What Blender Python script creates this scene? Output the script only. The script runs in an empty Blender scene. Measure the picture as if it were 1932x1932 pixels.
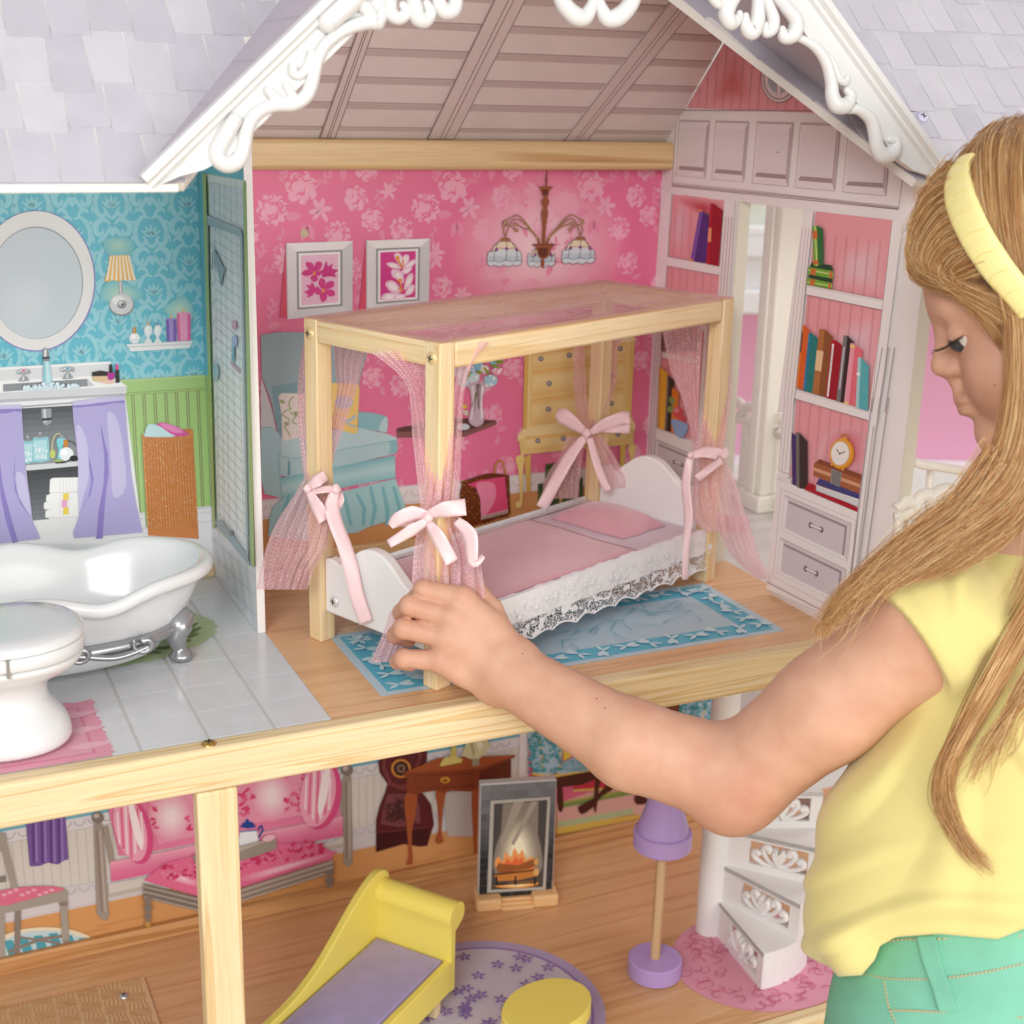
import bpy, bmesh, math, random
import numpy as np
from mathutils import Vector, Matrix
random.seed(7); NPR = np.random.RandomState(7)
S = 0.013                      # metres per modelling unit
scene = bpy.context.scene
COL = scene.collection
# ------------------------------------------------------------------ camera
YAW, PIT, ROL, FPX = math.radians(25.219), math.radians(16.802), math.radians(1.4556), 2622.6
CAM = np.array([-20.9, -66.8, 33.0])
_f = np.array([math.sin(YAW)*math.cos(PIT), math.cos(YAW)*math.cos(PIT), -math.sin(PIT)])
_r0 = np.array([math.cos(YAW), -math.sin(YAW), 0.0]); _u0 = np.cross(_r0, _f)
_r = _r0*math.cos(ROL)+_u0*math.sin(ROL); _u = -_r0*math.sin(ROL)+_u0*math.cos(ROL)
cd = bpy.data.cameras.new('camera'); cam = bpy.data.objects.new('camera', cd); COL.objects.link(cam)
cam.matrix_world = Matrix(((_r[0], _u[0], -_f[0], CAM[0]*S), (_r[1], _u[1], -_f[1], CAM[1]*S), (_r[2], _u[2], -_f[2], CAM[2]*S), (0, 0, 0, 1)))
cd.sensor_width = 36; cd.lens = FPX/1932*36; cd.clip_start = 0.01; cd.clip_end = 50
cd.dof.use_dof = True; cd.dof.focus_distance = 79*S; cd.dof.aperture_fstop = 8.5
scene.camera = cam
# ------------------------------------------------------------------ light
w = bpy.data.worlds.new('World'); scene.world = w; w.use_nodes = True
w.node_tree.nodes['Background'].inputs[0].default_value = (1.0, 0.985, 0.97, 1)
w.node_tree.nodes['Background'].inputs[1].default_value = 0.5
def area(name, loc, target, size, power, col=(1, 1, 1)):
    l = bpy.data.lights.new(name, 'AREA'); l.shape = 'RECTANGLE'; l.size = size[0]*S; l.size_y = size[1]*S; l.energy = power; l.color = col
    o = bpy.data.objects.new(name, l); COL.objects.link(o); o.location = Vector(loc)*S
    o.rotation_euler = (Vector(target)-Vector(loc)).to_track_quat('-Z', 'Y').to_euler(); return o
area('key_softbox', (-85, -120, 85), (8, 8, 8), (60, 60), 24, (1, 0.985, 0.965))
area('fill_softbox', (35, -160, 28), (16, 10, -4), (120, 80), 24, (1, 0.975, 0.94))
area('room_window_light', (135, 30, 90), (120, 110, 20), (60, 60), 14, (1, 1, 1))
scene.view_settings.view_transform = 'Standard'; scene.view_settings.look = 'None'
scene.view_settings.exposure = 0.08; scene.view_settings.gamma = 1.0
scene.render.engine = 'CYCLES'
try:
    scene.cycles.use_denoising = True; scene.cycles.max_bounces = 6; scene.cycles.transparent_max_bounces = 16
    scene.cycles.use_adaptive_sampling = True
except Exception: pass
# ------------------------------------------------------------------ helpers
def ray(u, v): return _f+_r*((u-966)/FPX)-_u*((v-966)/FPX)
def at(u, v, t): return CAM+ray(u, v)*t
def proj(P):
    d = np.asarray(P, float)-CAM; z = d@_f; return 966+FPX*(d@_r)/z, 966-FPX*(d@_u)/z, z
class Plane:
    def __init__(s, p, n): s.p = np.array(p, float); s.n = np.array(n, float)/np.linalg.norm(n)
    def hit(s, u, v, off=0.0):
        d = ray(u, v); t = ((s.p-CAM)@s.n)/(d@s.n); P = CAM+t*d; return P+s.n*off
BACK = Plane((0, 25.6, 0), (0, -1, 0)); RIGHT = Plane((34.4, 0, 0), (-1, 0, 0)); DIVL = Plane((-0.5, 0, 0), (-1, 0, 0))
MID = Plane((0, 0, 0), (0, 0, 1)); LOW = Plane((0, 0, -28), (0, 0, 1))
ROOF = Plane((0, -4.5, 28.85), (0, -1, 1)); CEIL = Plane((0, 25.0, 29.6), (0, -1, -1))
def lin(c): c = c/255.0; return c/12.92 if c <= 0.04045 else ((c+0.055)/1.055)**2.4
def hexc(h): h = h.lstrip('#'); return tuple(lin(int(h[i:i+2], 16)) for i in (0, 2, 4))
_mats = {}
def mat(name, col=None, rough=0.5, bump=0.0, bscale=300, metal=0.0, coat=0.0, sss=0.0, spec=0.5, vary=0.0, vscale=30, sheen=0.0, trans=0.0, alpha=1.0):
    if name in _mats: return _mats[name]
    m = bpy.data.materials.new(name); m.use_nodes = True; nt = m.node_tree; b = nt.nodes['Principled BSDF']
    c = hexc(col) if isinstance(col, str) else col
    b.inputs['Base Color'].default_value = (*c, 1); b.inputs['Roughness'].default_value = rough; b.inputs['Metallic'].default_value = metal
    b.inputs['Specular IOR Level'].default_value = spec; b.inputs['Coat Weight'].default_value = coat; b.inputs['Coat Roughness'].default_value = 0.08
    b.inputs['Alpha'].default_value = alpha
    if sheen: b.inputs['Sheen Weight'].default_value = sheen
    if sss: b.inputs['Subsurface Weight'].default_value = sss; b.inputs['Subsurface Radius'].default_value = (1, .45, .3); b.inputs['Subsurface Scale'].default_value = 0.004
    tc = nt.nodes.new('ShaderNodeTexCoord')
    if vary:
        n = nt.nodes.new('ShaderNodeTexNoise'); n.inputs['Scale'].default_value = vscale; n.inputs['Detail'].default_value = 5; nt.links.new(tc.outputs['Object'], n.inputs['Vector'])
        r = nt.nodes.new('ShaderNodeMapRange'); r.inputs[1].default_value = .25; r.inputs[2].default_value = .75; r.inputs[3].default_value = 1-vary; r.inputs[4].default_value = 1+vary*.4
        nt.links.new(n.outputs[0], r.inputs[0]); h = nt.nodes.new('ShaderNodeMix'); h.data_type = 'RGBA'; h.blend_type = 'MULTIPLY'; h.inputs[0].default_value = 1
        h.inputs[6].default_value = (*c, 1); nt.links.new(r.outputs[0], h.inputs[7]); nt.links.new(h.outputs[2], b.inputs['Base Color'])
    if bump:
        n = nt.nodes.new('ShaderNodeTexNoise'); n.inputs['Scale'].default_value = bscale; n.inputs['Detail'].default_value = 4; nt.links.new(tc.outputs['Object'], n.inputs['Vector'])
        bp = nt.nodes.new('ShaderNodeBump'); bp.inputs['Strength'].default_value = bump; bp.inputs['Distance'].default_value = 0.001; nt.links.new(n.outputs[0], bp.inputs['Height']); nt.links.new(bp.outputs[0], b.inputs['Normal'])
    _mats[name] = m; return m
def ink_material(name='printed_paper', rough=0.42, spec=.35):
    if name in _mats: return _mats[name]
    m = bpy.data.materials.new(name); m.use_nodes = True; nt = m.node_tree; b = nt.nodes['Principled BSDF']
    a = nt.nodes.new('ShaderNodeAttribute'); a.attribute_name = 'ink'; nt.links.new(a.outputs['Color'], b.inputs['Base Color'])
    b.inputs['Roughness'].default_value = rough; b.inputs['Specular IOR Level'].default_value = spec
    tc = nt.nodes.new('ShaderNodeTexCoord'); n = nt.nodes.new('ShaderNodeTexNoise'); n.inputs['Scale'].default_value = 60; n.inputs['Detail'].default_value = 3
    nt.links.new(tc.outputs['Object'], n.inputs['Vector']); r = nt.nodes.new('ShaderNodeMapRange'); r.inputs[3].default_value = rough-.1; r.inputs[4].default_value = rough+.1
    nt.links.new(n.outputs[0], r.inputs[0]); nt.links.new(r.outputs[0], b.inputs['Roughness'])
    _mats[name] = m; return m
INK = ink_material()
def wood_material(name, c1, c2, c3, axis=0, scale=1.0, rough=0.45, contrast=1.0, rotz=0.0):
    """pine: stretched growth rings plus fine fibre along AXIS"""
    if name in _mats: return _mats[name]
    m = bpy.data.materials.new(name); m.use_nodes = True; nt = m.node_tree; b = nt.nodes['Principled BSDF']; L = nt.links.new
    tc = nt.nodes.new('ShaderNodeTexCoord'); rt = nt.nodes.new('ShaderNodeMapping'); rt.inputs['Rotation'].default_value = (0, 0, rotz); L(tc.outputs['Object'], rt.inputs[0])
    mp = nt.nodes.new('ShaderNodeMapping'); L(rt.outputs[0], mp.inputs[0])
    sc = [60*scale]*3; sc[axis] = 1.6*scale; mp.inputs['Scale'].default_value = sc
    n = nt.nodes.new('ShaderNodeTexNoise'); n.inputs['Scale'].default_value = 1.0; n.inputs['Detail'].default_value = 2; n.inputs['Distortion'].default_value = .15; L(mp.outputs[0], n.inputs[0])
    mu = nt.nodes.new('ShaderNodeMath'); mu.operation = 'MULTIPLY'; mu.inputs[1].default_value = 9*contrast; L(n.outputs[0], mu.inputs[0])
    fr = nt.nodes.new('ShaderNodeMath'); fr.operation = 'FRACT'; L(mu.outputs[0], fr.inputs[0])
    rp = nt.nodes.new('ShaderNodeValToRGB'); e = rp.color_ramp.elements
    e[0].position = 0; e[0].color = (*hexc(c1), 1); e[1].position = 1; e[1].color = (*hexc(c1), 1)
    x = rp.color_ramp.elements.new(.62); x.color = (*hexc(c2), 1); x = rp.color_ramp.elements.new(.86); x.color = (*hexc(c3), 1)
    L(fr.outputs[0], rp.inputs[0])
    n2 = nt.nodes.new('ShaderNodeTexNoise'); mp2 = nt.nodes.new('ShaderNodeMapping'); L(rt.outputs[0], mp2.inputs[0]); sc2 = [700]*3; sc2[axis] = 22; mp2.inputs['Scale'].default_value = sc2
    L(mp2.outputs[0], n2.inputs[0]); n2.inputs['Scale'].default_value = 1; n2.inputs['Detail'].default_value = 3
    mr = nt.nodes.new('ShaderNodeMapRange'); mr.inputs[1].default_value = .3; mr.inputs[2].default_value = .7; mr.inputs[3].default_value = .9; mr.inputs[4].default_value = 1.05; L(n2.outputs[0], mr.inputs[0])
    mx = nt.nodes.new('ShaderNodeMix'); mx.data_type = 'RGBA'; mx.blend_type = 'MULTIPLY'; mx.inputs[0].default_value = 1; L(rp.outputs[0], mx.inputs[6]); L(mr.outputs[0], mx.inputs[7])
    L(mx.outputs[2], b.inputs['Base Color']); b.inputs['Roughness'].default_value = rough
    bp = nt.nodes.new('ShaderNodeBump'); bp.inputs['Strength'].default_value = .12; bp.inputs['Distance'].default_value = .0006; L(n2.outputs[0], bp.inputs['Height']); L(bp.outputs[0], b.inputs['Normal'])
    _mats[name] = m; return m
# ---- objects
def tag(o, label=None, cat=None, group=None, kind=None):
    if label: o['label'] = label
    if cat: o['category'] = cat
    if group: o['group'] = group
    if kind: o['kind'] = kind
    return o
def wloc(o):
    p = np.zeros(3)
    while o is not None: p += np.array(o['_o']) if '_o' in o else 0; o = o.parent
    return p
_ORG = {}
def thing(name, loc, label, cat, group=None, kind=None):
    o = bpy.data.objects.new(name, None); COL.objects.link(o); o.empty_display_size = .02
    o.location = Vector([float(x) for x in loc])*S; _ORG[o.name] = np.array(loc, float); return tag(o, label, cat, group, kind)
def mk(name, verts, faces, material, parent=None, smooth=False, origin=None, ink=None, angle=None):
    """one mesh object; VERTS in world modelling units; its origin is the parent's (or ORIGIN)"""
    V = np.asarray(verts, float).reshape(-1, 3)
    porg = _ORG.get(parent.name, np.zeros(3)) if parent is not None else np.zeros(3)
    org = porg if origin is None else np.array(origin, float)
    me = bpy.data.meshes.new(name); me.from_pydata(((V-org)*S).tolist(), [], [list(map(int, f)) for f in faces]); 
    mats = material if isinstance(material, (list, tuple)) else [material]
    for m in mats: me.materials.append(m)
    if ink is not None:
        at_ = me.color_attributes.new('ink', 'FLOAT_COLOR', 'CORNER'); cols = np.ones((len(me.loops), 4), np.float32)
        k = 0
        for f, c in zip(faces, ink):
            cols[k:k+len(f), :3] = c; k += len(f)
        at_.data.foreach_set('color', cols.ravel())
    if smooth: me.polygons.foreach_set('use_smooth', [True]*len(me.polygons))
    me.update()
    if angle is not None:
        me.polygons.foreach_set('use_smooth', [True]*len(me.polygons)); me.set_sharp_from_angle(angle=math.radians(angle))
    o = bpy.data.objects.new(name, me); COL.objects.link(o)
    if parent is not None: o.parent = parent
    o.location = Vector((org-porg))*S; _ORG[o.name] = org; return o
def box_vf(lo, hi):
    x0, y0, z0 = lo; x1, y1, z1 = hi
    return [(x0, y0, z0), (x1, y0, z0), (x1, y1, z0), (x0, y1, z0), (x0, y0, z1), (x1, y0, z1), (x1, y1, z1), (x0, y1, z1)], [(0, 3, 2, 1), (4, 5, 6, 7), (0, 1, 5, 4), (1, 2, 6, 5), (2, 3, 7, 6), (3, 0, 4, 7)]
def bevel(o, w=.08, seg=2):
    m = o.modifiers.new('bevel', 'BEVEL'); m.width = w*S; m.segments = seg; m.limit_method = 'ANGLE'; m.angle_limit = math.radians(40); m.harden_normals = False
    o.data.polygons.foreach_set('use_smooth', [True]*len(o.data.polygons)); o.data.set_sharp_from_angle(angle=math.radians(35)); return o
def box(name, lo, hi, material, parent=None, bw=.08, origin=None):
    v, f = box_vf(lo, hi); o = mk(name, v, f, material, parent, origin=origin); return bevel(o, bw) if bw else o
class Frame:
    """local frame: origin, x/y/z axes"""
    def __init__(s, o, x, y, z=(0, 0, 1)): s.o = np.array(o, float); s.m = np.array([x, y, z], float)
    def __call__(s, P): return s.o+np.asarray(P, float)@s.m
def fbox(name, F, lo, hi, material, parent=None, bw=.08):
    v, f = box_vf(lo, hi); o = mk(name, F(v), f, material, parent); return bevel(o, bw) if bw else o
def prism(pts, axis_a, axis_b, axis_n, o, d):
    """extrude polygon pts (a,b) by d along n"""
    P = [np.array(o)+a*np.array(axis_a)+b*np.array(axis_b) for a, b in pts]; n = len(P); V = P+[p+np.array(axis_n)*d for p in P]
    return V, [tuple(range(n))[::-1], tuple(range(n, 2*n))]+[(i, (i+1) % n, n+(i+1) % n, n+i) for i in range(n)]
def catmull(pts, n=6, closed=False):
    P = np.array(pts, float); N = len(P); out = []
    rng = range(N) if closed else range(N-1)
    for i in rng:
        if closed: p0, p1, p2, p3 = P[(i-1) % N], P[i], P[(i+1) % N], P[(i+2) % N]
        else: p0, p1, p2, p3 = P[max(i-1, 0)], P[i], P[i+1], P[min(i+2, N-1)]
        for k in range(n):
            t = k/n; out.append(.5*((2*p1)+(-p0+p2)*t+(2*p0-5*p1+4*p2-p3)*t*t+(-p0+3*p1-3*p2+p3)*t**3))
    if not closed: out.append(P[-1])
    return np.array(out)
def tube_vf(path, rad, seg=10, closed=False, cap=True, flat=None):
    P = np.array(path, float); n = len(P); R = np.broadcast_to(np.array(rad, float), (n,)) if np.ndim(rad) < 2 else rad
    T = np.gradient(P, axis=0); T /= np.linalg.norm(T, axis=1)[:, None]+1e-9
    a = np.array([0, 0, 1.0]) if abs(T[0][2]) < .9 else np.array([1.0, 0, 0]); V = []
    for i in range(n):
        a = a-T[i]*(a@T[i]); a /= np.linalg.norm(a)+1e-9; b = np.cross(T[i], a)
        for k in range(seg):
            an = 2*math.pi*k/seg; V.append(P[i]+R[i]*(math.cos(an)*a+math.sin(an)*b))
    F = [(i*seg+k, i*seg+(k+1) % seg, (i+1)*seg+(k+1) % seg, (i+1)*seg+k) for i in range(n-1) for k in range(seg)]
    if cap: F += [tuple(range(seg))[::-1], tuple((n-1)*seg+k for k in range(seg))]
    return V, F
def tube(name, path, rad, material, parent=None, seg=10, **k):
    v, f = tube_vf(path, rad, seg, **k); return mk(name, v, f, material, parent, smooth=True)
def lathe_vf(o, prof, seg=32, sx=1, sy=1):
    V = []; F = []
    for r, z in prof:
        for k in range(seg):
            a = 2*math.pi*k/seg; V.append((o[0]+r*sx*math.cos(a), o[1]+r*sy*math.sin(a), o[2]+z))
    n = len(prof); F = [(i*seg+k, i*seg+(k+1) % seg, (i+1)*seg+(k+1) % seg, (i+1)*seg+k) for i in range(n-1) for k in range(seg)]
    F += [tuple(range(seg))[::-1], tuple((n-1)*seg+k for k in range(seg))]
    return V, F
def lathe(name, o, prof, material, parent=None, seg=32, angle=35, **k):
    v, f = lathe_vf(o, prof, seg, **k); return mk(name, v, f, material, parent, angle=angle)
def join_vf(parts):
    V = []; F = []
    for v, f in parts:
        n = len(V); V += [tuple(p) for p in v]; F += [tuple(i+n for i in q) for q in f]
    return V, F
# ---- flat prints: shapes traced as ink polygons lying on a real surface
class Print:
    LAY = 0.0012
    def __init__(s, plane, base=.02): s.pl = plane; s.V = []; s.F = []; s.C = []; s.off = base; s.vx = (0, 0, 1.0)
    def view(s, x0, y0, x1, W): s.vx = (x0, y0, (x1-x0)/W); return s
    def px(s, P): x0, y0, k = s.vx; return [((x0+k*a)*.5551724, (y0+k*b)*.5551724) for a, b in P]
    def raw(s, col, P3):
        n = len(s.V); s.V += [tuple(p) for p in P3]; s.F.append(tuple(range(n, n+len(P3)))); s.C.append(hexc(col) if isinstance(col, str) else col); s.off += s.LAY
    def poly(s, col, pts, sm=0):
        P = catmull(pts, sm, True) if sm else pts
        s.raw(col, [s.pl.hit(u, v, s.off) for u, v in s.px(P)]); return s
    def ell(s, col, c, ru, rv, n=28, rot=0, a0=0, a1=360):
        cr, sr = math.cos(math.radians(rot)), math.sin(math.radians(rot)); pts = []
        m = n if abs(a1-a0) >= 360 else n+1
        for k in range(m):
            a = math.radians(a0+(a1-a0)*k/n); x, y = ru*math.cos(a), rv*math.sin(a); pts.append((c[0]+x*cr-y*sr, c[1]+x*sr+y*cr))
        return s.poly(col, pts)
    def line(s, col, pts, w, sm=0):
        P = np.array(catmull(pts, sm) if sm else pts, float); T = np.gradient(P, axis=0); T /= np.linalg.norm(T, axis=1)[:, None]+1e-9
        W = np.broadcast_to(np.array(w, float), (len(P),)) if np.ndim(w) == 0 else np.interp(np.linspace(0, 1, len(P)), np.linspace(0, 1, len(w)), w)
        N = np.stack([-T[:, 1], T[:, 0]], 1)*W[:, None]*.5
        a, b = s.px(P+N), s.px(P-N); o = s.off
        for i in range(len(P)-1):
            n = len(s.V); q = [a[i], a[i+1], b[i+1], b[i]]; s.V += [tuple(s.pl.hit(u, v, o)) for u, v in q]; s.F.append((n, n+1, n+2, n+3)); s.C.append(hexc(col))
        s.off += s.LAY; return s
    def grad(s, cols, quad, n=16, vert=True):
        """colour steps across a quad (a,b,c,d): from edge a-b to edge d-c"""
        A, B, C_, D = [np.array(q, float) for q in quad]; o = s.off; cs = np.array([hexc(c) for c in cols]); xs = np.linspace(0, 1, len(cols))
        for i in range(n):
            t0, t1 = i/n, (i+1)/n; q = s.px([A+(D-A)*t0, B+(C_-B)*t0, B+(C_-B)*t1, A+(D-A)*t1]); c = [np.interp((i+.5)/n, xs, cs[:, k]) for k in range(3)]
            m = len(s.V); s.V += [tuple(s.pl.hit(u, v, o)) for u, v in q]; s.F.append((m, m+1, m+2, m+3)); s.C.append(c)
        s.off += s.LAY; return s
    def soft(s, c0, c1, pts, n=8, sm=4, p=1.0):
        a, b = np.array(hexc(c0)), np.array(hexc(c1)); P = np.array(pts, float); m = P.mean(0)
        for k in range(n):
            f = k/(n-1); s.poly(tuple(a+(b-a)*f**p), m+(P-m)*(1-.75*f), sm)
        return s
    def build(s, name, parent, material=None, kind=None):
        # faces look along the plane normal
        F = []
        for f in s.F:
            P = np.array([s.V[i] for i in f]); nrm = np.zeros(3)
            for i in range(len(P)): nrm += np.cross(P[i], P[(i+1) % len(P)])
            F.append(f if nrm@s.pl.n > 0 else f[::-1])
        o = mk(name, s.V, F, material or INK, parent, ink=s.C)
        if kind: o['kind'] = kind
        return o
CEIL = Plane((0, 25.0, 30.2), (0, -1, -1))
WHITE = mat('white_painted_board', '#e9e7e4', .45, bump=.05, bscale=400)
WHITE2 = mat('white_plastic', '#f1f0ef', .28, spec=.5, sss=.05)
CREAM = mat('ivory_plastic', '#ece7dc', .35, sss=.08)
PINE = wood_material('pine_wood', '#ecd7ae', '#e8cfa0', '#d9b67e', 0, 1.0, .5, .8)
PINEX = wood_material('pine_beam_wood', '#e6c896', '#dfbd87', '#c08d52', 0, .6, .42, .6)
PINEZ = wood_material('pine_post_wood', '#eddab0', '#e9d1a3', '#dcbb86', 2, 1.0, .5, .6)
FLOORW = wood_material('printed_wood_floor', '#e6b98b', '#e0b081', '#d6a271', 0, .8, .27, .5)
house = thing('dollhouse', (12, 10, -28), 'tall open wooden dollhouse with pink bedroom, blue bathroom and lilac shingle roof', 'dollhouse')
# ---- walls (slabs)
def wallpaper(name, col, grad=None):
    return mat(name, col, .42, spec=.35, vary=.05, vscale=12)
PINKW = wallpaper('pink_wallpaper', '#e0608e'); BLUEW = wallpaper('blue_wallpaper', '#66c1d6'); LIVW = wallpaper('cream_wall_print', '#ddd8d2')
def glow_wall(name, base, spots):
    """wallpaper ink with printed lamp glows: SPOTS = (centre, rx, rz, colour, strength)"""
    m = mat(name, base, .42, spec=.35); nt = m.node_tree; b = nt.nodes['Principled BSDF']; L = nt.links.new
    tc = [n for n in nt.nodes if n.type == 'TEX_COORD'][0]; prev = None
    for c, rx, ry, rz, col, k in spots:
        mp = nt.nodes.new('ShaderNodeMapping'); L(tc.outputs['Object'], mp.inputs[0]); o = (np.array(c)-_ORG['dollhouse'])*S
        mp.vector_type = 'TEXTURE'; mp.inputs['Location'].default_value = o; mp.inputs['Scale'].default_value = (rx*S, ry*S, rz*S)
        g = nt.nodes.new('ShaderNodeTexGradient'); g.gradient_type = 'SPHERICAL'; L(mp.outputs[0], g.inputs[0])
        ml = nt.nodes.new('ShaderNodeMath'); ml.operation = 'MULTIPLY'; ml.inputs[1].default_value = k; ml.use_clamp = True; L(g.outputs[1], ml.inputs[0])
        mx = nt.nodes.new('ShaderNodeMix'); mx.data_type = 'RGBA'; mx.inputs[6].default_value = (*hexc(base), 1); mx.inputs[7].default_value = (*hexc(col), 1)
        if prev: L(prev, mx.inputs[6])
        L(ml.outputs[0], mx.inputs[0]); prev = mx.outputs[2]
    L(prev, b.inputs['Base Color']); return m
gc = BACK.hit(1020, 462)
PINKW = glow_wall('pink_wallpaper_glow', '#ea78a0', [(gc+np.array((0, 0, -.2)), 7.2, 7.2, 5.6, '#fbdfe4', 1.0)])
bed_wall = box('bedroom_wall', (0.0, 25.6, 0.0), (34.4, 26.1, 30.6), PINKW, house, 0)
bath_wall = box('bathroom_wall', (-40, 25.6, 0.0), (-0.5, 26.1, 30.6), BLUEW, house, 0)
div_wall = mk('dividing_wall', *prism([(13.6, 0.02), (25.58, 0.02), (25.58, 30.0), (15.0, 40.5), (13.6, 40.5)], (0, 1, 0), (0, 0, 1), (1, 0, 0), (-0.5, 0, 0), .5), WHITE, house)
low_wall = box('living_room_wall', (-40, 25.6, -28), (41.9, 26.1, -2.4), LIVW, house, 0)
# bookcase wall with a doorway (y 8..15.2)
WY0, WY1, DY0, DY1, DZ = -3.9, 25.58, 7.9, 15.2, 26.2
rw = [((WY0, 0), (DY0, 29.2)), ((DY1, 0), (WY1, 29.2)), ((DY0, DZ), (DY1, 29.2))]
wm = mat('bookcase_wall_print', '#f3eeed', .42, spec=.35, vary=.03, vscale=20)
book_wall = mk('bookcase_wall', *join_vf([
    prism([(WY0, -.02), (DY0, -.02), (DY0, DZ), (DY1, DZ), (DY1, -.02), (WY1, -.02), (WY1, 29.7), (10.8, 44.0), (WY0, 29.2)], (0, 1, 0), (0, 0, 1), (1, 0, 0), (34.4, 0, 0), .9)]), wm, house)
# ivory cut edges of the doorway and of the wall's front
for lo, hi in (((34.38, DY1-.04, 0.0), (35.32, DY1+.0, DZ)), ((34.38, DY0, 0.0), (35.32, DY0+.04, DZ)), ((34.41, WY0-.05, -2.2), (35.29, WY0-.002, 29.2))):
    box('board_edge', lo, hi, mat('raw_board_edge', '#d9d4c4', .7, bump=.3, bscale=500), house, 0)
# ---- floors
bed_floor = box('bedroom_floor', (0.0, 0.0, -.5), (35.4, 25.6, 0.0), FLOORW, house, 0)
bath_floor = box('bathroom_floor', (-40, 0.0, -.5), (0.0, 25.6, -.03), mat('tile_grout_print', '#c9c9c6', .3), house, 0)
low_floor = box('living_room_floor', (-40, -.4, -28.5), (62, 25.6, -28.0), wood_material('printed_lower_floor', '#ddaf82', '#d8a778', '#ce9b69', 0, .7, .27, .5), house, 0)
TILE = mat('floor_tile_print', '#d7dade', .16, spec=.5, vary=.05, vscale=60)
xs = [-31.4+3.53*i for i in range(9)]; ys = [.08+3.47*i for i in range(8)]
me0 = None
for i in range(len(xs)):
    for j in range(len(ys)):
        x0, x1 = xs[i]+.09, min(xs[i]+3.53-.09, -.06); y0, y1 = ys[j]+.03, min(ys[j]+3.47-.03, 25.5)
        if x1 < -26 or y1-y0 < .3: continue
        v, f = box_vf((x0, y0, -.03), (x1, y1, 0.0)); mk('floor_tile', v, f, TILE, bath_floor)
# ---- beams and posts
floor_beam = box('floor_beam', (-40, -1.25, -2.4), (35.4, -.01, .06), PINE, house, .22)
box('baseboard_strip', (-40, 24.95, 0.0), (-.52, 25.58, 1.05), PINE, house, .1)
box('baseboard_strip', (.02, 24.95, 0.0), (34.35, 25.58, 1.05), PINEX, house, .1)
box('baseboard_strip', (-40, 25.0, -28), (41.8, 25.58, -26.75), wood_material('baseboard_wood', '#d9a772', '#cf9a66', '#b9824e', 0, .7, .4, .6), house, .1)
ceil_beam = box('ceiling_beam', (0.02, 24.2, 27.75), (34.75, 25.58, 29.75), PINEX, house, .3)
box('ceiling_beam', (-40, 24.4, 27.9), (-.52, 25.58, 29.75), PINEX, house, .2)
box('corner_post', (-7.75, -1.25, -28), (-5.6, -.1, -2.42), PINEZ, house, .12)
box('lower_floor_beam', (-40, -1.6, -30.4), (62, -.42, -27.95), PINE, house, .2)
def screw(name, P, n, r, m, parent, up=None):
    n = np.array(n, float)/np.linalg.norm(n); a = np.cross(n, (0.3, 1, .2)); a /= np.linalg.norm(a); b = np.cross(n, a); V = []; F = []
    prof = [(1, 0), (.95, .18), (.75, .34), (.4, .44), (.05, .47)]; sg = 16
    for q, h in prof:
        for k in range(sg):
            t = 2*math.pi*k/sg; V.append(np.array(P)+r*(q*(math.cos(t)*a+math.sin(t)*b)+h*n))
    F = [(i*sg+k, i*sg+(k+1) % sg, (i+1)*sg+(k+1) % sg, (i+1)*sg+k) for i in range(len(prof)-1) for k in range(sg)]+[tuple((len(prof)-1)*sg+k for k in range(sg))]
    s = mk(name, V, F, m, parent, smooth=True)
    # cross slot, as thin dark bars sunk in the dome
    dk = mat('screw_slot', '#3a3226', .6)
    for c, d in ((a, b), (b, a)):
        P0 = np.array(P)+r*n*.30; vs = [P0+r*(x*c*.5+y*d*.1+z*n*.19) for x, y, z in ((-1, -1, 0), (1, -1, 0), (1, 1, 0), (-1, 1, 0), (-1, -1, 1), (1, -1, 1), (1, 1, 1), (-1, 1, 1))]
        mk('slot', vs, box_vf((0, 0, 0), (1, 1, 1))[1], dk, s)
    return s
BRASS = mat('brass', '#c9a45c', .3, metal=.9); STEEL = mat('screw_steel', '#c8c8c8', .3, metal=.8)
p = MID.hit(396, 1409); screw('screw', (p[0], -.62, .03), (0, 0, 1), .42, BRASS, house)
# ---- ceiling under the back roof slope
CB = mat('ceiling_groove_print', '#b5a09e', .5)
def plane_box(name, pl, quad, th, m, parent, inward=False):
    """slab on a plane from four world points, thickness TH along the normal"""
    n = pl.n*th; P = [np.array(q, float) for q in quad]; V = P+[q+n for q in P]
    f = [(3, 2, 1, 0), (4, 5, 6, 7)]+[(i, (i+1) % 4, 4+(i+1) % 4, 4+i) for i in range(4)]
    nr = np.cross(P[1]-P[0], P[2]-P[0])
    if nr@pl.n < 0: f = [q[::-1] for q in f]
    return mk(name, V, f, m, parent)
def cpt(x, s, off=0): return np.array((x, 25.0-s, 30.2+s))+CEIL.n*off
ceil_panel = plane_box('ceiling_panel', CEIL, [cpt(-.4, -.6), cpt(34.4, -.6), cpt(34.4, 14), cpt(-.4, 14)], -.4, CB, house)
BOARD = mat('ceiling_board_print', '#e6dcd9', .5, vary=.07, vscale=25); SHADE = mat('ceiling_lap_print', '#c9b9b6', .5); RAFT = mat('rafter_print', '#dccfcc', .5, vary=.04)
_cl = [CEIL.hit(*Print(CEIL).view(1000, 0, 2400, 1932).px([q])[0]) for q in ((1000, 605), (1000, 495), (1000, 380), (1000, 250), (1000, 120))]
lines = sorted([25.0-q[1] for q in _cl]); d = (lines[-1]-lines[0])/4; lines = [lines[0]-d]+lines+[lines[-1]+d*i for i in range(1, 6)]
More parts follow.
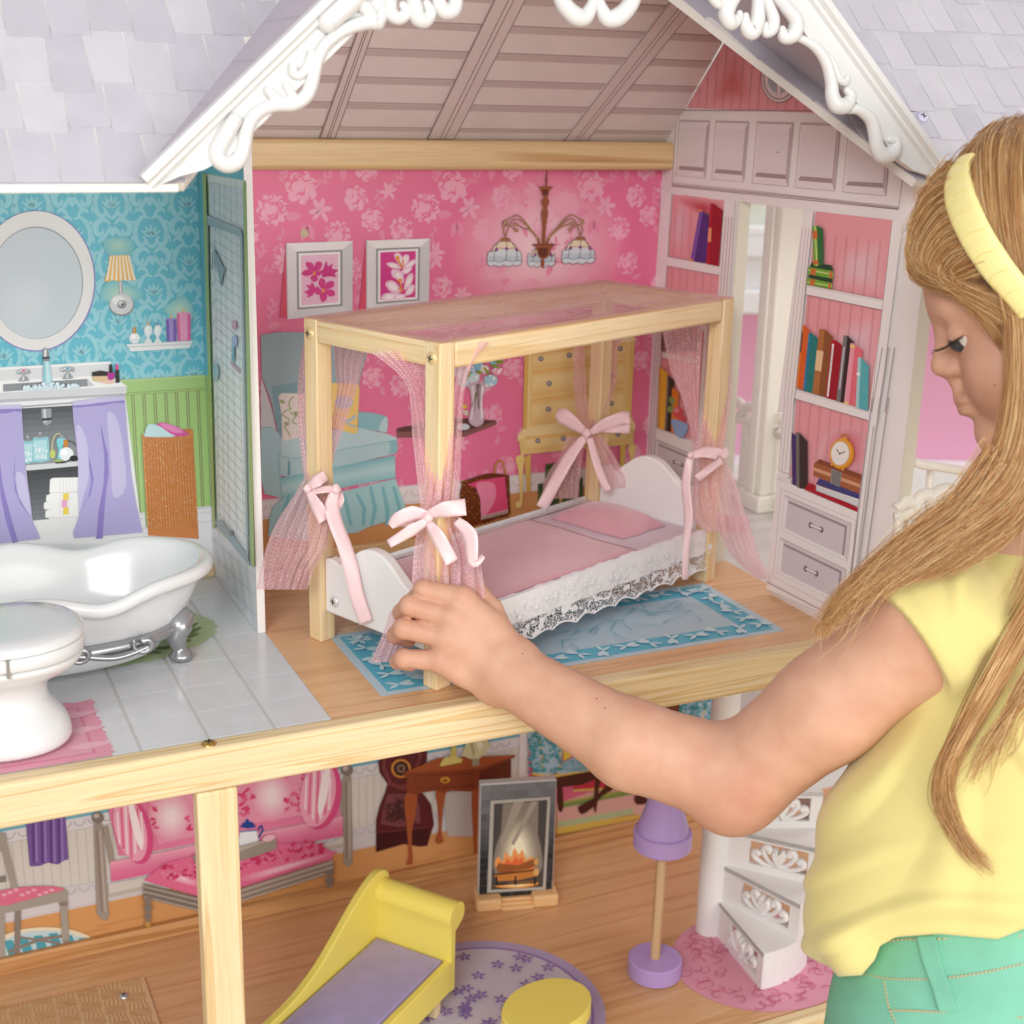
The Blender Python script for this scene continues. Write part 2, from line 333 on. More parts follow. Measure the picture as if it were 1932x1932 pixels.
# rafters: traced centre lines on the sloping ceiling (bottom, top)
def zp(view, q): return Print(CEIL).view(*view).px([q])[0]
V2 = (1000, 0, 2400, 1932)
raft = []
for (b0, b1), (t0, t1) in ((((110, 665), (180, 665)), ((345, 0), (415, 0))), (((612, 668), (735, 668)), ((935, 0), (1075, 0))), (((1250, 670), (1355, 670)), ((1760, 0), (1880, 20)))):
    q = [CEIL.hit(*zp(V2, x)) for x in (b0, b1, t1, t0)]; raft.append([25.0-0, *[a[0] for a in q], 25.0-q[0][1], 25.0-q[2][1]])
def rx(r, k, s):  # x of rafter edge k (0 left, 1 right) at slope s
    s0, s1 = r[5], r[6]; a, b = (r[1], r[4]) if k == 0 else (r[2], r[3]); return a+(b-a)*(s-s0)/(s1-s0)
for i in range(len(lines)-1):
    s0, s1 = lines[i]+.05, lines[i+1]-.05; s0 = max(s0, -.5)
    edges = [lambda s: .02]+sum([[lambda s, r=r: rx(r, 0, s), lambda s, r=r: rx(r, 1, s)] for r in raft], [])+[lambda s: 34.38]
    for k in range(0, len(edges), 2):
        l, rr = edges[k], edges[k+1]
        if rr(s0)-l(s0) < .3 or rr(s1)-l(s1) < .3: continue
        g = .0
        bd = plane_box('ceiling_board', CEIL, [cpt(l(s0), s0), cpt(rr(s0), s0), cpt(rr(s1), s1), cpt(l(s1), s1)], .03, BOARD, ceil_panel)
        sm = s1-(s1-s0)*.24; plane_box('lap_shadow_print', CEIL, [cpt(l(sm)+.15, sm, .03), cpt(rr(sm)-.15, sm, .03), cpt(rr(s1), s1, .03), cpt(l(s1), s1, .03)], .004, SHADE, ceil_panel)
for r in raft:
    plane_box('rafter', CEIL, [cpt(rx(r, 0, -.3), -.3), cpt(rx(r, 1, -.3), -.3), cpt(rx(r, 1, 13), 13), cpt(rx(r, 0, 13), 13)], .16, RAFT, ceil_panel)
    for fr in (0.0, .45, .62, 1.0):
        a = lambda s: rx(r, 0, s)+(rx(r, 1, s)-rx(r, 0, s))*fr
        plane_box('rafter_line', CEIL, [cpt(a(-.3)-.035, -.3, .16), cpt(a(-.3)+.035, -.3, .16), cpt(a(13)+.035, 13, .16), cpt(a(13)-.035, 13, .16)], .006, mat('rafter_line_print', '#9d8482', .5), ceil_panel)
box('ceiling_edge_strip', (34.25, 11, 29.6), (34.39, 11.1, 29.7), CB, house, 0)
# ---- front roof slope with a triangular opening, dormer panels and scrolled gable trim
RO = mat('roof_board_edge', '#e6e3de', .55); ROOFM = mat('shingle_gap_print', '#b9b6bd', .5)
def rpt(x, z, off=0): return np.array((x, -4.5+(z-28.85), z))+ROOF.n*off
AX, ATAN = 12.5, math.tan(math.radians(42.5))
zr = 43.4
def cut(z, side): return AX+side*(20.2-(z-28.85)/ATAN)
def roof_slab(name, pts, th, m):
    V = [rpt(x, z) for x, z in pts]; n = len(V); V += [rpt(x, z, -th) for x, z in pts]
    f = [tuple(range(n)), tuple(range(n, 2*n))[::-1]]+[(i, n+i, n+(i+1) % n, (i+1) % n) for i in range(n)]
    return mk(name, V, f, m, house)
roofL = roof_slab('roof_panel', [(-45, 28.85), (cut(28.85, -1), 28.85), (cut(zr, -1), zr), (-45, zr)], .5, RO)
roofR = roof_slab('roof_panel', [(cut(28.85, 1), 28.85), (70, 28.85), (70, zr), (cut(zr, 1), zr)], .5, RO)
rowz = [28.85, 30.87, 32.72, 35.02, 37.1, 39.2, 41.3, 43.3]
SH = [mat('shingle_print_%d' % i, c, .5, bump=.04, vary=.07, vscale=45) for i, c in enumerate(('#c6c3cb', '#c2bec8', '#cac7ce', '#bebbc4'))]
rs = random.Random(3)
for panel, xa, xb, side in ((roofL, -27, None, -1), (roofR, None, 62, 1)):
    for j in range(len(rowz)-1):
        z0, z1 = rowz[j], rowz[j+1]+.35
        x = xa if side < 0 else cut(z0, 1)-2; x += rs.uniform(-1, 0)
        while True:
            wd = 1.86*rs.uniform(.94, 1.06); x0, x1 = x+.025, x+wd-.025; x += wd
            dz = rs.choice((-.22, -.05, .1, .2)) if j else 0
            zb = z0+dz if j else z0+.01
            lim = cut
            if side < 0:
                if x0 > cut(zb, -1): break
            else:
                if x0 > xb: break
            nb = 9; bot = [(x0+(x1-x0)*k/nb, zb+(rs.uniform(-.035, .035) if j else 0)) for k in range(nb+1)]
            pts = bot+[(x1, z1), (x0, z1)]
            def clip(p):
                c = cut(p[1], side); return (min(p[0], c) if side < 0 else max(p[0], c), p[1])
            pts = [clip(q) for q in pts]
            if max(q[0] for q in pts)-min(q[0] for q in pts) < .12: continue
            n = len(pts); hgt = lambda z: .012+.05*(1-min(max((z-zb)/(z1-zb), 0), 1))
            V = [rpt(a, b, hgt(b)) for a, b in pts]+[rpt(a, b, .002) for a, b in pts]
            f = [tuple(range(n))]+[(i, n+i, n+(i+1) % n, (i+1) % n) for i in range(n)]
            mk('shingle', V, f, SH[rs.randrange(4)], panel)
# eave board edge
box('eave_edge', (-45, -4.86, 28.5), (cut(28.85, -1)-.35, -4.52, 28.86), mat('white_board_edge', '#eceae5', .5), house, .06)
# dormer slopes: run back from the gable front (y=-4.5) to the main roof
DX, DZ0 = 22.1, 29.1
def dz(x): return DZ0+(DX-abs(x-AX))*ATAN
DORM = mat('dormer_roof_print', '#bdb3bf', .5, vary=.05, vscale=40); DORMU = mat('dormer_underside', '#d9d2da', .5)
for side in (-1, 1):
    xe, xt = AX+side*DX, AX+side*3.0
    ze, zt = dz(xe), dz(xt)
    yv = lambda z: -4.5+(z-28.85)
    P = [(xe, -4.55, ze), (xt, -4.55, zt), (xt, yv(zt)+.3, zt), (xe, yv(ze)+.3, ze)]
    nn = np.array((side*math.sin(math.radians(42.5)), 0, math.cos(math.radians(42.5))))*.32
    V = [np.array(q) for q in P]; V += [q-nn for q in V]
    f = [(0, 1, 2, 3), (7, 6, 5, 4)]+[(i, 4+i, 4+(i+1) % 4, (i+1) % 4) for i in range(4)]
    if side > 0: f = [q[::-1] for q in f]
    dp = mk('dormer_panel', V, f, DORM, house)
    # ragged lap lines printed on the panel
    for k in range(9):
        zz = ze+1.2+k*1.9; xx = AX+side*(DX-(zz-DZ0)/ATAN); y1 = yv(zz)
        if y1 < -3.6: continue
        pts = [(xx+rs.uniform(-.06, .06), -4.4+(y1+4.2)*i/7) for i in range(8)]
        Vv = []; 
        for (px_, py_) in pts:
            for o in (0, .07): Vv.append(np.array((px_+side*o, py_, dz(px_+side*o)))+nn*.02)
        mk('lap_line', Vv, [(2*i, 2*i+1, 2*i+3, 2*i+2) for i in range(7)], mat('lap_line_print', '#b0a8b4', .5), dp)
PURP = mat('lilac_screw', '#cfcbe6', .25, spec=.6)
p = at(408, 178, 63); screw('screw', (p[0], p[1], p[2]), (-.6, -.3, .75), .3, PURP, house)
h = ROOF.hit(*Print(ROOF).view(2200, 0, 3480, 1932).px([(1408, 606)])[0]); screw('screw', h+ROOF.n*.06, ROOF.n, .36, PURP, house)
# gable trim: moulded rake boards plus scrolls
GAB = Plane((0, -4.9, 0), (0, -1, 0))
TRIMW = mat('white_trim_plastic', '#dededd', .3, sss=.05)
def rake(side):
    prof = [(0.15, 0), (.15, -.75), (-.18, -.78), (-.32, -.5), (-.5, -.52), (-.62, -.3), (-1.1, -.22), (-1.55, -.4), (-1.85, -.42), (-1.9, 0)]   # (across, depth)
    nrm = np.array((side*math.sin(math.radians(42.5)), 0, math.cos(math.radians(42.5)))); V = []; F = []
    stations = [(0.0, 0), (1.2, .35), (2.2, .75), (3.4, 1.0), (26.0, 1.0)]
    for d, wk in stations:
        c = np.array((AX+side*(DX-d*math.cos(math.radians(42.5))), -4.56, DZ0+d*math.sin(math.radians(42.5))))
        for a, b in prof:
            a2 = a if a > -.55 else max(-.55+(a+.55)*max(wk, .02), a); V.append(c+nrm*a2+np.array((0, b, 0)))
    n = len(prof)
    F = [(i*n+k, i*n+(k+1) % n, (i+1)*n+(k+1) % n, (i+1)*n+k) for i in range(len(stations)-1) for k in range(n)]+[tuple(range(n))[::-1], tuple((len(stations)-1)*n+k for k in range(n))]
    if side > 0: F = [q[::-1] for q in F]
    return mk('gable_trim', V, F, TRIMW, house, angle=50)
trimL, trimR = rake(-1), rake(1)
def scroll(parent, view, pts, rad, name='scroll', y=-5.0, sm=6, depth=None):
    pl = Plane((0, y, 0), (0, -1, 0)); P = Print(pl).view(*view); px = P.px(pts); k = P.vx[2]*.5551724
    pts3 = catmull([pl.hit(a, b) for a, b in px], sm); t = np.mean([proj(q)[2] for q in pts3]); 
    rr = np.interp(np.linspace(0, 1, len(pts3)), np.linspace(0, 1, len(rad)), rad)*k*t/FPX
    v, f = tube_vf(pts3, rr, 12); n0 = len(v)
    sp = []
    for e in (0, -1):   # round ends
        c, r0 = pts3[e], rr[e]*1.02; sv, sf = lathe_vf((0, 0, 0), [(max(r0*math.sin(a), 1e-4), -r0*math.cos(a)) for a in np.linspace(0.02, math.pi-.02, 9)], 12); sp.append(([np.array(q)+c for q in sv], sf))
    return mk(name, *join_vf([(v, f)]+sp), TRIMW, parent, smooth=True)
VL = (400, 0, 1600, 1932); VR = (1800, 0, 3300, 1932)
scroll(trimL, VL, [(640, 660), (590, 740), (545, 830), (560, 880), (610, 900), (665, 870), (690, 800), (705, 720), (735, 650), (790, 600), (870, 575), (960, 570), (1030, 525), (1065, 440), (1085, 350), (1120, 270), (1180, 205), (1260, 155), (1350, 125), (1420, 120)], [42, 45, 48, 48, 45, 42, 38, 36, 38, 40, 40, 38, 32, 34, 40, 45])
scroll(trimL, VL, [(830, 500), (870, 540), (920, 560), (960, 540), (925, 470)], [30, 34, 34, 30, 26])
scroll(trimL, VL, [(1060, 290), (1040, 360), (1000, 410), (965, 405), (960, 370)], [22, 24, 26, 28, 26])
scroll(trimL, VL, [(1330, 20), (1370, 60), (1400, 120), (1435, 100), (1450, 60)], [40, 42, 46, 40, 28])
scroll(trimL, VL, [(1500, -60), (1490, 20), (1500, 80), (1540, 100), (1580, 70), (1560, 30)], [36, 38, 40, 38, 34, 24])
scroll(trimL, VL, [(1600, -60), (1625, 30), (1640, 95), (1680, 110), (1710, 70), (1690, 20)], [40, 45, 48, 45, 36, 24])
scroll(trimL, VL, [(1740, -60), (1760, 20), (1790, 62), (1835, 50), (1850, 0), (1840, -60)], [30, 40, 46, 46, 40, 30])
scroll(trimL, VL, [(1150, 120), (1240, 40), (1330, -40)], [60, 60, 60])
scroll(trimR, VR, [(110, -60), (150, 20), (200, 70), (240, 75), (270, 30), (290, -30)], [26, 38, 42, 38, 28, 20])
scroll(trimR, VR, [(480, -60), (440, 20), (390, 72), (340, 80), (310, 30), (295, -30)], [26, 38, 42, 38, 28, 20])
scroll(trimR, VR, [(920, -50), (880, 10), (860, 60), (880, 98), (912, 80), (918, 60)], [30, 34, 38, 36, 24, 16])
scroll(trimR, VR, [(1000, -50), (1000, 30), (995, 100), (970, 138), (945, 110), (945, 70)], [28, 30, 36, 40, 30, 16])
scroll(trimR, VR, [(1010, -60), (1040, 10), (1065, 80), (1060, 125), (1035, 140), (1030, 110)], [18, 24, 30, 30, 26, 16])
scroll(trimR, VR, [(1060, -40), (1120, 30), (1165, 90), (1155, 150), (1115, 160), (1105, 130)], [26, 30, 34, 36, 32, 18])
scroll(trimR, VR, [(1130, 155), (1200, 175), (1260, 215), (1300, 280), (1320, 360), (1325, 420), (1345, 460), (1385, 460), (1405, 420), (1390, 395)], [14, 18, 24, 26, 28, 32, 38, 36, 26, 18])
scroll(trimR, VR, [(1300, 230), (1330, 280), (1355, 345), (1380, 360), (1390, 340)], [8, 14, 18, 18, 14])
scroll(trimR, VR, [(1390, 480), (1440, 480), (1490, 520), (1510, 580), (1520, 640), (1545, 680), (1590, 665), (1600, 620), (1575, 610)], [18, 24, 28, 30, 32, 38, 36, 26, 16])
scroll(trimR, VR, [(780, -60), (800, -10), (830, 20), (850, 0)], [20, 24, 22, 16])
# =================================================================== printed paper of the bedroom back wall
def wpt(x, z, off): return (x, 25.6-off, z)
def ztop(P, view, pl=BACK): return [pl.hit(*q) for q in Print(pl).view(*view).px(P)]
VB = (860, 560, 1560, 1932)
pA, pB = ztop([(180, 420), (1620, 400)], VB); PX = pB[0]-pA[0]
pG, = ztop([(1110, 530)], VB); pG2 = BACK.hit(1260*.5551724, 1287*.5551724); PZ = pG[2]-pG2[2]
fl = random.Random(5)
class Pat:
    """pattern ink on a wall; polygons in wall (x, z) coordinates"""
    def __init__(s, plane_y, bounds, off=.012): s.V = []; s.F = []; s.C = []; s.b = bounds; s.off = off; s.y = plane_y
    def add(s, pts, col):
        x0, x1, z0, z1 = s.b; P = [(min(max(x, x0), x1), min(max(z, z0), z1)) for x, z in pts]
        A = 0.5*abs(sum(P[i][0]*P[(i+1) % len(P)][1]-P[(i+1) % len(P)][0]*P[i][1] for i in range(len(P))))
        if A < 1e-4: return
        n = len(s.V); s.V += [(x, s.y-s.off, z) for x, z in P]; s.F.append(tuple(range(n, n+len(P)))); s.C.append(hexc(col) if isinstance(col, str) else col); s.off += 6e-6
    def line(s, pts, w, col):
        P = np.array(pts, float); T = np.gradient(P, axis=0); T /= np.linalg.norm(T, axis=1)[:, None]+1e-9
        W = np.interp(np.linspace(0, 1, len(P)), np.linspace(0, 1, len(w)), w); N = np.stack([-T[:, 1], T[:, 0]], 1)*W[:, None]*.5
        s.add(list(P+N)+list((P-N)[::-1]), col)
    def build(s, name, parent):
        F = []
        for f in s.F:
            P = np.array([s.V[i] for i in f]); a = sum(P[i][0]*P[(i+1) % len(P)][2]-P[(i+1) % len(P)][0]*P[i][2] for i in range(len(P)))
            F.append(f if a > 0 else f[::-1])
        o = mk(name, s.V, F, INK, parent, ink=s.C); o['kind'] = 'stuff'; return o
def petal(c, a, r0, r1, wd, rnd, jag=.12):
    """wavy wedge petal from radius r0 to r1 at angle a"""
    pts = []; n = 5
    for k in range(n+1):
        t = a-wd/2+wd*k/n; r = r1*(1+rnd.uniform(-jag, jag)); pts.append((c[0]+r*math.cos(t), c[1]+r*math.sin(t)))
    for k in range(n, -1, -1):
        t = a-wd*.3+wd*.6*k/n; r = r0*(1+rnd.uniform(-jag, jag)); pts.append((c[0]+r*math.cos(t), c[1]+r*math.sin(t)))
    return pts
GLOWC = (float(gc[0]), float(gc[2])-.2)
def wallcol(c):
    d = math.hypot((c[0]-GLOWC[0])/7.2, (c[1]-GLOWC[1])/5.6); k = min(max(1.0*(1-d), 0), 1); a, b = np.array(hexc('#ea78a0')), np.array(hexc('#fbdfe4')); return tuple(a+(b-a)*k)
def peony(pt, c, r, col, rnd, kind=0):
    n = 11 if kind == 0 else 7; out = []; a0 = rnd.uniform(0, 6)
    for k in range(n*5):
        a = a0+2*math.pi*k/(n*5); q = (k % 5)/5; w_ = abs(math.sin(math.pi*q)); out.append((c[0]+r*(.80+.22*w_+rnd.uniform(-.05, .05))*math.cos(a), c[1]+r*(.78+.22*w_+rnd.uniform(-.05, .05))*math.sin(a)))
    pt.add(out, col); wc = wallcol(c); o0 = pt.off; pt.off += .0012
    for k in range(22 if kind == 0 else 17):
        a = rnd.uniform(0, 6.28); d = r*math.sqrt(rnd.uniform(.04, .82)); p = np.array((c[0]+d*math.cos(a), c[1]+d*math.sin(a))); t = a+math.pi/2+rnd.uniform(-.7, .7); L = r*rnd.uniform(.16, .34)
        T = np.array((math.cos(t), math.sin(t))); N = np.array((math.cos(a), math.sin(a)))*rnd.choice((-1, 1, 1))
        P = [p-T*L-N*L*.5, p-T*L*.5+N*L*.05, p+N*L*.2, p+T*L*.5+N*L*.05, p+T*L-N*L*.5]; pt.line(P, [.01*r, .1*r, .13*r, .09*r, .01*r], wc)
    for k in range(4):
        a = a0+rnd.uniform(0, 6.28); pt.line([(c[0]+r*x*math.cos(a+d_), c[1]+r*x*math.sin(a+d_)) for x, d_ in ((1.05, -.05), (.8, .05), (.55, .2))], [.14*r, .1*r, .02*r], wc)
    pt.off = o0
def lily(pt, c, r, col, rnd):
    for k in range(6):
        a = k*math.pi/3+rnd.uniform(-.25, .25); L = r*rnd.uniform(.75, 1.05); w = r*.2
        P = catmull([(0, 0), (L*.35, w), (L*.75, w*.9), (L, 0), (L*.7, -w*.8), (L*.3, -w*.7)], 3, True); ca, sa = math.cos(a), math.sin(a)
        pt.add([(c[0]+x*ca-y*sa, c[1]+x*sa+y*ca) for x, y in P], col)
def leafp(pt, c, a, L, w, col):
    P = catmull([(0, 0), (L*.3, w), (L*.7, w*.6), (L, 0), (L*.65, -w*.7), (L*.25, -w*.9)], 3, True); ca, sa = math.cos(a), math.sin(a)
    pt.add([(c[0]+x*ca-y*sa, c[1]+x*sa+y*ca) for x, y in P], col)
def vine(pt, p0, p1, bend, L, col, rnd, n=5):
    p0, p1 = np.array(p0), np.array(p1); d = p1-p0; nn = np.array((-d[1], d[0])); P = [p0+d*t+nn*bend*math.sin(math.pi*t) for t in np.linspace(0, 1, 10)]
    pt.line(P, [.04, .07, .03], col); a = math.atan2(d[1], d[0])
    for k in range(1, n+1):
        q = P[int(9*k/(n+.3))]; leafp(pt, q, a+(.8 if k % 2 else -.8)+rnd.uniform(-.2, .2), L*rnd.uniform(.8, 1.1), L*.25, col)
fp = Pat(25.6, (.03, 34.36, 4.0, 27.9))
K = 1/ (1932/700)*.5551724*(proj(pA)[2])/FPX*1.06   # wall units per zoom pixel
base = pA; FC, FL = '#f2adc5', '#ed94b3'
motif = [('p', 180, 420, 122), ('r', 450, 230, 128), ('l', 620, 430, 105), ('lf', 300, 490, 150, .1), ('lf', 490, 560, 150, -1.9), ('lf', 500, 560, 150, -1.2), ('v', 260, 560, 170, 830), ('p', 780, 650, 105), ('r', 960, 330, 100),
         ('l', 1265, 265, 82), ('r', 1110, 525, 92), ('p', 1400, 620, 105), ('v', 1300, 250, 1420, 120), ('r', 1060, 60, 100), ('l', 1740, 840, 85), ('r', 1810, 1170, 92), ('v', 600, 230, 740, 110), ('v', 300, 190, 300, 60), ('lf', 840, 60, 120, -1.6),
         ('v', 150, 1430, 180, 1240), ('lf', 110, 1470, 130, .1), ('l', 280, 900, 90), ('v', 70, 1000, 260, 930), ('r', 900, 1000, 100), ('lf', 960, 1150, 110, .3), ('lf', 950, 1300, 100, 1.3), ('v', 940, 1100, 990, 900), ('p', 1290, 1230, 100), ('l', 560, 1250, 90), ('v', 650, 1080, 780, 950), ('lf', 1190, 620, 100, -1.2), ('v', 1130, 230, 1180, 420), ('lf', 1500, 1000, 110, -2), ('v', 1480, 900, 1560, 760)]
for i in range(-1, 5):
    for j in range(-1, 3):
        for m in motif:
            rnd = random.Random(hash(m[:3]) % 1000 if False else int(m[1]*7+m[2]))
            X = lambda u: base[0]+(u-180)*K+i*PX; Zz = lambda v: base[2]-(v-420)*K*.985-j*PZ
            x, z_ = X(m[1]), Zz(m[2])
            if x < -3 or x > 37 or z_ < 2 or z_ > 31: continue
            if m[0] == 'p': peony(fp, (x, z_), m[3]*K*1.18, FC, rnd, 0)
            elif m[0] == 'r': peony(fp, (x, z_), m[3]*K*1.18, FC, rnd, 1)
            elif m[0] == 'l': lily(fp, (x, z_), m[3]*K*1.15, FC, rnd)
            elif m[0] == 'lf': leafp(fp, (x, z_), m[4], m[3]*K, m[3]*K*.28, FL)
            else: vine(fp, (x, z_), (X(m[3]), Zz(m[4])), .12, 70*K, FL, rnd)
fp.build('wallpaper_flower_print', bed_wall)
# skirting board and floor strip printed along the foot of the wall
V4 = (1500, 1100, 2200, 1932); VA = (860, 1080, 1400, 1304)
zs1 = np.mean([q[2] for q in ztop([(660, 1425), (900, 1398), (1850, 1300)], V4)]); zs0 = np.mean([q[2] for q in ztop([(660, 1587), (1850, 1470)], V4)])
sk = Print(BACK, .02); sk.LAY = .0004
def band(P, z0, z1, col, x0=.02, x1=34.38, off=None):
    o = P.off if off is None else off; P.raw(col, [wpt(x0, z0, o), wpt(x1, z0, o), wpt(x1, z1, o), wpt(x0, z1, o)])
band(sk, .2, zs0, '#d39a63'); band(sk, zs0, zs1, '#e9e4e4'); band(sk, zs1-.09, zs1-.05, '#c4bcc0'); band(sk, zs0+.12, zs0+.17, '#c9c2c6')
for k in range(30):
    x = .6+k*1.18; zc = zs0+(zs1-zs0)*.74
    sk.raw('#d6cfd3', [wpt(x+.5*math.cos(a), zc-.55*math.sin(a), sk.off) for a in np.linspace(0, math.pi, 9)]+[wpt(x+.4*math.cos(a), zc-.43*math.sin(a), sk.off) for a in np.linspace(math.pi, 0, 9)])
for k in range(14):
    sk.raw('#c78b55', [wpt(x_, z_, sk.off) for x_, z_ in ((k*2.6, .3+.2*(k % 3)), (k*2.6+2.2, .35+.2*(k % 3)), (k*2.6+2.2, .40+.2*(k % 3)), (k*2.6, .33+.2*(k % 3)))])
sk.build('skirting_print', bed_wall)
# ---- chandelier
VC = (1600, 560, 2100, 1932)
c = Print(BACK, .1).view(*VC); BR, DB, LB, TN = '#9a5a3a', '#6b3526', '#b08660', '#7a4a30'
def shade(c, x0, x1, yt, yb, cx, col='#d9e3ea'):
    w = x1-x0; top = [(x0+w*.36, yt), (x0+w*.68, yt)]; K_ = '#2a2330'
    out = [(x0, yb-70), (x0+w*.03, yb-190), (x0+w*.12, yt+130), (x0+w*.22, yt+50), (x0+w*.36, yt), (x0+w*.68, yt), (x0+w*.80, yt+50), (x0+w*.92, yt+130), (x0+w*.97, yb-190), (x1, yb-70), (x1-w*.02, yb-40), (x0+w*.86, yb-12), (x0+w*.74, yb-30), (x0+w*.62, yb), (x0+w*.48, yb-25), (x0+w*.34, yb), (x0+w*.22, yb-25), (x0+w*.1, yb-2), (x0+w*.02, yb-35)]
    c.poly(col, out); c.poly('#f1dfc4', [(x0+w*.12, yt+130), (x0+w*.22, yt+50), (x0+w*.36, yt), (x0+w*.68, yt), (x0+w*.80, yt+50), (x0+w*.92, yt+130), (x0+w*.80, yt+110), (x0+w*.56, yt+95), (x0+w*.32, yt+105)])
    c.poly('#c3d3de', [(x0+w*.05, yb-140), (x0+w*.95, yb-150), (x0+w*.97, yb-80), (x0+w*.7, yb-75), (x0+w*.3, yb-75), (x0+w*.03, yb-75)])
    c.line(K_, out+[out[0]], 7)
    c.line(K_, [(x0+w*.02, yb-75), (x0+w*.2, yb-85), (x0+w*.33, yb-62), (x0+w*.56, yb-95), (x0+w*.75, yb-65), (x0+w*.86, yb-90), (x1-w*.01, yb-72)], 6)
    c.line(K_, [(x0+w*.10, yt+135), (x0+w*.22, yt+125), (x0+w*.33, yt+85), (x0+w*.56, yt+95), (x0+w*.8, yt+85), (x0+w*.9, yt+135)], 6)
    for a, b in (((.33, 0), (.22, 125)), ((.57, 0), (.56, 95)), ((.70, 0), (.80, 85))): c.line(K_, [(x0+w*a[0], yt+a[1]), (x0+w*b[0], yt+b[1])], 6)
    for fx in (.22, .56, .86): c.line(K_, [(x0+w*fx, yt+110), (x0+w*(fx-.02), yb-75)], 6)
    for fx, fy in ((.27, 105), (.56, 95), (.84, 105)):
        c.poly('#a03fa0', [(x0+w*fx-w*.05, yt+fy), (x0+w*fx, yt+fy-26), (x0+w*fx+w*.05, yt+fy), (x0+w*fx, yt+fy+26)]); c.line(K_, [(x0+w*fx-w*.05, yt+fy), (x0+w*fx, yt+fy-26), (x0+w*fx+w*.05, yt+fy), (x0+w*fx, yt+fy+26), (x0+w*fx-w*.05, yt+fy)], 5)
shade(c, 205, 665, 1005, 1340, 430); shade(c, 735, 1100, 1075, 1345, 920); shade(c, 1180, 1620, 985, 1305, 1420)
for sg in (((440, 940), (420, 860), (430, 800), (470, 790), (540, 820), (580, 850)), ((445, 950), (490, 800), (540, 725), (620, 720), (720, 790), (850, 950)), ((470, 720), (540, 680), (590, 660), (660, 700), (760, 820), (850, 940)), ((600, 780), (680, 830), (760, 850), (850, 950)),
           ((1420, 930), (1450, 870), (1445, 800), (1415, 780), (1350, 810), (1290, 840)), ((1420, 930), (1385, 790), (1330, 710), (1250, 725), (1130, 830), (1015, 950)), ((1420, 710), (1350, 665), (1300, 655), (1230, 700), (1120, 820), (1020, 940)), ((1300, 770), (1200, 800), (1110, 860), (1015, 955))):
    c.line('#6e4a2e', sg, 17, 5); c.line('#c29a70', sg, 9, 5)
for a, b in (((465, 715), (405, 805)), ((530, 785), (610, 770)), ((555, 830), (615, 880)), ((1425, 705), (1470, 775)), ((1270, 775), (1355, 765)), ((1320, 820), (1260, 865))):
    m = ((a[0]+b[0])/2, (a[1]+b[1])/2); d = (b[0]-a[0], b[1]-a[1]); n = (-d[1]*.3, d[0]*.3); c.poly('#6e4a2e', [a, (m[0]+n[0], m[1]+n[1]), b, (m[0]-n[0], m[1]-n[1])], 4); c.poly('#c29a70', [a, (m[0]+n[0]*.6, m[1]+n[1]*.6), b, (m[0]-n[0]*.6, m[1]-n[1]*.6)], 4)
c.line(TN, [(984, 72), (980, 140)], 12)
for ty in (140, 185): c.line('#7a4f2c', [(968, ty), (966, ty+40), (975, ty+75), (988, ty+40), (990, ty), (978, ty-10), (968, ty)], 9)
c.line(TN, [(976, 225), (976, 290)], 14)
c.poly(BR, [(875, 285), (905, 330), (925, 395), (960, 408), (1000, 395), (1020, 330), (1070, 285), (980, 275)]); c.poly(DB, [(920, 320), (1000, 320), (995, 390), (960, 404), (930, 390)], 0)
c.poly(BR, [(945, 400), (1000, 400), (995, 430), (1015, 480), (1000, 530), (985, 560), (1000, 620), (990, 700), (970, 820), (958, 1020), (915, 1020), (925, 820), (915, 700), (910, 620), (935, 560), (915, 510), (912, 470), (940, 430)], 3)
c.poly(BR, [(845, 940), (875, 935), (900, 1030), (870, 1040)]); c.poly(BR, [(1000, 940), (1035, 945), (990, 1040), (960, 1035)]); c.poly('#c29a70', [(838, 945), (872, 925), (880, 955), (848, 970)]); c.poly('#c29a70', [(1002, 930), (1036, 945), (1026, 970), (995, 955)])
c.poly(BR, [(785, 1045), (840, 1080), (870, 1200), (910, 1230), (975, 1228), (1020, 1180), (1040, 1090), (1095, 1048), (1080, 1035), (1000, 1030), (880, 1030), (800, 1035)]); c.poly(DB, [(860, 1090), (1000, 1085), (985, 1180), (950, 1215), (900, 1205), (870, 1160)], 0)
c.poly('#84492f', [(785, 1045), (800, 1035), (940, 1028), (1090, 1036), (1095, 1050), (940, 1058)]); c.poly(BR, [(915, 1228), (940, 1228), (945, 1260), (955, 1290), (935, 1345), (920, 1350), (900, 1300), (905, 1265)], 3)
for x in (440, 1425):
    y = 985 if x < 900 else 968
    c.poly(BR, [(x-75, y), (x-50, y-25), (x, y-32), (x+50, y-25), (x+72, y), (x+60, y+14), (x, y+8), (x-60, y+14)]); c.line('#c9a27a', [(x-75, y), (x+72, y)], 7)
c.build('chandelier_print', bed_wall)
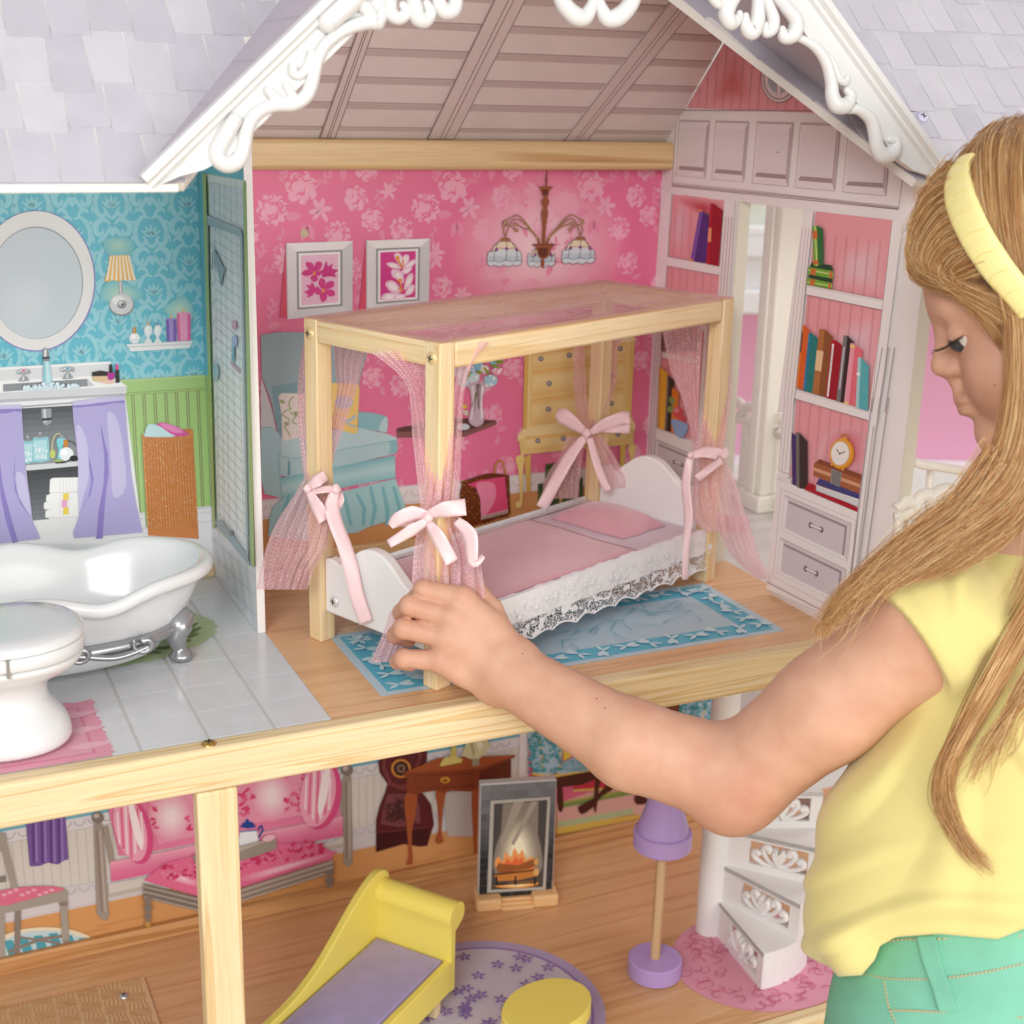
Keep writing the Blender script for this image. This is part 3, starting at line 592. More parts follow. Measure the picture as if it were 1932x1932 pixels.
# ---- framed flower pictures
for nm, quad, m in (('p1', [(305, 735), (930, 713), (928, 1392), (318, 1447)], 0), ('p2', [(1057, 710), (1655, 690), (1645, 1340), (1058, 1390)], 1)):
    p = Print(BACK, .1).view(*VB); A, B, C_, D = [np.array(q, float) for q in quad]
    def q(s, t, A=A, B=B, C_=C_, D=D): return tuple((A*(1-s)+B*s)*(1-t)+(D*(1-s)+C_*s)*t)
    sh = [(305, 760), (318, 1447), (210, 1430)] if m == 0 else [(1057, 720), (1058, 1390), (960, 1380)]
    p.poly('#d94a68', [sh[0], sh[1], (sh[1][0]-70, sh[1][1]-20)])
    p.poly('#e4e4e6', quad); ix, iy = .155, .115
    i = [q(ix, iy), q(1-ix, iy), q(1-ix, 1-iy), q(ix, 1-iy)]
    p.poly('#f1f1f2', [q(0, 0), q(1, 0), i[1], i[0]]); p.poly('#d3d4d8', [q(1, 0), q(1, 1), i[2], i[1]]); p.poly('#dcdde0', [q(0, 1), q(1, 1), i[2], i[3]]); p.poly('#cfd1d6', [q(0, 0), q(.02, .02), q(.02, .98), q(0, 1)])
    p.poly('#8f9296', i); j = [q(ix+.03, iy+.025), q(1-ix-.03, iy+.025), q(1-ix-.03, 1-iy-.025), q(ix+.03, 1-iy-.025)]; p.poly('#f4f4f5', j)
    k = [q(ix+.065, iy+.055), q(1-ix-.065, iy+.055), q(1-ix-.065, 1-iy-.055), q(ix+.065, 1-iy-.055)]; p.poly('#f0c3dd' if m == 0 else '#d93c93', k)
    if m == 0:
        for pt in ([(568, 1010), (500, 960), (490, 912), (550, 918), (575, 970)], [(570, 1000), (580, 920), (620, 905), (645, 930), (625, 980)], [(565, 1015), (500, 1045), (450, 1020), (490, 980), (540, 985)], [(575, 1010), (640, 985), (648, 1000), (620, 1040), (590, 1035)], [(560, 1030), (530, 1060), (570, 1098), (605, 1070), (590, 1035)]): p.poly('#d93a8e', pt, 4); p.line('#b51f6d', [pt[0], pt[2]], 4)
        for pt in ([(640, 1020), (660, 950), (685, 900), (700, 950), (745, 920), (735, 970), (795, 985), (760, 1020), (780, 1050), (700, 1045), (650, 1055)],): p.poly('#cf2f85', pt, 4)
        for pt in ([(655, 1175), (610, 1120), (625, 1062), (670, 1080), (672, 1130)], [(660, 1170), (690, 1100), (750, 1090), (750, 1140), (700, 1165)], [(665, 1180), (740, 1170), (765, 1215), (720, 1235), (690, 1215)], [(655, 1190), (620, 1220), (640, 1285), (685, 1260), (685, 1210)], [(640, 1180), (600, 1140), (560, 1170), (590, 1215), (630, 1210)], [(575, 1150), (545, 1095), (535, 1125), (490, 1125), (520, 1165), (475, 1190), (510, 1215), (500, 1245), (560, 1215)]): p.poly('#d93a8e', pt, 4)
        for x, y in ((568, 1010), (655, 1172)): p.poly('#f39c2d', [(x-12, y+20), (x-4, y-22), (x+4, y-5), (x+14, y-20), (x+10, y+18), (x, y+25)])
    else:
        for pt in ([(1385, 960), (1320, 860), (1340, 822), (1375, 835), (1405, 900)], [(1390, 950), (1400, 860), (1440, 838), (1462, 870), (1440, 930)], [(1400, 965), (1470, 900), (1525, 885), (1510, 930), (1440, 980)], [(1380, 975), (1290, 965), (1245, 925), (1290, 912), (1350, 930)], [(1395, 985), (1480, 945), (1480, 985), (1430, 1025), (1390, 1015)], [(1350, 985), (1300, 980), (1290, 1020), (1320, 1060), (1390, 1030)],
                   [(1330, 1060), (1310, 1030), (1330, 980), (1395, 1010), (1410, 1090), (1380, 1110)], [(1385, 1190), (1290, 1190), (1235, 1120), (1270, 1085), (1330, 1100)], [(1410, 1170), (1430, 1060), (1480, 1012), (1497, 1050), (1470, 1130)], [(1420, 1200), (1470, 1130), (1510, 1130), (1490, 1200), (1430, 1225)], [(1380, 1210), (1250, 1200), (1195, 1240), (1230, 1278), (1320, 1265)], [(1310, 1230), (1380, 1210), (1425, 1220), (1400, 1260), (1340, 1262)]):
            p.poly('#f3cfe4', pt, 4); mx = np.mean(pt, axis=0); p.poly('#fdf0f7', [tuple(mx+(np.array(w_)-mx)*.6) for w_ in pt], 4)
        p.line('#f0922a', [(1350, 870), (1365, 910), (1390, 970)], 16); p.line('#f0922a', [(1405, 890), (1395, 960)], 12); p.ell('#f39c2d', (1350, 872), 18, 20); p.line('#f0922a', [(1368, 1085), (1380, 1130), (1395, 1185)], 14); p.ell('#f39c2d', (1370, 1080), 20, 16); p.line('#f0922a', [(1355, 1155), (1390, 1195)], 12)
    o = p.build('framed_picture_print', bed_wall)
h = ztop([(478, 643)], VB)[0]; sv = lathe_vf((0, 0, 0), [(.28, 0), (.28, .03), (.22, .035)], 20); 
mk('peg_hole_plug', [(h[0]+a*1.0, 25.6-.02-z_, h[2]+b) for a, b, z_ in sv[0]], [f[::-1] for f in sv[1]], mat('raw_peg', '#cfc3a0', .6), bed_wall)
# ---- armchair
a = Print(BACK, .1).view(*VA); B0, B1, B2, B3 = '#a9cdd3', '#8fc3cb', '#bcdbe0', '#6fb0ba'
a.poly('#98b3b9', [(60, 140), (180, 118), (330, 115), (600, 130), (800, 190), (930, 280), (870, 520), (860, 780), (200, 930), (150, 700), (70, 480)])
a.poly('#7ea6ae', [(150, 560), (400, 520), (700, 540), (860, 560), (858, 820), (220, 960), (180, 820)])
a.poly('#c9cdd0', [(60, 480), (110, 620), (165, 800), (185, 920), (60, 900)])
a.poly(B0, [(60, 900), (150, 895), (220, 950), (250, 1040), (240, 1120), (225, 1300), (240, 1480), (90, 1440), (60, 1300)])
a.line(B3, [(60, 898), (150, 900), (215, 960), (240, 1060), (210, 1130), (215, 1300), (238, 1475)], 5, 4)
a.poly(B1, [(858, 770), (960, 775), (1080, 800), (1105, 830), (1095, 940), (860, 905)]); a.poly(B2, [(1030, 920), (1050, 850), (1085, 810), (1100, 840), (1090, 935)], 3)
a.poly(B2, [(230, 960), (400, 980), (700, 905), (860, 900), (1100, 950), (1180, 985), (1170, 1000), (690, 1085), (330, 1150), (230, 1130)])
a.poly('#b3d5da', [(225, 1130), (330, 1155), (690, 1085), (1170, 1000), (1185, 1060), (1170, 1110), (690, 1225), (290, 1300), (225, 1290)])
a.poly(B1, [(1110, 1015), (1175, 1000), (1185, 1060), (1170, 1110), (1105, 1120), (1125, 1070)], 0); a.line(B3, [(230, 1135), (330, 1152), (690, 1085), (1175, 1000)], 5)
a.poly('#5fa3ae', [(285, 1155), (300, 1180), (300, 1290), (280, 1290)])
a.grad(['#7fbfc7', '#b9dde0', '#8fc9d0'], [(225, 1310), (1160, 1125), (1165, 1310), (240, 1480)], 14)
a.poly('#a8d6da', [(240, 1480), (700, 1430), (1165, 1315), (1210, 1450), (1255, 1570), (1090, 1670), (950, 1710), (850, 1760), (740, 1770), (500, 1830), (120, 1790), (130, 1650), (160, 1550)])
for x0, x1, x2 in ((740, 760, 800), (850, 900, 900), (960, 990, 970), (1060, 1090, 1095), (1150, 1190, 1170), (620, 640, 650), (500, 500, 500), (300, 250, 220), (380, 350, 330)):
    a.poly('#7fbfc8', [(x0-14, 1440 if x0 < 900 else 1380), (x0+10, 1440 if x0 < 900 else 1380), (x1+26, 1560), (x2+12, 1700), (x2-14, 1700), (x1-10, 1560)])
a.poly('#e9e2dc', [(205, 640), (230, 615), (360, 618), (520, 610), (535, 640), (530, 960), (400, 975), (250, 1008), (235, 990), (230, 800)], 0)
for s_ in ([(330, 640), (290, 690), (305, 745)], [(310, 745), (260, 760), (235, 790)], [(230, 790), (290, 830), (280, 870), (250, 890)], [(250, 890), (280, 930), (300, 970)], [(300, 770), (350, 800), (400, 770)], [(360, 780), (320, 850), (360, 870)], [(420, 680), (450, 760), (410, 840)]): a.line('#9db07a', s_, 10, 4)
for x, y in ((235, 685), (270, 865), (350, 780), (440, 760)): a.ell('#9db07a', (x, y), 22, 14, rot=30)
a.poly('#f3d27a', [(640, 530), (860, 540), (868, 575), (850, 940), (830, 950), (640, 900)]); a.ell('#a9c8d8', (740, 690), 75, 55); a.line('#a9c8d8', [(720, 840), (790, 835), (838, 800)], 22, 4); a.line('#a9c8d8', [(760, 860), (838, 890)], 16)
a.build('armchair_print', bed_wall)
# ---- wall shelf with vase, basket, boxes and chest of drawers
s = Print(BACK, .1).view(*V4)
s.poly('#5c3936', [(-420, 980), (60, 875), (510, 905), (510, 945), (205, 1055), (-420, 1060)]); s.poly('#8a5b55', [(-420, 1010), (205, 1015), (512, 905), (512, 945), (205, 1060), (-420, 1065)])
s.ell('#cfdbe2', (200, 965), 60, 30)
s.build('wall_shelf_print', bed_wall)
s = Print(BACK, .14).view(*V4)
s.poly('#c9b6c4', [(235, 560), (300, 540), (420, 550), (415, 590), (390, 650), (378, 760), (395, 870), (380, 935), (320, 962), (262, 930), (250, 880), (275, 760), (265, 640), (240, 590)], 3)
s.poly('#e4d8e0', [(275, 580), (300, 580), (300, 780), (280, 900), (262, 900), (285, 760)], 0); s.poly('#a58a9c', [(330, 560), (365, 560), (350, 800), (330, 800)]); s.poly('#efe9ee', [(370, 580), (395, 590), (372, 700), (385, 870), (365, 900), (360, 760)])
for q in ([(345, 560), (280, 780)], [(320, 560), (345, 790)], [(335, 560), (300, 830)]): s.line('#5d6b33', q, 8)
rn = random.Random(2)
for x, y, r, cc in ((200, 540, 70, '#b5dcec'), (170, 440, 80, '#b5dcec'), (300, 500, 60, '#cfe8f2'), (455, 530, 75, '#a9d6e6'), (190, 480, 60, '#d9eef4'), (340, 400, 60, '#8fcbe4'), (270, 420, 55, '#7fc0dd'), (480, 350, 45, '#8fcbe4'), (510, 440, 52, '#eeb0c4'), (395, 420, 48, '#f1e6d0'), (230, 400, 40, '#f3c4d2'), (420, 340, 30, '#f0bccc')):
    s.ell(cc, (x, y), r*.8, r*.75)
    for k in range(9): an = rn.uniform(0, 6.3); d = r*rn.uniform(.3, .85); s.ell(('#e9f5fa', '#ffffff', cc)[k % 3], (x+d*math.cos(an), y+d*math.sin(an)), r*.2, r*.18, 8)
for q in ([(240, 440), (225, 520), (265, 460)], [(320, 430), (360, 440), (370, 460), (330, 465)], [(380, 400), (420, 430), (440, 475), (405, 450)], [(480, 340), (540, 335), (575, 355), (520, 370)], [(440, 370), (500, 380), (540, 405), (480, 405)]): s.poly('#7fa32f', q, 3)
s.ell('#e7c93c', (200, 770), 25, 20); s.poly('#d9cdbf', [(180, 800), (240, 810), (235, 860), (190, 840)])
s.build('flower_vase_print', bed_wall)
def drawerfront(d, quad, knobs, dark=True):
    d.poly('#e9cf86', quad); A, B, C_, D = [np.array(q, float) for q in quad]
    f = lambda s, t: tuple((A*(1-s)+B*s)*(1-t)+(D*(1-s)+C_*s)*t)
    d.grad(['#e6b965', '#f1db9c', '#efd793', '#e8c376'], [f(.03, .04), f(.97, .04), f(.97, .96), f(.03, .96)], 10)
    for sx, ty in knobs: x, y = f(sx, ty); d.ell('#6d6a72', (x, y), 25, 25); d.ell('#9a98a2', (x, y), 17, 17); d.ell('#c8c6ce', (x-3, y-3), 7, 7)
d = Print(BACK, .13).view(*V4)
d.poly('#e6c877', [(775, 190), (1810, 70), (1770, 900), (757, 1005)]); d.poly('#f2dfa3', [(815, 230), (1760, 120), (1715, 880), (795, 985)])
d.poly('#ddb65f', [(775, 190), (815, 190), (795, 1000), (757, 1005)]); d.poly('#f3e4b4', [(1640, 95), (1700, 85), (1835, 150), (1640, 180)])
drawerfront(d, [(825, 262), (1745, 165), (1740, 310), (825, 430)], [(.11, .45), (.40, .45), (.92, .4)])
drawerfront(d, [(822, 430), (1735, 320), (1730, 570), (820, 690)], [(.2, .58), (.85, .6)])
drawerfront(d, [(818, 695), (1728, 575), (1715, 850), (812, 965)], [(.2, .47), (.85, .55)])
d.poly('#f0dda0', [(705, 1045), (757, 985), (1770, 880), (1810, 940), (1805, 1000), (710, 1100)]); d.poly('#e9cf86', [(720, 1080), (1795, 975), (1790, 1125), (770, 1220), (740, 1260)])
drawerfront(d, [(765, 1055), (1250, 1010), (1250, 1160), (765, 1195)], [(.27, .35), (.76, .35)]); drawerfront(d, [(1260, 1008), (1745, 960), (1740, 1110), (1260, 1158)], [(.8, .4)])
for lg in ([(685, 1270), (700, 1235), (740, 1230), (770, 1255), (755, 1400), (755, 1600), (745, 1690), (730, 1722), (690, 1710), (690, 1670), (725, 1640), (720, 1450), (705, 1330)], [(1815, 1150), (1790, 1125), (1740, 1150), (1765, 1270), (1745, 1400), (1730, 1520), (1755, 1520), (1775, 1380), (1805, 1200)]): d.poly('#ecd486', lg, 3)
d.poly('#ddbb62', [(770, 1250), (828, 1215), (828, 1565), (788, 1570)]); d.poly('#ddbb62', [(1665, 1140), (1720, 1130), (1710, 1300), (1665, 1400)])
d.build('chest_of_drawers_print', bed_wall)
b = Print(BACK, .13).view(*V4)
b.line('#b5753c', [(490, 1410), (500, 1330), (530, 1285), (560, 1290), (585, 1350), (595, 1410)], 22, 5); b.line('#d79a5e', [(490, 1400), (500, 1330), (530, 1283), (560, 1288), (585, 1350), (595, 1400)], 9, 5)
b.poly('#6b3416', [(190, 1470), (420, 1400), (520, 1400), (630, 1415), (640, 1770), (600, 1800), (270, 1905), (190, 1880), (165, 1600)])
rn = random.Random(4)
for i in range(14):
    for j in range(10):
        x, y = 185+j*46+(i % 2)*20, 1480+i*31-j*6
        if x < 632: b.ell(('#8a4a22', '#9b5a2c', '#7a3d1a')[(i+j) % 3], (x, y), 19, 10, 6, rot=25 if i % 2 else -25)
b.poly('#e0507f', [(225, 1500), (340, 1460), (580, 1425), (612, 1745), (480, 1770), (360, 1800), (350, 1640), (330, 1560), (300, 1525)]); b.poly('#ee8fb0', [(330, 1480), (480, 1490), (490, 1640), (420, 1760), (360, 1790), (350, 1640), (320, 1550)], 3)
for k in range(16): x = 362+k*16; y = 1805-k*4; b.line('#f0e6dc', [(x, y-14), (x, y+24)], 7)
b.build('wicker_basket_print', bed_wall)
g = Print(BACK, .1).view(*V4)
g.poly('#5a7048', [(972, 1315), (1280, 1270), (1280, 1560), (960, 1560)]); g.poly('#41552f', [(972, 1315), (1280, 1270), (1280, 1330), (975, 1370)]); g.poly('#4f6640', [(900, 1500), (1320, 1440), (1330, 1700), (900, 1720)]); g.poly('#3d5030', [(900, 1500), (1320, 1440), (1320, 1510), (902, 1570)]); g.poly('#cdb778', [(1100, 1560), (1125, 1556), (1130, 1720), (1100, 1720)])
g.build('gift_boxes_print', bed_wall)
# =================================================================== printed paper of the bookcase wall
VD = (2230, 150, 3130, 1932); VE = (2230, 640, 2800, 874); VF = (2660, 700, 3100, 1214); VG = (2600, 1350, 3060, 1169)
PB, PBL = '#eda3aa', '#d39a9f'
def rpx(q, view): return RIGHT.hit(*Print(RIGHT).view(*view).px([q])[0])
def ry(y, z, off): return (34.4-off, y, z)
g = Print(RIGHT, .01); zb = (rpx((205, 478), VD)[2]+rpx((1170, 487), VD)[2])/2
yb, yf = 55.0-zb, zb-32.9
g.raw(PB, [ry(yb, zb, g.off), ry(11.2, 43.6, g.off), ry(yf, zb, g.off)])
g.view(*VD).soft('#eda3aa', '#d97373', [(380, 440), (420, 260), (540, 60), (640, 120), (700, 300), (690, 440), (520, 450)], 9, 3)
def beads(P, pts, step=1.06, col=PBL):
    """groove lines printed at equal steps of y between two z(y) limits"""
    (ya, za0, za1), (yb_, zb0, zb1) = pts; y = math.ceil(min(ya, yb_)/step)*step
    while y < max(ya, yb_)-.05:
        t = (y-ya)/(yb_-ya); z0, z1 = za0+(zb0-za0)*t, za1+(zb1-za1)*t
        for d in (-.05, .05): P.raw(col, [ry(y+d-.016, z0, P.off), ry(y+d+.016, z0, P.off), ry(y+d+.016, z1, P.off), ry(y+d-.016, z1, P.off)])
        y += step
beads(g, ((yb-.3, zb, zb+.3), (11.2, zb, 43.4))); beads(g, ((11.2, zb, 43.4), (yf, zb, zb+.2)))
for rr, cc in ((1.0, '#a98f92'), (.95, '#eadfe0'), (.88, '#b49a9c'), (.80, '#e9dedf'), (.62, '#aab4bd')): g.ell(cc, (905, 250), 135*rr, 180*rr)
g.poly('#e9dedf', [(888, 130), (915, 130), (915, 380), (886, 380)]); g.line('#b49a9c', [(886, 130), (886, 378)], 5); g.line('#b49a9c', [(917, 130), (917, 378)], 5)
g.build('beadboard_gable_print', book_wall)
f = Print(RIGHT, .03).view(*VD); LN = '#b39da0'
f.line('#a58d90', [(190, 482), (1900, 492)], 8); f.line(LN, [(148, 545), (118, 1022)], 4); f.line(LN, [(1805, 950), (1770, 1195)], 4)
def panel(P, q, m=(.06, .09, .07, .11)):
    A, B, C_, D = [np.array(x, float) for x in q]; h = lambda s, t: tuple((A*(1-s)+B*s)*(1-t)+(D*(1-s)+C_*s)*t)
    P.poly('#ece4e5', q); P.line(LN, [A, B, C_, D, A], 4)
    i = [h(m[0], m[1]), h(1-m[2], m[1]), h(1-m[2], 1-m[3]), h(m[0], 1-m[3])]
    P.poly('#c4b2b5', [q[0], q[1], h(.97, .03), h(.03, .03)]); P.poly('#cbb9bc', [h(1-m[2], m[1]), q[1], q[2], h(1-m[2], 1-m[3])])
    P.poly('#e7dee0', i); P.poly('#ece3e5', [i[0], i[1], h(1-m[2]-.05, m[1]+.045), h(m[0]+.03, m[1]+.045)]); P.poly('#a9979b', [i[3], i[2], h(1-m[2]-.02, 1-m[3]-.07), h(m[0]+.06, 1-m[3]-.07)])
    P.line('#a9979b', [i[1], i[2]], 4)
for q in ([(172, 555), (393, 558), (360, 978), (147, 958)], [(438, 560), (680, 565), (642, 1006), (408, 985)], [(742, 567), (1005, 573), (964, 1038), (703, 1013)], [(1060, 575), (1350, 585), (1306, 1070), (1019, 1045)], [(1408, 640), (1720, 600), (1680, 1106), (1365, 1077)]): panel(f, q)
f.build('frieze_panels_print', book_wall)
c = Print(RIGHT, .05).view(*VD)
c.line('#a48a8d', [(118, 1025), (560, 1068), (1100, 1122), (1775, 1198)], 6); c.line('#8f7578', [(118, 1036), (560, 1080), (1100, 1136), (1770, 1205)], 5); c.line('#b9a3a6', [(118, 1012), (560, 1054), (1775, 1186)], 4)
c.build('cornice_lines_print', book_wall)
# pink shelf backs with printed light
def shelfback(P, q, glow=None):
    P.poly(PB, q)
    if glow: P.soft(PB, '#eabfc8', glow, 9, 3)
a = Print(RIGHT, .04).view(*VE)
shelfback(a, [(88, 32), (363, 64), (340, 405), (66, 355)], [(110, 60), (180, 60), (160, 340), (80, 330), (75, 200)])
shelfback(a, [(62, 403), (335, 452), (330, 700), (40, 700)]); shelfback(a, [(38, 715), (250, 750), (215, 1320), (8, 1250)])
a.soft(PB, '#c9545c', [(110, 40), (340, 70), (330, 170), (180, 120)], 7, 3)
ex = [rpx(q, VE) for q in ((88, 32), (363, 64), (66, 355), (340, 405))]
yl, yr = ex[0][1]-.1, ex[1][1]+.1
beads(a, ((yl, 1, 25.0), (yr, 1, 25.0)))
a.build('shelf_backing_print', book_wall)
b = Print(RIGHT, .04).view(*VF)
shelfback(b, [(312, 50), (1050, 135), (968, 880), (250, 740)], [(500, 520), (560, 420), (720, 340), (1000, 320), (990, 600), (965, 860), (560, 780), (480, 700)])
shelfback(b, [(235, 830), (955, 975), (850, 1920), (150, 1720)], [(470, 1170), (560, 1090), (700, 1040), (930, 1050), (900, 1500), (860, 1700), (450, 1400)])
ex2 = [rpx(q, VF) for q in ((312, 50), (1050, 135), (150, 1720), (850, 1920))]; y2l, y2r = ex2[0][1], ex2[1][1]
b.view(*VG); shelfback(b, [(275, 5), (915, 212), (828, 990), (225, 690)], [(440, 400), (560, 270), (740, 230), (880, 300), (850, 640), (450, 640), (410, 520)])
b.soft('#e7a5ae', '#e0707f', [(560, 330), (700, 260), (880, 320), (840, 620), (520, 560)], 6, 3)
beads(b, ((y2l-.05, 6.0, 25.0), (y2r+.1, 6.4, 25.0)))
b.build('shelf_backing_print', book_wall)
# cover everything outside the openings again: shelves, stiles, pilasters (printed white woodwork)
s = Print(RIGHT, .12)
def zline(pts, view): return [rpx(q, view) for q in pts]
W1 = '#f3eeed'
s.view(*VE)
for q in ([(65, 355), (340, 405), (335, 452), (60, 403)], [(40, 850), (225, 890), (222, 915), (38, 882)], [(38, 715), (335, 700), (335, 690), (40, 690)]): s.poly(W1, q); s.line(LN, [q[0], q[1]], 4); s.line(LN, [q[3], q[2]], 3)
s.poly(W1, [(8, 1245), (215, 1330), (170, 1932), (-60, 1932)]); s.poly(W1, [(363, 60), (420, 60), (330, 1500), (215, 1330), (330, 560)])
s.poly(W1, [(35, 0), (88, 30), (8, 1260), (-60, 1932), (-80, 1932), (0, 540)])
for x0, x1 in ((372, 268), (388, 284), (404, 300)): s.line('#b7a6aa', [(x0, 150), (x1, 1500)], 4)
for x0, x1 in ((12, -66), (24, -50), (36, -34)): s.line('#b7a6aa', [(x0, 720), (x1, 1900)], 4)
def drawer(P, q, hx, view=None):
    A, B, C_, D = [np.array(x, float) for x in q]; h = lambda u, t: tuple((A*(1-u)+B*u)*(1-t)+(D*(1-u)+C_*u)*t)
    P.poly('#ded3d6', q); P.line('#9c8d93', [A, B, C_, D, A], 4); P.poly('#f3eff0', [A, D, h(.05, .93), h(.05, .09)]); P.poly('#f3eff0', [D, C_, h(.95, .91), h(.05, .91)])
    i = [h(.06, .10), h(.94, .10), h(.94, .90), h(.06, .90)]; P.poly('#9f969c', i); P.poly('#d8cfd5', [h(.06, .17), h(.91, .17), h(.91, .9), h(.06, .9)])
    (x0, y0), (x1, y1), r = hx
    for x, y in ((x0, y0), (x1, y1)): P.ell('#8b7a80', (x, y), r, r*1.5); P.ell('#6d5c63', (x, y), r*.65, r)
    P.line('#8b7a80', [(x0, y0), (x1, y1)], r*1.5); P.line('#f2edee', [(x0, y0-2), (x1, y1-2)], r*.9)
drawer(s, [(10, 1310), (205, 1390), (180, 1535), (-5, 1455)], ((103, 1425), (142, 1440), 8)); drawer(s, [(0, 1505), (180, 1585), (160, 1735), (-20, 1655)], ((90, 1622), (128, 1640), 8))
s.view(*VF)
for q in ([(248, 740), (970, 878), (960, 975), (238, 828)], [(148, 1715), (850, 1920), (830, 2010), (135, 1805)]): s.poly(W1, q); s.line('#b59fa2', [q[0], q[1]], 6); s.line('#cdbabc', [(q[0][0], q[0][1]+16), (q[1][0], q[1][1]+16)], 4); s.line(LN, [q[3], q[2]], 5)
s.poly(W1, [(212, 40), (312, 50), (235, 740), (130, 1800), (30, 1932), (-30, 1932)]); s.poly(W1, [(1050, 130), (1150, 150), (900, 2100), (820, 2010), (960, 940)])
for x0, x1 in ((208, 20), (240, 55), (270, 90)): s.line('#b7a6aa', [(x0, 200), (x1, 1932)], 4)
s.line(LN, [(312, 50), (130, 1850)], 4); s.line(LN, [(1050, 135), (848, 1932)], 5)
for x0, x1 in ((958, 856), (1015, 918), (1072, 982)): s.line('#b9b1b6', [(x0, 1325), (x1, 1932)], 12)
s.view(*VG)
s.poly(W1, [(270, 0), (225, 690), (130, 700), (180, 0)]); s.poly(W1, [(915, 205), (960, 200), (800, 1500), (700, 2050), (800, 1300), (828, 990)])
for x0, x1 in ((195, 135), (222, 165), (250, 195)): s.line('#b7a6aa', [(x0, 0), (x1, 630)], 4)
s.poly('#efe7e8', [(125, 660), (245, 705), (243, 745), (122, 700)]); s.line(LN, [(132, 628), (228, 662)], 5); s.line(LN, [(122, 700), (243, 748)], 5)
s.poly(W1, [(122, 702), (243, 745), (828, 990), (770, 1500), (600, 1900), (30, 1650), (40, 1580)]); s.line(LN, [(360, 800), (828, 992)], 4)
s.line('#c5b3b7', [(160, 790), (805, 1060), (770, 1490)], 4); s.line('#c5b3b7', [(160, 790), (90, 1548), (580, 1800)], 4)
drawer(s, [(193, 845), (770, 1090), (735, 1415), (163, 1142)], ((415, 1102), (510, 1142), 18)); drawer(s, [(155, 1212), (725, 1485), (690, 1790), (125, 1508)], ((375, 1477), (468, 1522), 18))
for x0, x1 in ((952, 760), (1022, 820), (1094, 880)): s.line('#b4aab0', [(x0, 0), (x1, 1540)], 10)
s.line('#b09ca0', [(38, 1590), (560, 1860)], 9); s.line('#cbbabd', [(30, 1655), (560, 1935)], 4)
s.build('bookcase_woodwork_print', book_wall)
# books and clock
k = Print(RIGHT, .2).view(*VE)
k.poly('#f0912f', [(238, 110), (252, 112), (206, 378), (190, 375)]); k.poly('#7a55a8', [(237, 122), (258, 118), (212, 380), (192, 362)]); k.poly('#4f2f7d', [(258, 118), (288, 155), (272, 390), (210, 380)]); k.poly('#55504d', [(272, 128), (288, 135), (284, 156)]); k.poly('#b9182d', [(296, 78), (310, 80), (290, 396), (272, 392)]); k.poly('#a01426', [(308, 78), (360, 115), (335, 405), (288, 396)]); k.poly('#f0a070', [(286, 205), (302, 207), (298, 280), (280, 276)])
k.build('books_print', book_wall)
k = Print(RIGHT, .2).view(*VE)
for i in range(9): k.poly(('#7d5a60', '#9a7a7c', '#5d4a50', '#8a3a44')[i % 4], [(40+i*22, 720), (60+i*22, 716), (50+i*22, 850), (36+i*20, 845)])
k.poly('#f0b83a', [(28, 925), (75, 965), (55, 1258), (20, 1245)]); k.poly('#d99f2c', [(28, 925), (38, 935), (30, 1250), (20, 1245)]); k.poly('#302a2c', [(70, 970), (105, 1000), (95, 1270), (56, 1258)]); k.poly('#77736f', [(70, 970), (80, 1000), (66, 1262), (56, 1258)]); k.poly('#e5822c', [(95, 1035), (130, 1060), (120, 1280), (90, 1268)])
k.ell('#7fa05a', (95, 1105), 14, 22, rot=-20); k.ell('#7fa05a', (90, 1150), 20, 18); k.ell('#d95560', (125, 1165), 28, 26); k.ell('#e98f98', (118, 1155), 14, 12); k.ell('#d95560', (145, 1200), 22, 20); k.poly('#94b4e2', [(95, 1200), (175, 1230), (168, 1275), (145, 1300), (115, 1285), (100, 1250)], 3)
k.build('books_and_flower_cup_print', book_wall)
k = Print(RIGHT, .2).view(*VF); G1, G2, G3, OR = '#6fb03c', '#2f7040', '#1f4a2c', '#d0743c'
k.poly(G3, [(272, 575), (300, 528), (480, 555), (500, 605)]); k.poly(G1, [(264, 570), (500, 610), (495, 682), (258, 636)]); k.line('#d9d98a', [(262, 600), (500, 642)], 12); k.poly(OR, [(290, 580), (338, 588), (330, 652), (284, 640)]); k.poly(OR, [(465, 608), (490, 614), (485, 680), (458, 672)])
k.poly(G3, [(260, 665), (275, 640), (490, 682), (488, 720)]); k.poly(G1, [(252, 672), (490, 722), (485, 776), (248, 735)]); k.line('#d9d98a', [(250, 708), (490, 752)], 10); k.poly(OR, [(282, 682), (328, 692), (322, 748), (280, 738)]); k.poly(OR, [(455, 715), (478, 722), (474, 776), (450, 770)])
k.poly(G1, [(303, 192), (345, 182), (362, 562), (316, 565)]); k.poly(G2, [(345, 182), (402, 210), (410, 545), (362, 562)]); k.line('#e0e09a', [(330, 185), (345, 560)], 10); k.poly(OR, [(303, 235), (348, 228), (352, 305), (308, 312)]); k.poly(OR, [(312, 512), (358, 505), (360, 545), (316, 550)])
k.build('books_print', book_wall)
k = Print(RIGHT, .2).view(*VF)
def bookp(q1, c1, q2, c2): k.poly(c1, q1); k.poly(c2, q2)
bookp([(212, 1110), (222, 1115), (165, 1700), (150, 1690)], '#f08a2c', [(222, 1112), (290, 1180), (220, 1722), (162, 1702)], '#df6428')
k.poly('#5a3a3a', [(205, 1180), (215, 1180), (198, 1370), (186, 1370)])
bookp([(268, 1183), (295, 1188), (240, 1735), (215, 1730)], '#1b7ea6', [(292, 1186), (355, 1240), (302, 1755), (240, 1735)], '#1f7f7c')
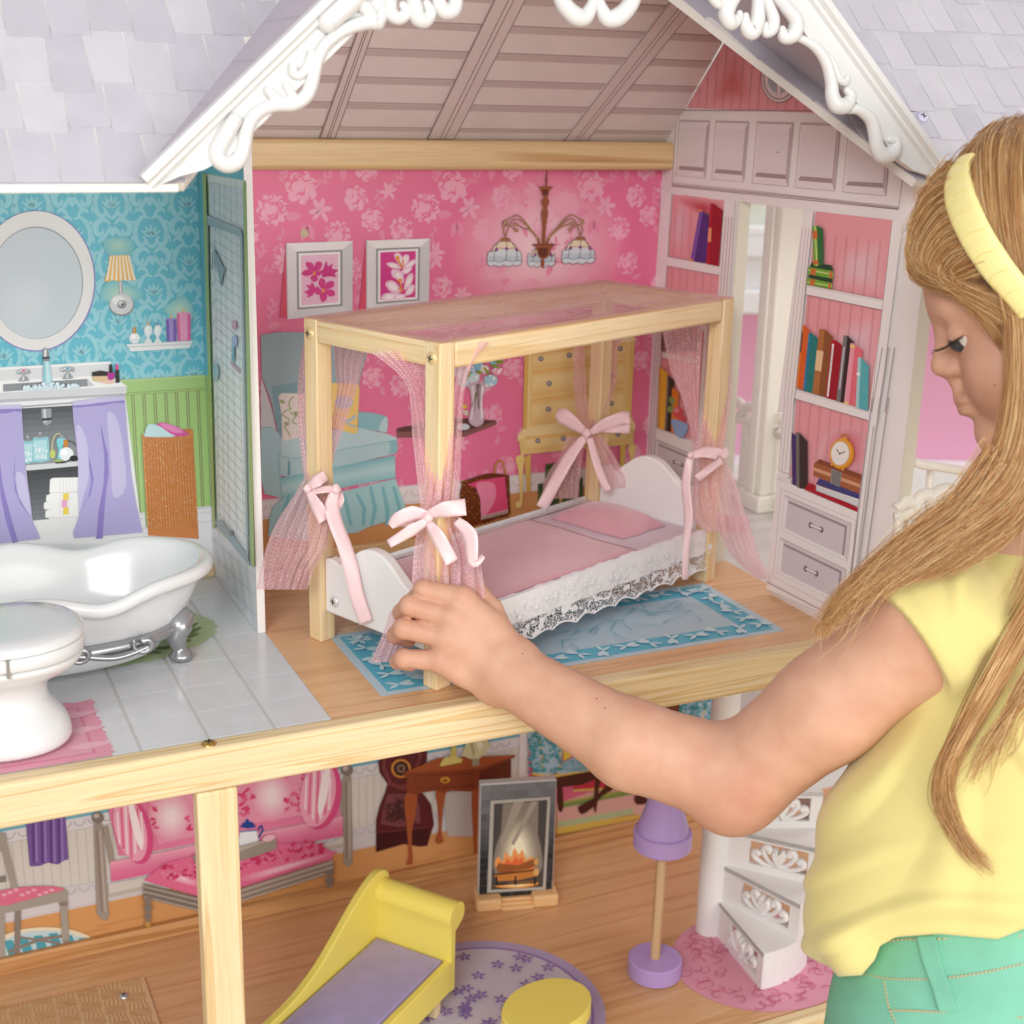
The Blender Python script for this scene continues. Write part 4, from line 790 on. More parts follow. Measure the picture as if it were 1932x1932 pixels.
for y in (1220, 1255, 1640, 1680): k.line('#5aa8c4', [(262-(y-1183)*.1, y), (292-(y-1183)*.1, y+5)], 5)
bookp([(368, 1148), (425, 1160), (365, 1770), (302, 1755)], '#b37440', [(420, 1155), (495, 1225), (430, 1790), (362, 1770)], '#8f5631'); k.poly('#ecc79c', [(345, 1350), (408, 1362), (385, 1552), (326, 1535)])
bookp([(482, 1252), (525, 1258), (445, 1800), (425, 1790)], '#b21a30', [(522, 1256), (585, 1305), (530, 1825), (440, 1800)], '#a1182a'); k.poly('#f1eeee', [(490, 1290), (508, 1292), (455, 1788), (438, 1782)])
for i in range(16): t = i/16; x, y = 492-t*30, 1335+t*240; k.line('#5b5458', [(x, y), (x+7*((i*7) % 3-1), y+8)], 4)
bookp([(600, 1208), (638, 1215), (568, 1838), (530, 1828)], '#7c7a7c', [(636, 1213), (698, 1275), (605, 1845), (568, 1838)], '#352a2c'); k.poly('#c2c2c4', [(598, 1315), (612, 1318), (568, 1718), (553, 1712)])
bookp([(668, 1282), (708, 1290), (648, 1860), (602, 1850)], '#efa0b0', [(706, 1302), (780, 1350), (722, 1885), (648, 1858)], '#e8717f'); k.poly('#f3d27a', [(662, 1298), (706, 1310), (704, 1335), (660, 1322)]); k.poly('#f3d27a', [(604, 1830), (648, 1840), (646, 1860), (602, 1850)])
bookp([(735, 1415), (768, 1420), (745, 1895), (714, 1885)], '#a9d5da', [(766, 1418), (838, 1500), (830, 1920), (742, 1895)], '#5bb3bb'); k.poly('#f2f2f3', [(724, 1558), (757, 1562), (754, 1590), (722, 1584)])
k.build('books_print', book_wall)
k = Print(RIGHT, .2).view(*VG)
bookp([(250, 302), (262, 315), (290, 770), (256, 755)], '#5a3d93', [(250, 302), (298, 335), (300, 775), (256, 755)], '#45306f'); bookp([(288, 300), (320, 305), (322, 785), (292, 770)], '#76726f', [(316, 303), (388, 378), (390, 795), (318, 785)], '#3a302f')
k.poly('#b01528', [(360, 795), (398, 735), (470, 765), (830, 960), (826, 992)]); k.poly('#f2f2f2', [(462, 755), (465, 800), (830, 945), (838, 880)]); k.poly('#3f4180', [(462, 745), (490, 698), (850, 840), (838, 880)])
for j in range(5): k.line('#b6b9c4', [(462, 765+j*9), (834, 893+j*12)], 4)
k.poly('#a8623c', [(445, 570), (492, 532), (865, 668), (850, 725), (832, 825), (440, 672)]); k.poly('#8a4a30', [(462, 562), (492, 532), (865, 668), (860, 710)]); k.poly('#d9a37e', [(442, 600), (850, 750), (848, 780), (442, 630)]); k.poly('#8b8886', [(598, 612), (690, 650), (668, 775), (586, 738)])
for x in (610, 632, 655): k.line('#3d3836', [(x, 640), (x+8, 660), (x-4, 690), (x+6, 720), (x, 745)], 4)
k.build('books_print', book_wall)
k = Print(RIGHT, .24).view(*VG)
k.line('#d58a22', [(700, 355), (685, 335), (700, 318), (735, 325), (745, 350), (730, 365)], 9, 4); k.ell('#e08f22', (690, 487), 108, 132, rot=8); k.ell('#f0a93c', (680, 480), 98, 125, rot=8); k.ell('#cbb7a0', (676, 482), 82, 106, rot=6); k.ell('#f4f0ec', (674, 482), 76, 100, rot=6)
k.line('#6f6258', [(645, 445), (672, 486)], 8); k.line('#6f6258', [(672, 486), (718, 466)], 9); k.ell('#6f6258', (672, 486), 8, 9); k.ell('#f0a93c', (602, 580), 9, 10); k.ell('#f0a93c', (697, 620), 10, 11); k.ell('#f0a93c', (714, 357), 20, 14)
k.build('table_clock_print', book_wall)
# =================================================================== bathroom prints
V1 = (0, 0, 1160, 1932); VT = (0, 1080, 720, 1783)
def bpx(q, view, pl=BACK): return pl.hit(*Print(pl).view(*view).px([q])[0])
zg = bpx((1000, 520), VT)[2]; zsk = bpx((1750, 1585), VT)[2]; zsk0 = bpx((1750, 1710), VT)[2]
dm = Pat(25.6, (-24, -.52, zg, 29.5)); DC = '#97d5e2'
c0, c1 = bpx((630, 1170), V1), bpx((855, 1340), V1); cw = 2*(c1[0]-c0[0]); ch = 2*(c0[2]-c1[2])*.97
half = [([(0.02, -.30), (.16, -.34), (.30, -.26), (.40, -.08), (.36, .10), (.24, .16), (.15, .08), (.20, .0)], [.03, .06, .07, .07, .05, .03]), ([(.06, .30), (.18, .22), (.32, .24), (.43, .34), (.38, .46), (.27, .46), (.24, .38)], [.03, .08, .09, .07, .03]),
        ([(.40, -.06), (.47, .02), (.48, .12)], [.05, .04, .01]), ([(.33, -.22), (.44, -.24), (.49, -.17)], [.05, .05, .01]), ([(.05, .33), (.12, .42), (.22, .52), (.34, .54)], [.02, .06, .05, .01]), ([(.0, .20), (.10, .14), (.13, .05)], [.05, .05, .02]), ([(.12, -.36), (.2, -.44), (.32, -.46), (.38, -.40)], [.03, .06, .05, .02]), ([(.22, .22), (.26, .14), (.36, .14)], [.05, .04, .01])]
for i in range(-14, 3):
    for j in range(-2, 12):
        x = c0[0]+i*cw/2; z_ = c0[2]-j*ch-(ch/2 if i % 2 else 0)
        if x < -24.5 or x > 2 or z_ < zg-2 or z_ > 31: continue
        for m in (-1, 1):
            for pts, wd in half: dm.line(catmull([(x+m*a*cw*.52, z_-b*ch*.98) for a, b in pts], 4), [q*cw*.9 for q in wd], DC)
        for k in range(-2, 3):
            a = math.pi/2+k*.5; leafp(dm, (x+.02*k, z_-.02*ch), a, cw*.17, cw*.028, DC)
        leafp(dm, (x, z_-.34*ch), -math.pi/2, cw*.13, cw*.05, DC)
dm.build('wallpaper_damask_print', bath_wall)
g = Print(BACK, .03); g.LAY = .0003
def bandb(P, z0, z1, col, x0=-24, x1=-.52): P.raw(col, [wpt(x0, z0, P.off), wpt(x1, z0, P.off), wpt(x1, z1, P.off), wpt(x0, z1, P.off)])
bandb(g, zsk, zg, '#a9cd84'); bandb(g, zg-.12, zg, '#c6dfa8'); bandb(g, zg-.05, zg-.02, '#7d8a60'); bandb(g, zg-.95, zg-.91, '#8a8a62'); bandb(g, zg-1.08, zg-1.05, '#8a8a62')
xq = [bpx((q, 700), VT)[0] for q in (1118, 1212, 1304, 1396)]; dx = (xq[-1]-xq[0])/3
for k in range(-16, 7):
    for d in (-.07, .07):
        x = xq[0]+k*dx+d
        if x < -.6: g.raw('#7f7a58', [wpt(x-.025, zsk, g.off), wpt(x+.025, zsk, g.off), wpt(x+.025, zg-1.06, g.off), wpt(x-.025, zg-1.06, g.off)])
bandb(g, zsk0, zsk, '#e3e4e8'); bandb(g, zsk-.12, zsk-.08, '#b9bcc6'); bandb(g, zsk-.45, zsk-.4, '#c8cad2'); bandb(g, .2, zsk0, '#dfe1e6'); bandb(g, zsk0-.03, zsk0, '#a9adb8')
g.build('wainscot_print', bath_wall)
m = Print(BACK, .06).view(*V1)
m.ell('#8a84c8', (204, 1590), 336, 400, 48); m.ell('#e7e7e7', (202, 1588), 330, 394, 48); m.soft('#e9e9e9', '#d8d9da', [(202+330*math.cos(t), 1588+394*math.sin(t)) for t in np.linspace(0, 6.0, 24)], 5, 0)
m.ell('#9aa2ab', (204, 1600), 266, 318, 48); m.ell('#cdd7de', (202, 1602), 262, 313, 48); m.soft('#cdd7de', '#d5dde3', [(150+170*math.cos(t), 1700+190*math.sin(t)) for t in np.linspace(0, 6.0, 20)], 8, 0)
m.build('oval_mirror_print', bath_wall)
c = Print(BACK, .06).view(*V1)
gl = lambda t: 0
c.soft('#7cc4cd', '#a9d3c5', [(585, 1380), (600, 1350), (660, 1340), (740, 1350), (758, 1400), (735, 1440), (610, 1440)], 6, 3); c.soft('#7cc4cd', '#b4d8c9', [(560, 1680), (600, 1600), (680, 1590), (790, 1640), (800, 1690), (700, 1720), (600, 1710)], 6, 3)
c.poly('#eeb23f', [(618, 1446), (730, 1442), (742, 1520), (770, 1582), (735, 1588), (700, 1580), (670, 1592), (635, 1585), (610, 1595), (588, 1588), (610, 1530)])
for k in range(7):
    t0, t1 = (k+.35)/7, (k+.95)/7; c.poly('#f7ead0', [(618+112*t0, 1446), (618+112*t1, 1445), (588+182*t1, 1586), (588+182*t0, 1586)])
c.poly('#a9adb2', [(670, 1592), (690, 1592), (696, 1710), (674, 1710)]); c.poly('#e6e8ea', [(676, 1592), (682, 1592), (686, 1705), (680, 1705)])
c.ell('#8c8f94', (688, 1726), 70, 62); c.ell('#d5d7da', (686, 1720), 66, 58); c.ell('#eef0f1', (670, 1700), 36, 26); c.ell('#8b8f96', (688, 1722), 26, 24); c.ell('#dfe2e4', (684, 1716), 14, 13); c.ell('#3d4045', (690, 1722), 7, 7)
c.build('wall_lamp_print', bath_wall)
s = Print(BACK, .06).view(*VT)
s.poly('#f1f2f3', [(1065, 222), (1617, 192), (1612, 212), (1595, 252), (1095, 282), (1085, 246), (1068, 240)]); s.poly('#d3d6db', [(1068, 240), (1614, 212), (1608, 222), (1085, 250)])
s.build('candle_shelf_print', bath_wall)
s = Print(BACK, .08).view(*VT)
s.soft('#8ccdd3', '#bfdccb', [(1380, -60), (1430, -130), (1540, -180), (1620, -100), (1610, 20), (1500, 40)], 7, 3)
for x0, x1, y0, y1, a_, b_ in ((1395, 1482, 8, 200, '#7a63b8', '#a690d3'), (1485, 1602, -40, 193, '#e36aa7', '#f3a3c8')):
    s.poly(a_, [(x0, y0+4), (x1, y0-4), (x1, y1-6), (x0+8, y1+2)]); s.poly(b_, [(x0+22, y0+2), (x1-26, y0-1), (x1-26, y1-4), (x0+32, y1)]); s.ell(b_, ((x0+x1)/2, y0), (x1-x0)/2, 8); s.line('#5a4a40', [((x0+x1)/2, y0), ((x0+x1)/2, y0-10)], 4); s.poly('#f5c46a', [((x0+x1)/2-9, y0-12), ((x0+x1)/2, y0-42), ((x0+x1)/2+9, y0-12), ((x0+x1)/2, y0-4)], 3)
s.build('candles_print', bath_wall)
for k, (cx, top, bot, rad, cap) in enumerate(((1130, 80, 215, 45, '#c98a3a'), (1245, 30, 210, 33, '#c9b48a'), (1325, 45, 208, 30, '#9aa0aa'))):
    s = Print(BACK, .09).view(*VT)
    if k == 0: s.ell('#e8f1f4', (cx, 170), 45, 46); s.ell('#ffffff', (cx-8, 160), 24, 22); s.poly(cap, [(cx-14, 80), (cx+12, 78), (cx+14, 128), (cx-14, 130)]); s.poly('#e3ad62', [(cx-6, 82), (cx+2, 82), (cx+2, 126), (cx-6, 126)]); s.line('#b7cdd6', [(cx-30, 188), (cx+30, 180)], 5)
    else: s.poly('#e6eff3', [(cx-10, 60), (cx+12, 60), (cx+rad, 85), (cx+rad*.9, 130), (cx+rad*.3, 165), (cx+rad, 205), (cx-rad, 210), (cx-rad*.35, 165), (cx-rad, 125), (cx-rad, 85)], 3); s.poly('#ffffff', [(cx-14, 80), (cx, 80), (cx-4, 140), (cx-10, 130)]); s.poly(cap, [(cx-11, top), (cx+9, top-2), (cx+10, 62), (cx-11, 62)])
    s.build('perfume_bottle_print', bath_wall)
k = Print(BACK, .06).view(*VT)
k.poly('#eceef0', [(-60, 420), (930, 365), (935, 500), (1068, 575), (1065, 625), (1050, 640), (1060, 700), (1190, 1760), (1190, 1900), (-60, 1900)]); k.poly('#f6f7f8', [(-60, 420), (930, 365), (932, 385), (-60, 440)]); k.poly('#dfe2e5', [(-60, 440), (930, 385), (935, 490), (-60, 530)])
k.poly('#f4f5f6', [(-60, 530), (940, 480), (1068, 575), (-60, 632)]); k.poly('#d5d8dc', [(-60, 632), (1068, 575), (1065, 622), (-60, 690)]); k.poly('#b9bcc2', [(-60, 690), (1050, 630), (1050, 655), (-60, 716)])
k.poly('#8f9499', [(24, 558), (735, 512), (738, 575), (25, 620)]); k.poly('#c8ccd0', [(738, 513), (795, 570), (738, 576)])
k.grad(['#4a4d52', '#83878d', '#9a9ea3'], [(180, 760), (620, 735), (655, 1240), (215, 1285)], 10); k.grad(['#3d4044', '#5f6367', '#83878c'], [(220, 1285), (655, 1245), (660, 1670), (275, 1705)], 10)
k.poly('#d7dade', [(213, 1240), (655, 1205), (655, 1245), (218, 1283)]); k.poly('#e9ebec', [(275, 1705), (660, 1668), (662, 1800), (330, 1830)]); k.line('#888d96', [(180, 745), (620, 712)], 14); k.line('#d5d8dd', [(180, 740), (620, 707)], 6)
k.poly('#9b9fa5', [(347, 765), (430, 762), (432, 880), (395, 905), (362, 890), (350, 860)]); k.poly('#cfd3d7', [(362, 765), (385, 765), (388, 880), (372, 880)]); k.poly('#2f3236', [(350, 845), (434, 838), (434, 858), (350, 866)])
for y0, y1, dxx in ((1340, 1480, 30), (1470, 1560, 0), (1530, 1620, -20), (1600, 1690, -8)):
    k.poly('#f3f3f2', [(390+dxx, y0+20), (440, y0+5), (660, y0), (660, y1-12), (420, y1), (385+dxx, y1-20)], 0); k.line('#c9cacb', [(390+dxx, y1-10), (660, y1-18)], 5)
    for q in range(6): k.line('#dcdcdc', [(500+q*28, y0+12), (505+q*28, y1-22)], 4)
for y, cc in ((1475, '#efd45c'), (1530, '#eaa9d3'), (1592, '#efd45c')): k.poly(cc, [(530 if cc[1:3] == 'ef' else 518, y), (575 if cc[1:3] == 'ef' else 563, y-4), (575 if cc[1:3] == 'ef' else 563, y+58), (530 if cc[1:3] == 'ef' else 518, y+62)])
k.build('vanity_cabinet_print', bath_wall)
k = Print(BACK, .12).view(*VT)
for x, y0, y1, w in ((235, 990, 1225, 55), (340, 960, 1215, 70)):
    k.poly('#8fc9d2', [(x-w+8, y0+40), (x+w-8, y0+35), (x+w, y0+70), (x+w+5, y1-20), (x, y1), (x-w, y1-10), (x-w, y0+75)]); k.poly('#b5dde3', [(x-w+16, y0+70), (x+w-20, y0+65), (x+w-14, y1-30), (x-w+14, y1-22)]); k.poly('#8c9096', [(x-w+10, y0+40), (x, y0+15), (x+w-10, y0+36), (x, y0+48)]); k.ell('#b9bdc2', (x-5, y0+8), 12, 9)
    for q in range(14): xx, yy = x-w+22+(q*37) % (2*w-46), y0+100+(q*53) % 110; k.line('#f3f6f7', [(xx, yy), (xx+16*(q % 3-1), yy+18)], 9)
k.poly('#7fd0dc', [(480, 1010), (540, 1005), (545, 1040), (520, 1090), (540, 1180), (480, 1195), (490, 1110), (475, 1060)], 3); k.poly('#9aa0a8', [(495, 980), (530, 978), (532, 1008), (495, 1010)]); k.line('#d9dfa8', [(505, 970), (465, 980), (440, 1040), (435, 1110)], 8, 4); k.ell('#c7cf73', (440, 1142), 24, 38)
k.ell('#e9eff2', (556, 1142), 60, 58); k.ell('#fbfdfe', (540, 1125), 32, 26); k.poly('#c9862f', [(530, 1022), (568, 1018), (568, 1085), (532, 1086)]); k.line('#2b2b2d', [(570, 1028), (610, 1045), (640, 1070)], 7, 4); k.ell('#1f1f21', (618, 1178), 36, 25); k.line('#1f1f21', [(465, 1215), (540, 1210), (590, 1185)], 12, 4); k.ell('#9fb56a', (490, 1196), 40, 12)
k.build('jars_and_perfume_print', bath_wall)
k = Print(BACK, .14).view(*VT); L1, L2, L3 = '#b3abdb', '#8f82c6', '#c9c3e6'
k.poly(L1, [(-60, 735), (178, 728), (185, 850), (215, 1300), (250, 1500), (270, 1700), (335, 1855), (-60, 1900)]); k.poly(L2, [(-60, 765), (178, 760), (178, 790), (120, 782), (60, 800), (-60, 800)]); k.poly(L3, [(-60, 733), (178, 726), (178, 760), (-60, 766)])
k.poly(L2, [(0, 1220), (20, 1400), (70, 1600), (150, 1880), (105, 1890), (40, 1680), (5, 1500), (-10, 1300)], 0); k.poly(L2, [(130, 1150), (118, 1350), (150, 1500), (250, 1670), (170, 1560), (120, 1440), (112, 1300)], 0); k.poly(L3, [(135, 1300), (205, 1330), (240, 1500), (262, 1660), (160, 1500)], 3)
k.poly(L1, [(605, 700), (840, 670), (1045, 655), (1060, 880), (1100, 1300), (1140, 1550), (1195, 1800), (620, 1850), (612, 1800), (660, 1670), (655, 1200), (615, 860)]); k.poly(L2, [(608, 735), (700, 730), (840, 712), (1045, 690), (1045, 712), (950, 712), (850, 735), (740, 742), (660, 752), (608, 748)]); k.poly(L3, [(606, 700), (840, 672), (1045, 656), (1046, 688), (840, 708), (700, 728), (607, 734)])
k.poly(L2, [(845, 880), (870, 1000), (905, 1140), (912, 1300), (885, 1500), (860, 1850), (805, 1855), (830, 1600), (868, 1400), (875, 1250), (872, 1130), (850, 980)], 0); k.poly(L2, [(722, 1100), (760, 1220), (785, 1350), (760, 1480), (690, 1590), (668, 1640), (740, 1500), (765, 1380), (750, 1250)], 0); k.poly(L3, [(640, 900), (720, 1000), (745, 1300), (700, 1500), (660, 1620), (655, 1200)], 3); k.poly(L3, [(900, 800), (1000, 900), (1060, 1400), (950, 1500), (930, 1200)], 3)
k.build('cabinet_curtains_print', bath_wall)
k = Print(BACK, .16).view(*VT)
k.poly('#a8c9d4', [(360, 362), (412, 360), (440, 540), (355, 560)]); k.grad(['#63c1d6', '#d3eef3', '#a4d9e4'], [(368, 365), (368, 560), (437, 550), (410, 362)], 8); k.poly('#8d9298', [(357, 365), (356, 270), (375, 247), (400, 260), (410, 300), (413, 362)], 0); k.poly('#dfe3e6', [(368, 340), (368, 275), (380, 256), (390, 270), (388, 340)]); k.poly('#3a3d40', [(357, 325), (411, 322), (411, 340), (357, 345)])
for x, y, cc in ((197, 455, '#e55fa8'), (566, 435, '#4fb9d6')):
    k.poly('#9a9ea4', [(x-45, y+75), (x-12, y+30), (x+20, y+28), (x+50, y+68), (x, y+78)], 0); k.poly('#d3d6d9', [(x-15, y+70), (x-8, y+30), (x+5, y+30), (x+6, y+72)])
    for dx_, dy_ in ((-40, 0), (40, -4), (0, 5), (-18, -8), (22, -10)): k.ell('#a2a6ac', (x+dx_, y+dy_), 19, 19); k.ell('#e6e8ea', (x+dx_-5, y+dy_-5), 9, 9)
    k.ell(cc, (x, y-15), 16, 8)
rn = random.Random(8)
for q in range(60):
    x = rn.uniform(190, 650); hgt = 20+25*math.exp(-((x-400)/120)**2); y = 600-(x-190)*.055-rn.uniform(0, hgt); r_ = rn.uniform(10, 20); k.ell('#cfe9f2', (x, y), r_, r_*.9, 10); k.ell('#eef8fb', (x-3, y-3), r_*.6, r_*.5, 8)
k.build('faucet_and_suds_print', bath_wall)
k = Print(BACK, .18).view(*VT)
k.poly('#1f1e20', [(770, 455), (840, 440), (908, 450), (908, 490), (840, 500), (772, 490)], 0); k.poly('#e0c29a', [(775, 488), (905, 485), (905, 520), (840, 538), (778, 526)]); k.ell('#f0c6b2', (905, 534), 58, 15); k.poly('#b32d9c', [(897, 462), (963, 456), (957, 510), (930, 520), (908, 516)]); k.poly('#211f22', [(916, 390), (938, 386), (946, 455), (914, 460)]); k.poly('#232225', [(966, 435), (998, 433), (1004, 540), (970, 545)]); k.poly('#ee3f95', [(968, 432), (972, 390), (985, 383), (993, 400), (992, 432)], 0); k.line('#5a585c', [(968, 478), (1000, 476)], 4)
k.build('cosmetics_print', bath_wall)
k = Print(BACK, .06).view(*VT); k.LAY = .00008
k.poly('#8fae74', [(1190, 960), (1215, 910), (1190, 980), (1240, 1760), (1225, 1760), (1180, 1000)])
k.poly('#cb8148', [(1192, 985), (1580, 930), (1622, 938), (1672, 1860), (1244, 1830)]); 
rn = random.Random(9)
for i in range(38):
    for j in range(19):
        t = i/37; x = 1205+j*22.5+t*42; y = 1003+i*20.3-(0 if j < 15 else (j-15)*14)+(10 if j % 2 else 0)
        if y > 1800: continue
        cc = rn.choice(('#e2a062', '#e6aa70', '#db9453', '#dc9a5a')) if rn.random() > .05 else rn.choice(('#ecc98a', '#e3b9a0'))
        k.ell(cc, (x, y), 9.5, 7.0, 6)
for j in range(16): k.line('#b5672c', [(1222+j*26, 1010), (1262+j*25.5, 1770)], 3)
k.poly('#d95aa5', [(1210, 985), (1330, 885), (1400, 885), (1500, 920), (1575, 970), (1550, 990), (1330, 998)], 3); k.poly('#ea8cc2', [(1340, 890), (1400, 888), (1480, 915), (1540, 960), (1450, 960)], 3); k.poly('#c5e4ea', [(1215, 970), (1240, 900), (1290, 892), (1360, 920), (1420, 965), (1470, 995), (1330, 1000), (1215, 995)], 3)
k.build('laundry_hamper_print', bath_wall)
# ---- dividing wall: shower print
VS = (640, 580, 900, 310)
w = Print(DIVL, .015); 
def dl(y0, y1, z0, z1, col): w.raw(col, [(-.5-w.off, y0, z0), (-.5-w.off, y1, z0), (-.5-w.off, y1, z1), (-.5-w.off, y0, z1)])
dl(13.62, 25.55, zg, 40, '#6ec1d3'); dl(13.62, 25.55, zsk, zg, '#a5c684'); dl(13.62, 25.55, .05, zsk, '#dfe2e6')
w.view(*VS)
w.poly('#b0c9a8', [(66, 10), (235, 40), (272, 1600), (108, 1445), (104, 1420)]); w.poly('#dfe7e6', [(70, 15), (238, 42), (222, 72), (82, 46)])
w.grad(['#cfdce1', '#e2eaed', '#eef2f2', '#f0f2ec', '#f4f5f4'], [(84, 48), (222, 74), (248, 1570), (120, 1420)], 16)
for q in range(36):   # shower tiles
    t = q/35; y = 60+t*1400; w.line('#b4c3c9', [(106+t*24, y-14-t*20), (196+t*36, y+34+t*60)], 2.0)
    if q % 2 == 0: w.line('#b4c3c9', [(86+t*26, y+10+t*10), (106+t*24, y-14-t*20)], 2)
    w.line('#b9c7cc', [(196+t*36, y+34+t*60), (222+t*24, y+40+t*60)], 2)
for x0, x1 in ((106, 132), (128, 152), (150, 172), (172, 202), (196, 234)): w.line('#bccacf', [(x0, 45), (x1, 1500)], 1.6)
w.poly('#9fb2ba', [(80, 178), (222, 238), (222, 268), (84, 218)]); w.poly('#a9bac2', [(80, 178), (222, 238), (222, 246), (80, 186)])
w.line('#9fb3bb', [(86, 200), (100, 1300), (110, 1420)], 6); w.line('#a9bac0', [(222, 250), (248, 1570)], 8)
w.poly('#94aab5', [(105, 300), (156, 400), (140, 470)]); w.line('#7b93a0', [(108, 330), (106, 400)], 4); w.ell('#a8c3cf', (120, 815), 12, 36)
w.poly('#c9a9b8', [(180, 770), (218, 810), (215, 822), (178, 782)]); w.poly('#7fb5c0', [(184, 700), (196, 705), (196, 775), (184, 768)]); w.ell('#a8b8e0', (196, 690), 12, 24); w.ell('#d3a8bc', (195, 625), 10, 20)
w.poly('#9fb2ba', [(115, 1425), (140, 1410), (245, 1550), (262, 1600), (250, 1595)]); w.ell('#7d8a90', (182, 1468), 8, 14)
w.poly('#a9c077', [(232, 45), (246, 48), (278, 1600), (268, 1604)]); w.poly('#a9c077', [(66, 12), (80, 16), (118, 1440), (106, 1450)])
for q in range(5):
    w.line('#bcc3cc', [(100+q*6, 1490+q*70), (275, 1640+q*78)], 2); w.line('#bcc3cc', [(110+q*32, 1480+q*30), (130+q*36, 1600+q*60)], 2)
w.build('shower_print', div_wall)
# ---- prints on the bathroom and bedroom floors
VQ = (0, 1750, 760, 1631)
rg = random.Random(11)
f = Print(MID, .01).view(*VQ)
def blob(cx, cy, rx, ry_, n, jag, rot=0):
    out = []
    for k in range(n):
        a = 2*math.pi*k/n; r_ = 1+rg.uniform(-jag, jag); x, y = rx*r_*math.cos(a), ry_*r_*math.sin(a); out.append((cx+x, cy+y))
    return out
gp = lambda pts: [(x, y, f.off) for x, y in pts]
f.raw('#b4c79a', gp(blob(-9.2, 16.2, 6.6, 4.7, 110, .025)))
for k in range(26):
    a = 2*math.pi*k/26; c_ = np.array((-9.2+5.2*math.cos(a), 16.2+3.6*math.sin(a))); t = a+.9; P = catmull([(-.8, 0), (0, .3), (.8, 0), (0, -.12)], 3, True); f.raw('#5f7a3c', gp([(c_[0]+x*math.cos(t)-y*math.sin(t), c_[1]+x*math.sin(t)+y*math.cos(t)) for x, y in P]))
    f.raw('#5f7a3c', gp([(c_[0]+.45*math.cos(a+2+u)+.05*(u > 9), c_[1]+.3*math.sin(a+2+u)) for u in np.linspace(0, 2.5, 8)]+[(c_[0]+.38*math.cos(a+2+u), c_[1]+.24*math.sin(a+2+u)) for u in np.linspace(2.5, 0, 8)]))
f.build('green_bath_mat_print', bath_floor)
f = Print(MID, .01)
edge = []
for (x0, y0), (x1, y1) in (((-22, .05), (-11.6, .05)), ((-11.6, .05), (-11.6, 7.35)), ((-11.6, 7.35), (-22, 7.35))):
    n = 40
    for k in range(n): t = k/n; edge.append((x0+(x1-x0)*t+(rg.uniform(-.14, .14) if x0 == x1 else 0), y0+(y1-y0)*t+(rg.uniform(-.12, .12) if y0 == y1 and y0 > 1 else 0)))
f.raw('#e39ab0', gp(edge)); f.raw('#d9839d', gp([(-22, .6), (-12.4, .6), (-12.4, 6.6), (-22, 6.6)])); f.raw('#e0a0b4', gp([(-22, .75), (-12.55, .75), (-12.55, 6.45), (-22, 6.45)]))
for k in range(24):
    leaf = catmull([(0, 0), (.9, .4), (1.9, .15), (2.2, 0), (1.8, -.2), (.8, -.35)], 3, True); a = k*.8; cx, cy = -13.6-(k % 4)*1.6, 1.6+(k//4)*.95
    f.raw(('#e9b4c4', '#dc93ab')[k % 2], gp([(cx+x*math.cos(a)-y*math.sin(a)*.8, cy+x*math.sin(a)*.55+y*math.cos(a)) for x, y in leaf]))
f.build('pink_mat_print', bath_floor)
# bedroom rug: pale border, blue band with white flowers, grey-blue field
f = Print(MID, .01); X0, X1, Y0, Y1 = 3.5, 31.2, 1.75, 11.6
def rect(P, x0, x1, y0, y1, col): P.raw(col, [(x0, y0, P.off), (x1, y0, P.off), (x1, y1, P.off), (x0, y1, P.off)])
rect(f, X0, X1, Y0, Y1, '#b9cfdb'); rect(f, X0+.55, X1-.55, Y0+.5, Y1-.5, '#5fb4cc'); rect(f, X0+2.3, X1-2.3, Y0+2.0, Y1-2.0, '#8fbccd'); rect(f, X0+2.42, X1-2.42, Y0+2.1, Y1-2.1, '#b4cad6')
def tulip(P, cx, cy, a, s_, col):
    for pts in ([(0, 0), (.5, .35), (.9, .3), (.75, .05), (.95, -.25), (.5, -.35)], ):
        Q = catmull(pts, 3, True); P.raw(col, [(cx+s_*(x*math.cos(a)-y*math.sin(a)), cy+s_*(x*math.sin(a)+y*math.cos(a)), P.off) for x, y in Q])
    for b_ in (-.5, .6):
        Q = catmull([(0, 0), (-.4, .16), (-.85, .05), (-.4, -.12)], 3, True); aa = a+b_; P.raw(col, [(cx+s_*(x*math.cos(aa)-y*math.sin(aa)), cy+s_*(x*math.sin(aa)+y*math.cos(aa)), P.off) for x, y in Q])
for k in range(16):
    x = X0+1.5+k*1.68; tulip(f, x, Y0+1.25+.12*(k % 2), (k*2.1) % 6.28, .98, '#c6dde6'); tulip(f, x, Y1-1.25, (k*1.7) % 6.28, .98, '#c6dde6')
for k in range(5):
    tulip(f, X0+1.4, Y0+2.6+k*1.4, k*1.9, .95, '#c6dde6'); tulip(f, X1-1.4, Y0+2.6+k*1.4, k*2.3, .95, '#c6dde6')
for k in range(46):
    cx, cy, a = rg.uniform(X0+3, X1-3.4), rg.uniform(Y0+2.6, Y1-2.8), rg.uniform(0, 6.28)
    P = catmull([(cx+L*math.cos(a+b_*L), cy+L*math.sin(a+b_*L)*.8) for L, b_ in zip((0, .5, 1.0, 1.5, 1.9), [rg.uniform(-.3, .3)]*5)], 3)
    T = np.gradient(P, axis=0); N = np.stack([-T[:, 1], T[:, 0]], 1); N /= np.linalg.norm(N, axis=1)[:, None]
    N *= np.linspace(.05, .012, len(P))[:, None]; f.raw('#6cb0c6', [(p[0], p[1], f.off) for p in np.concatenate([P+N, (P-N)[::-1]])])
f.build('flower_rug_print', bed_floor)
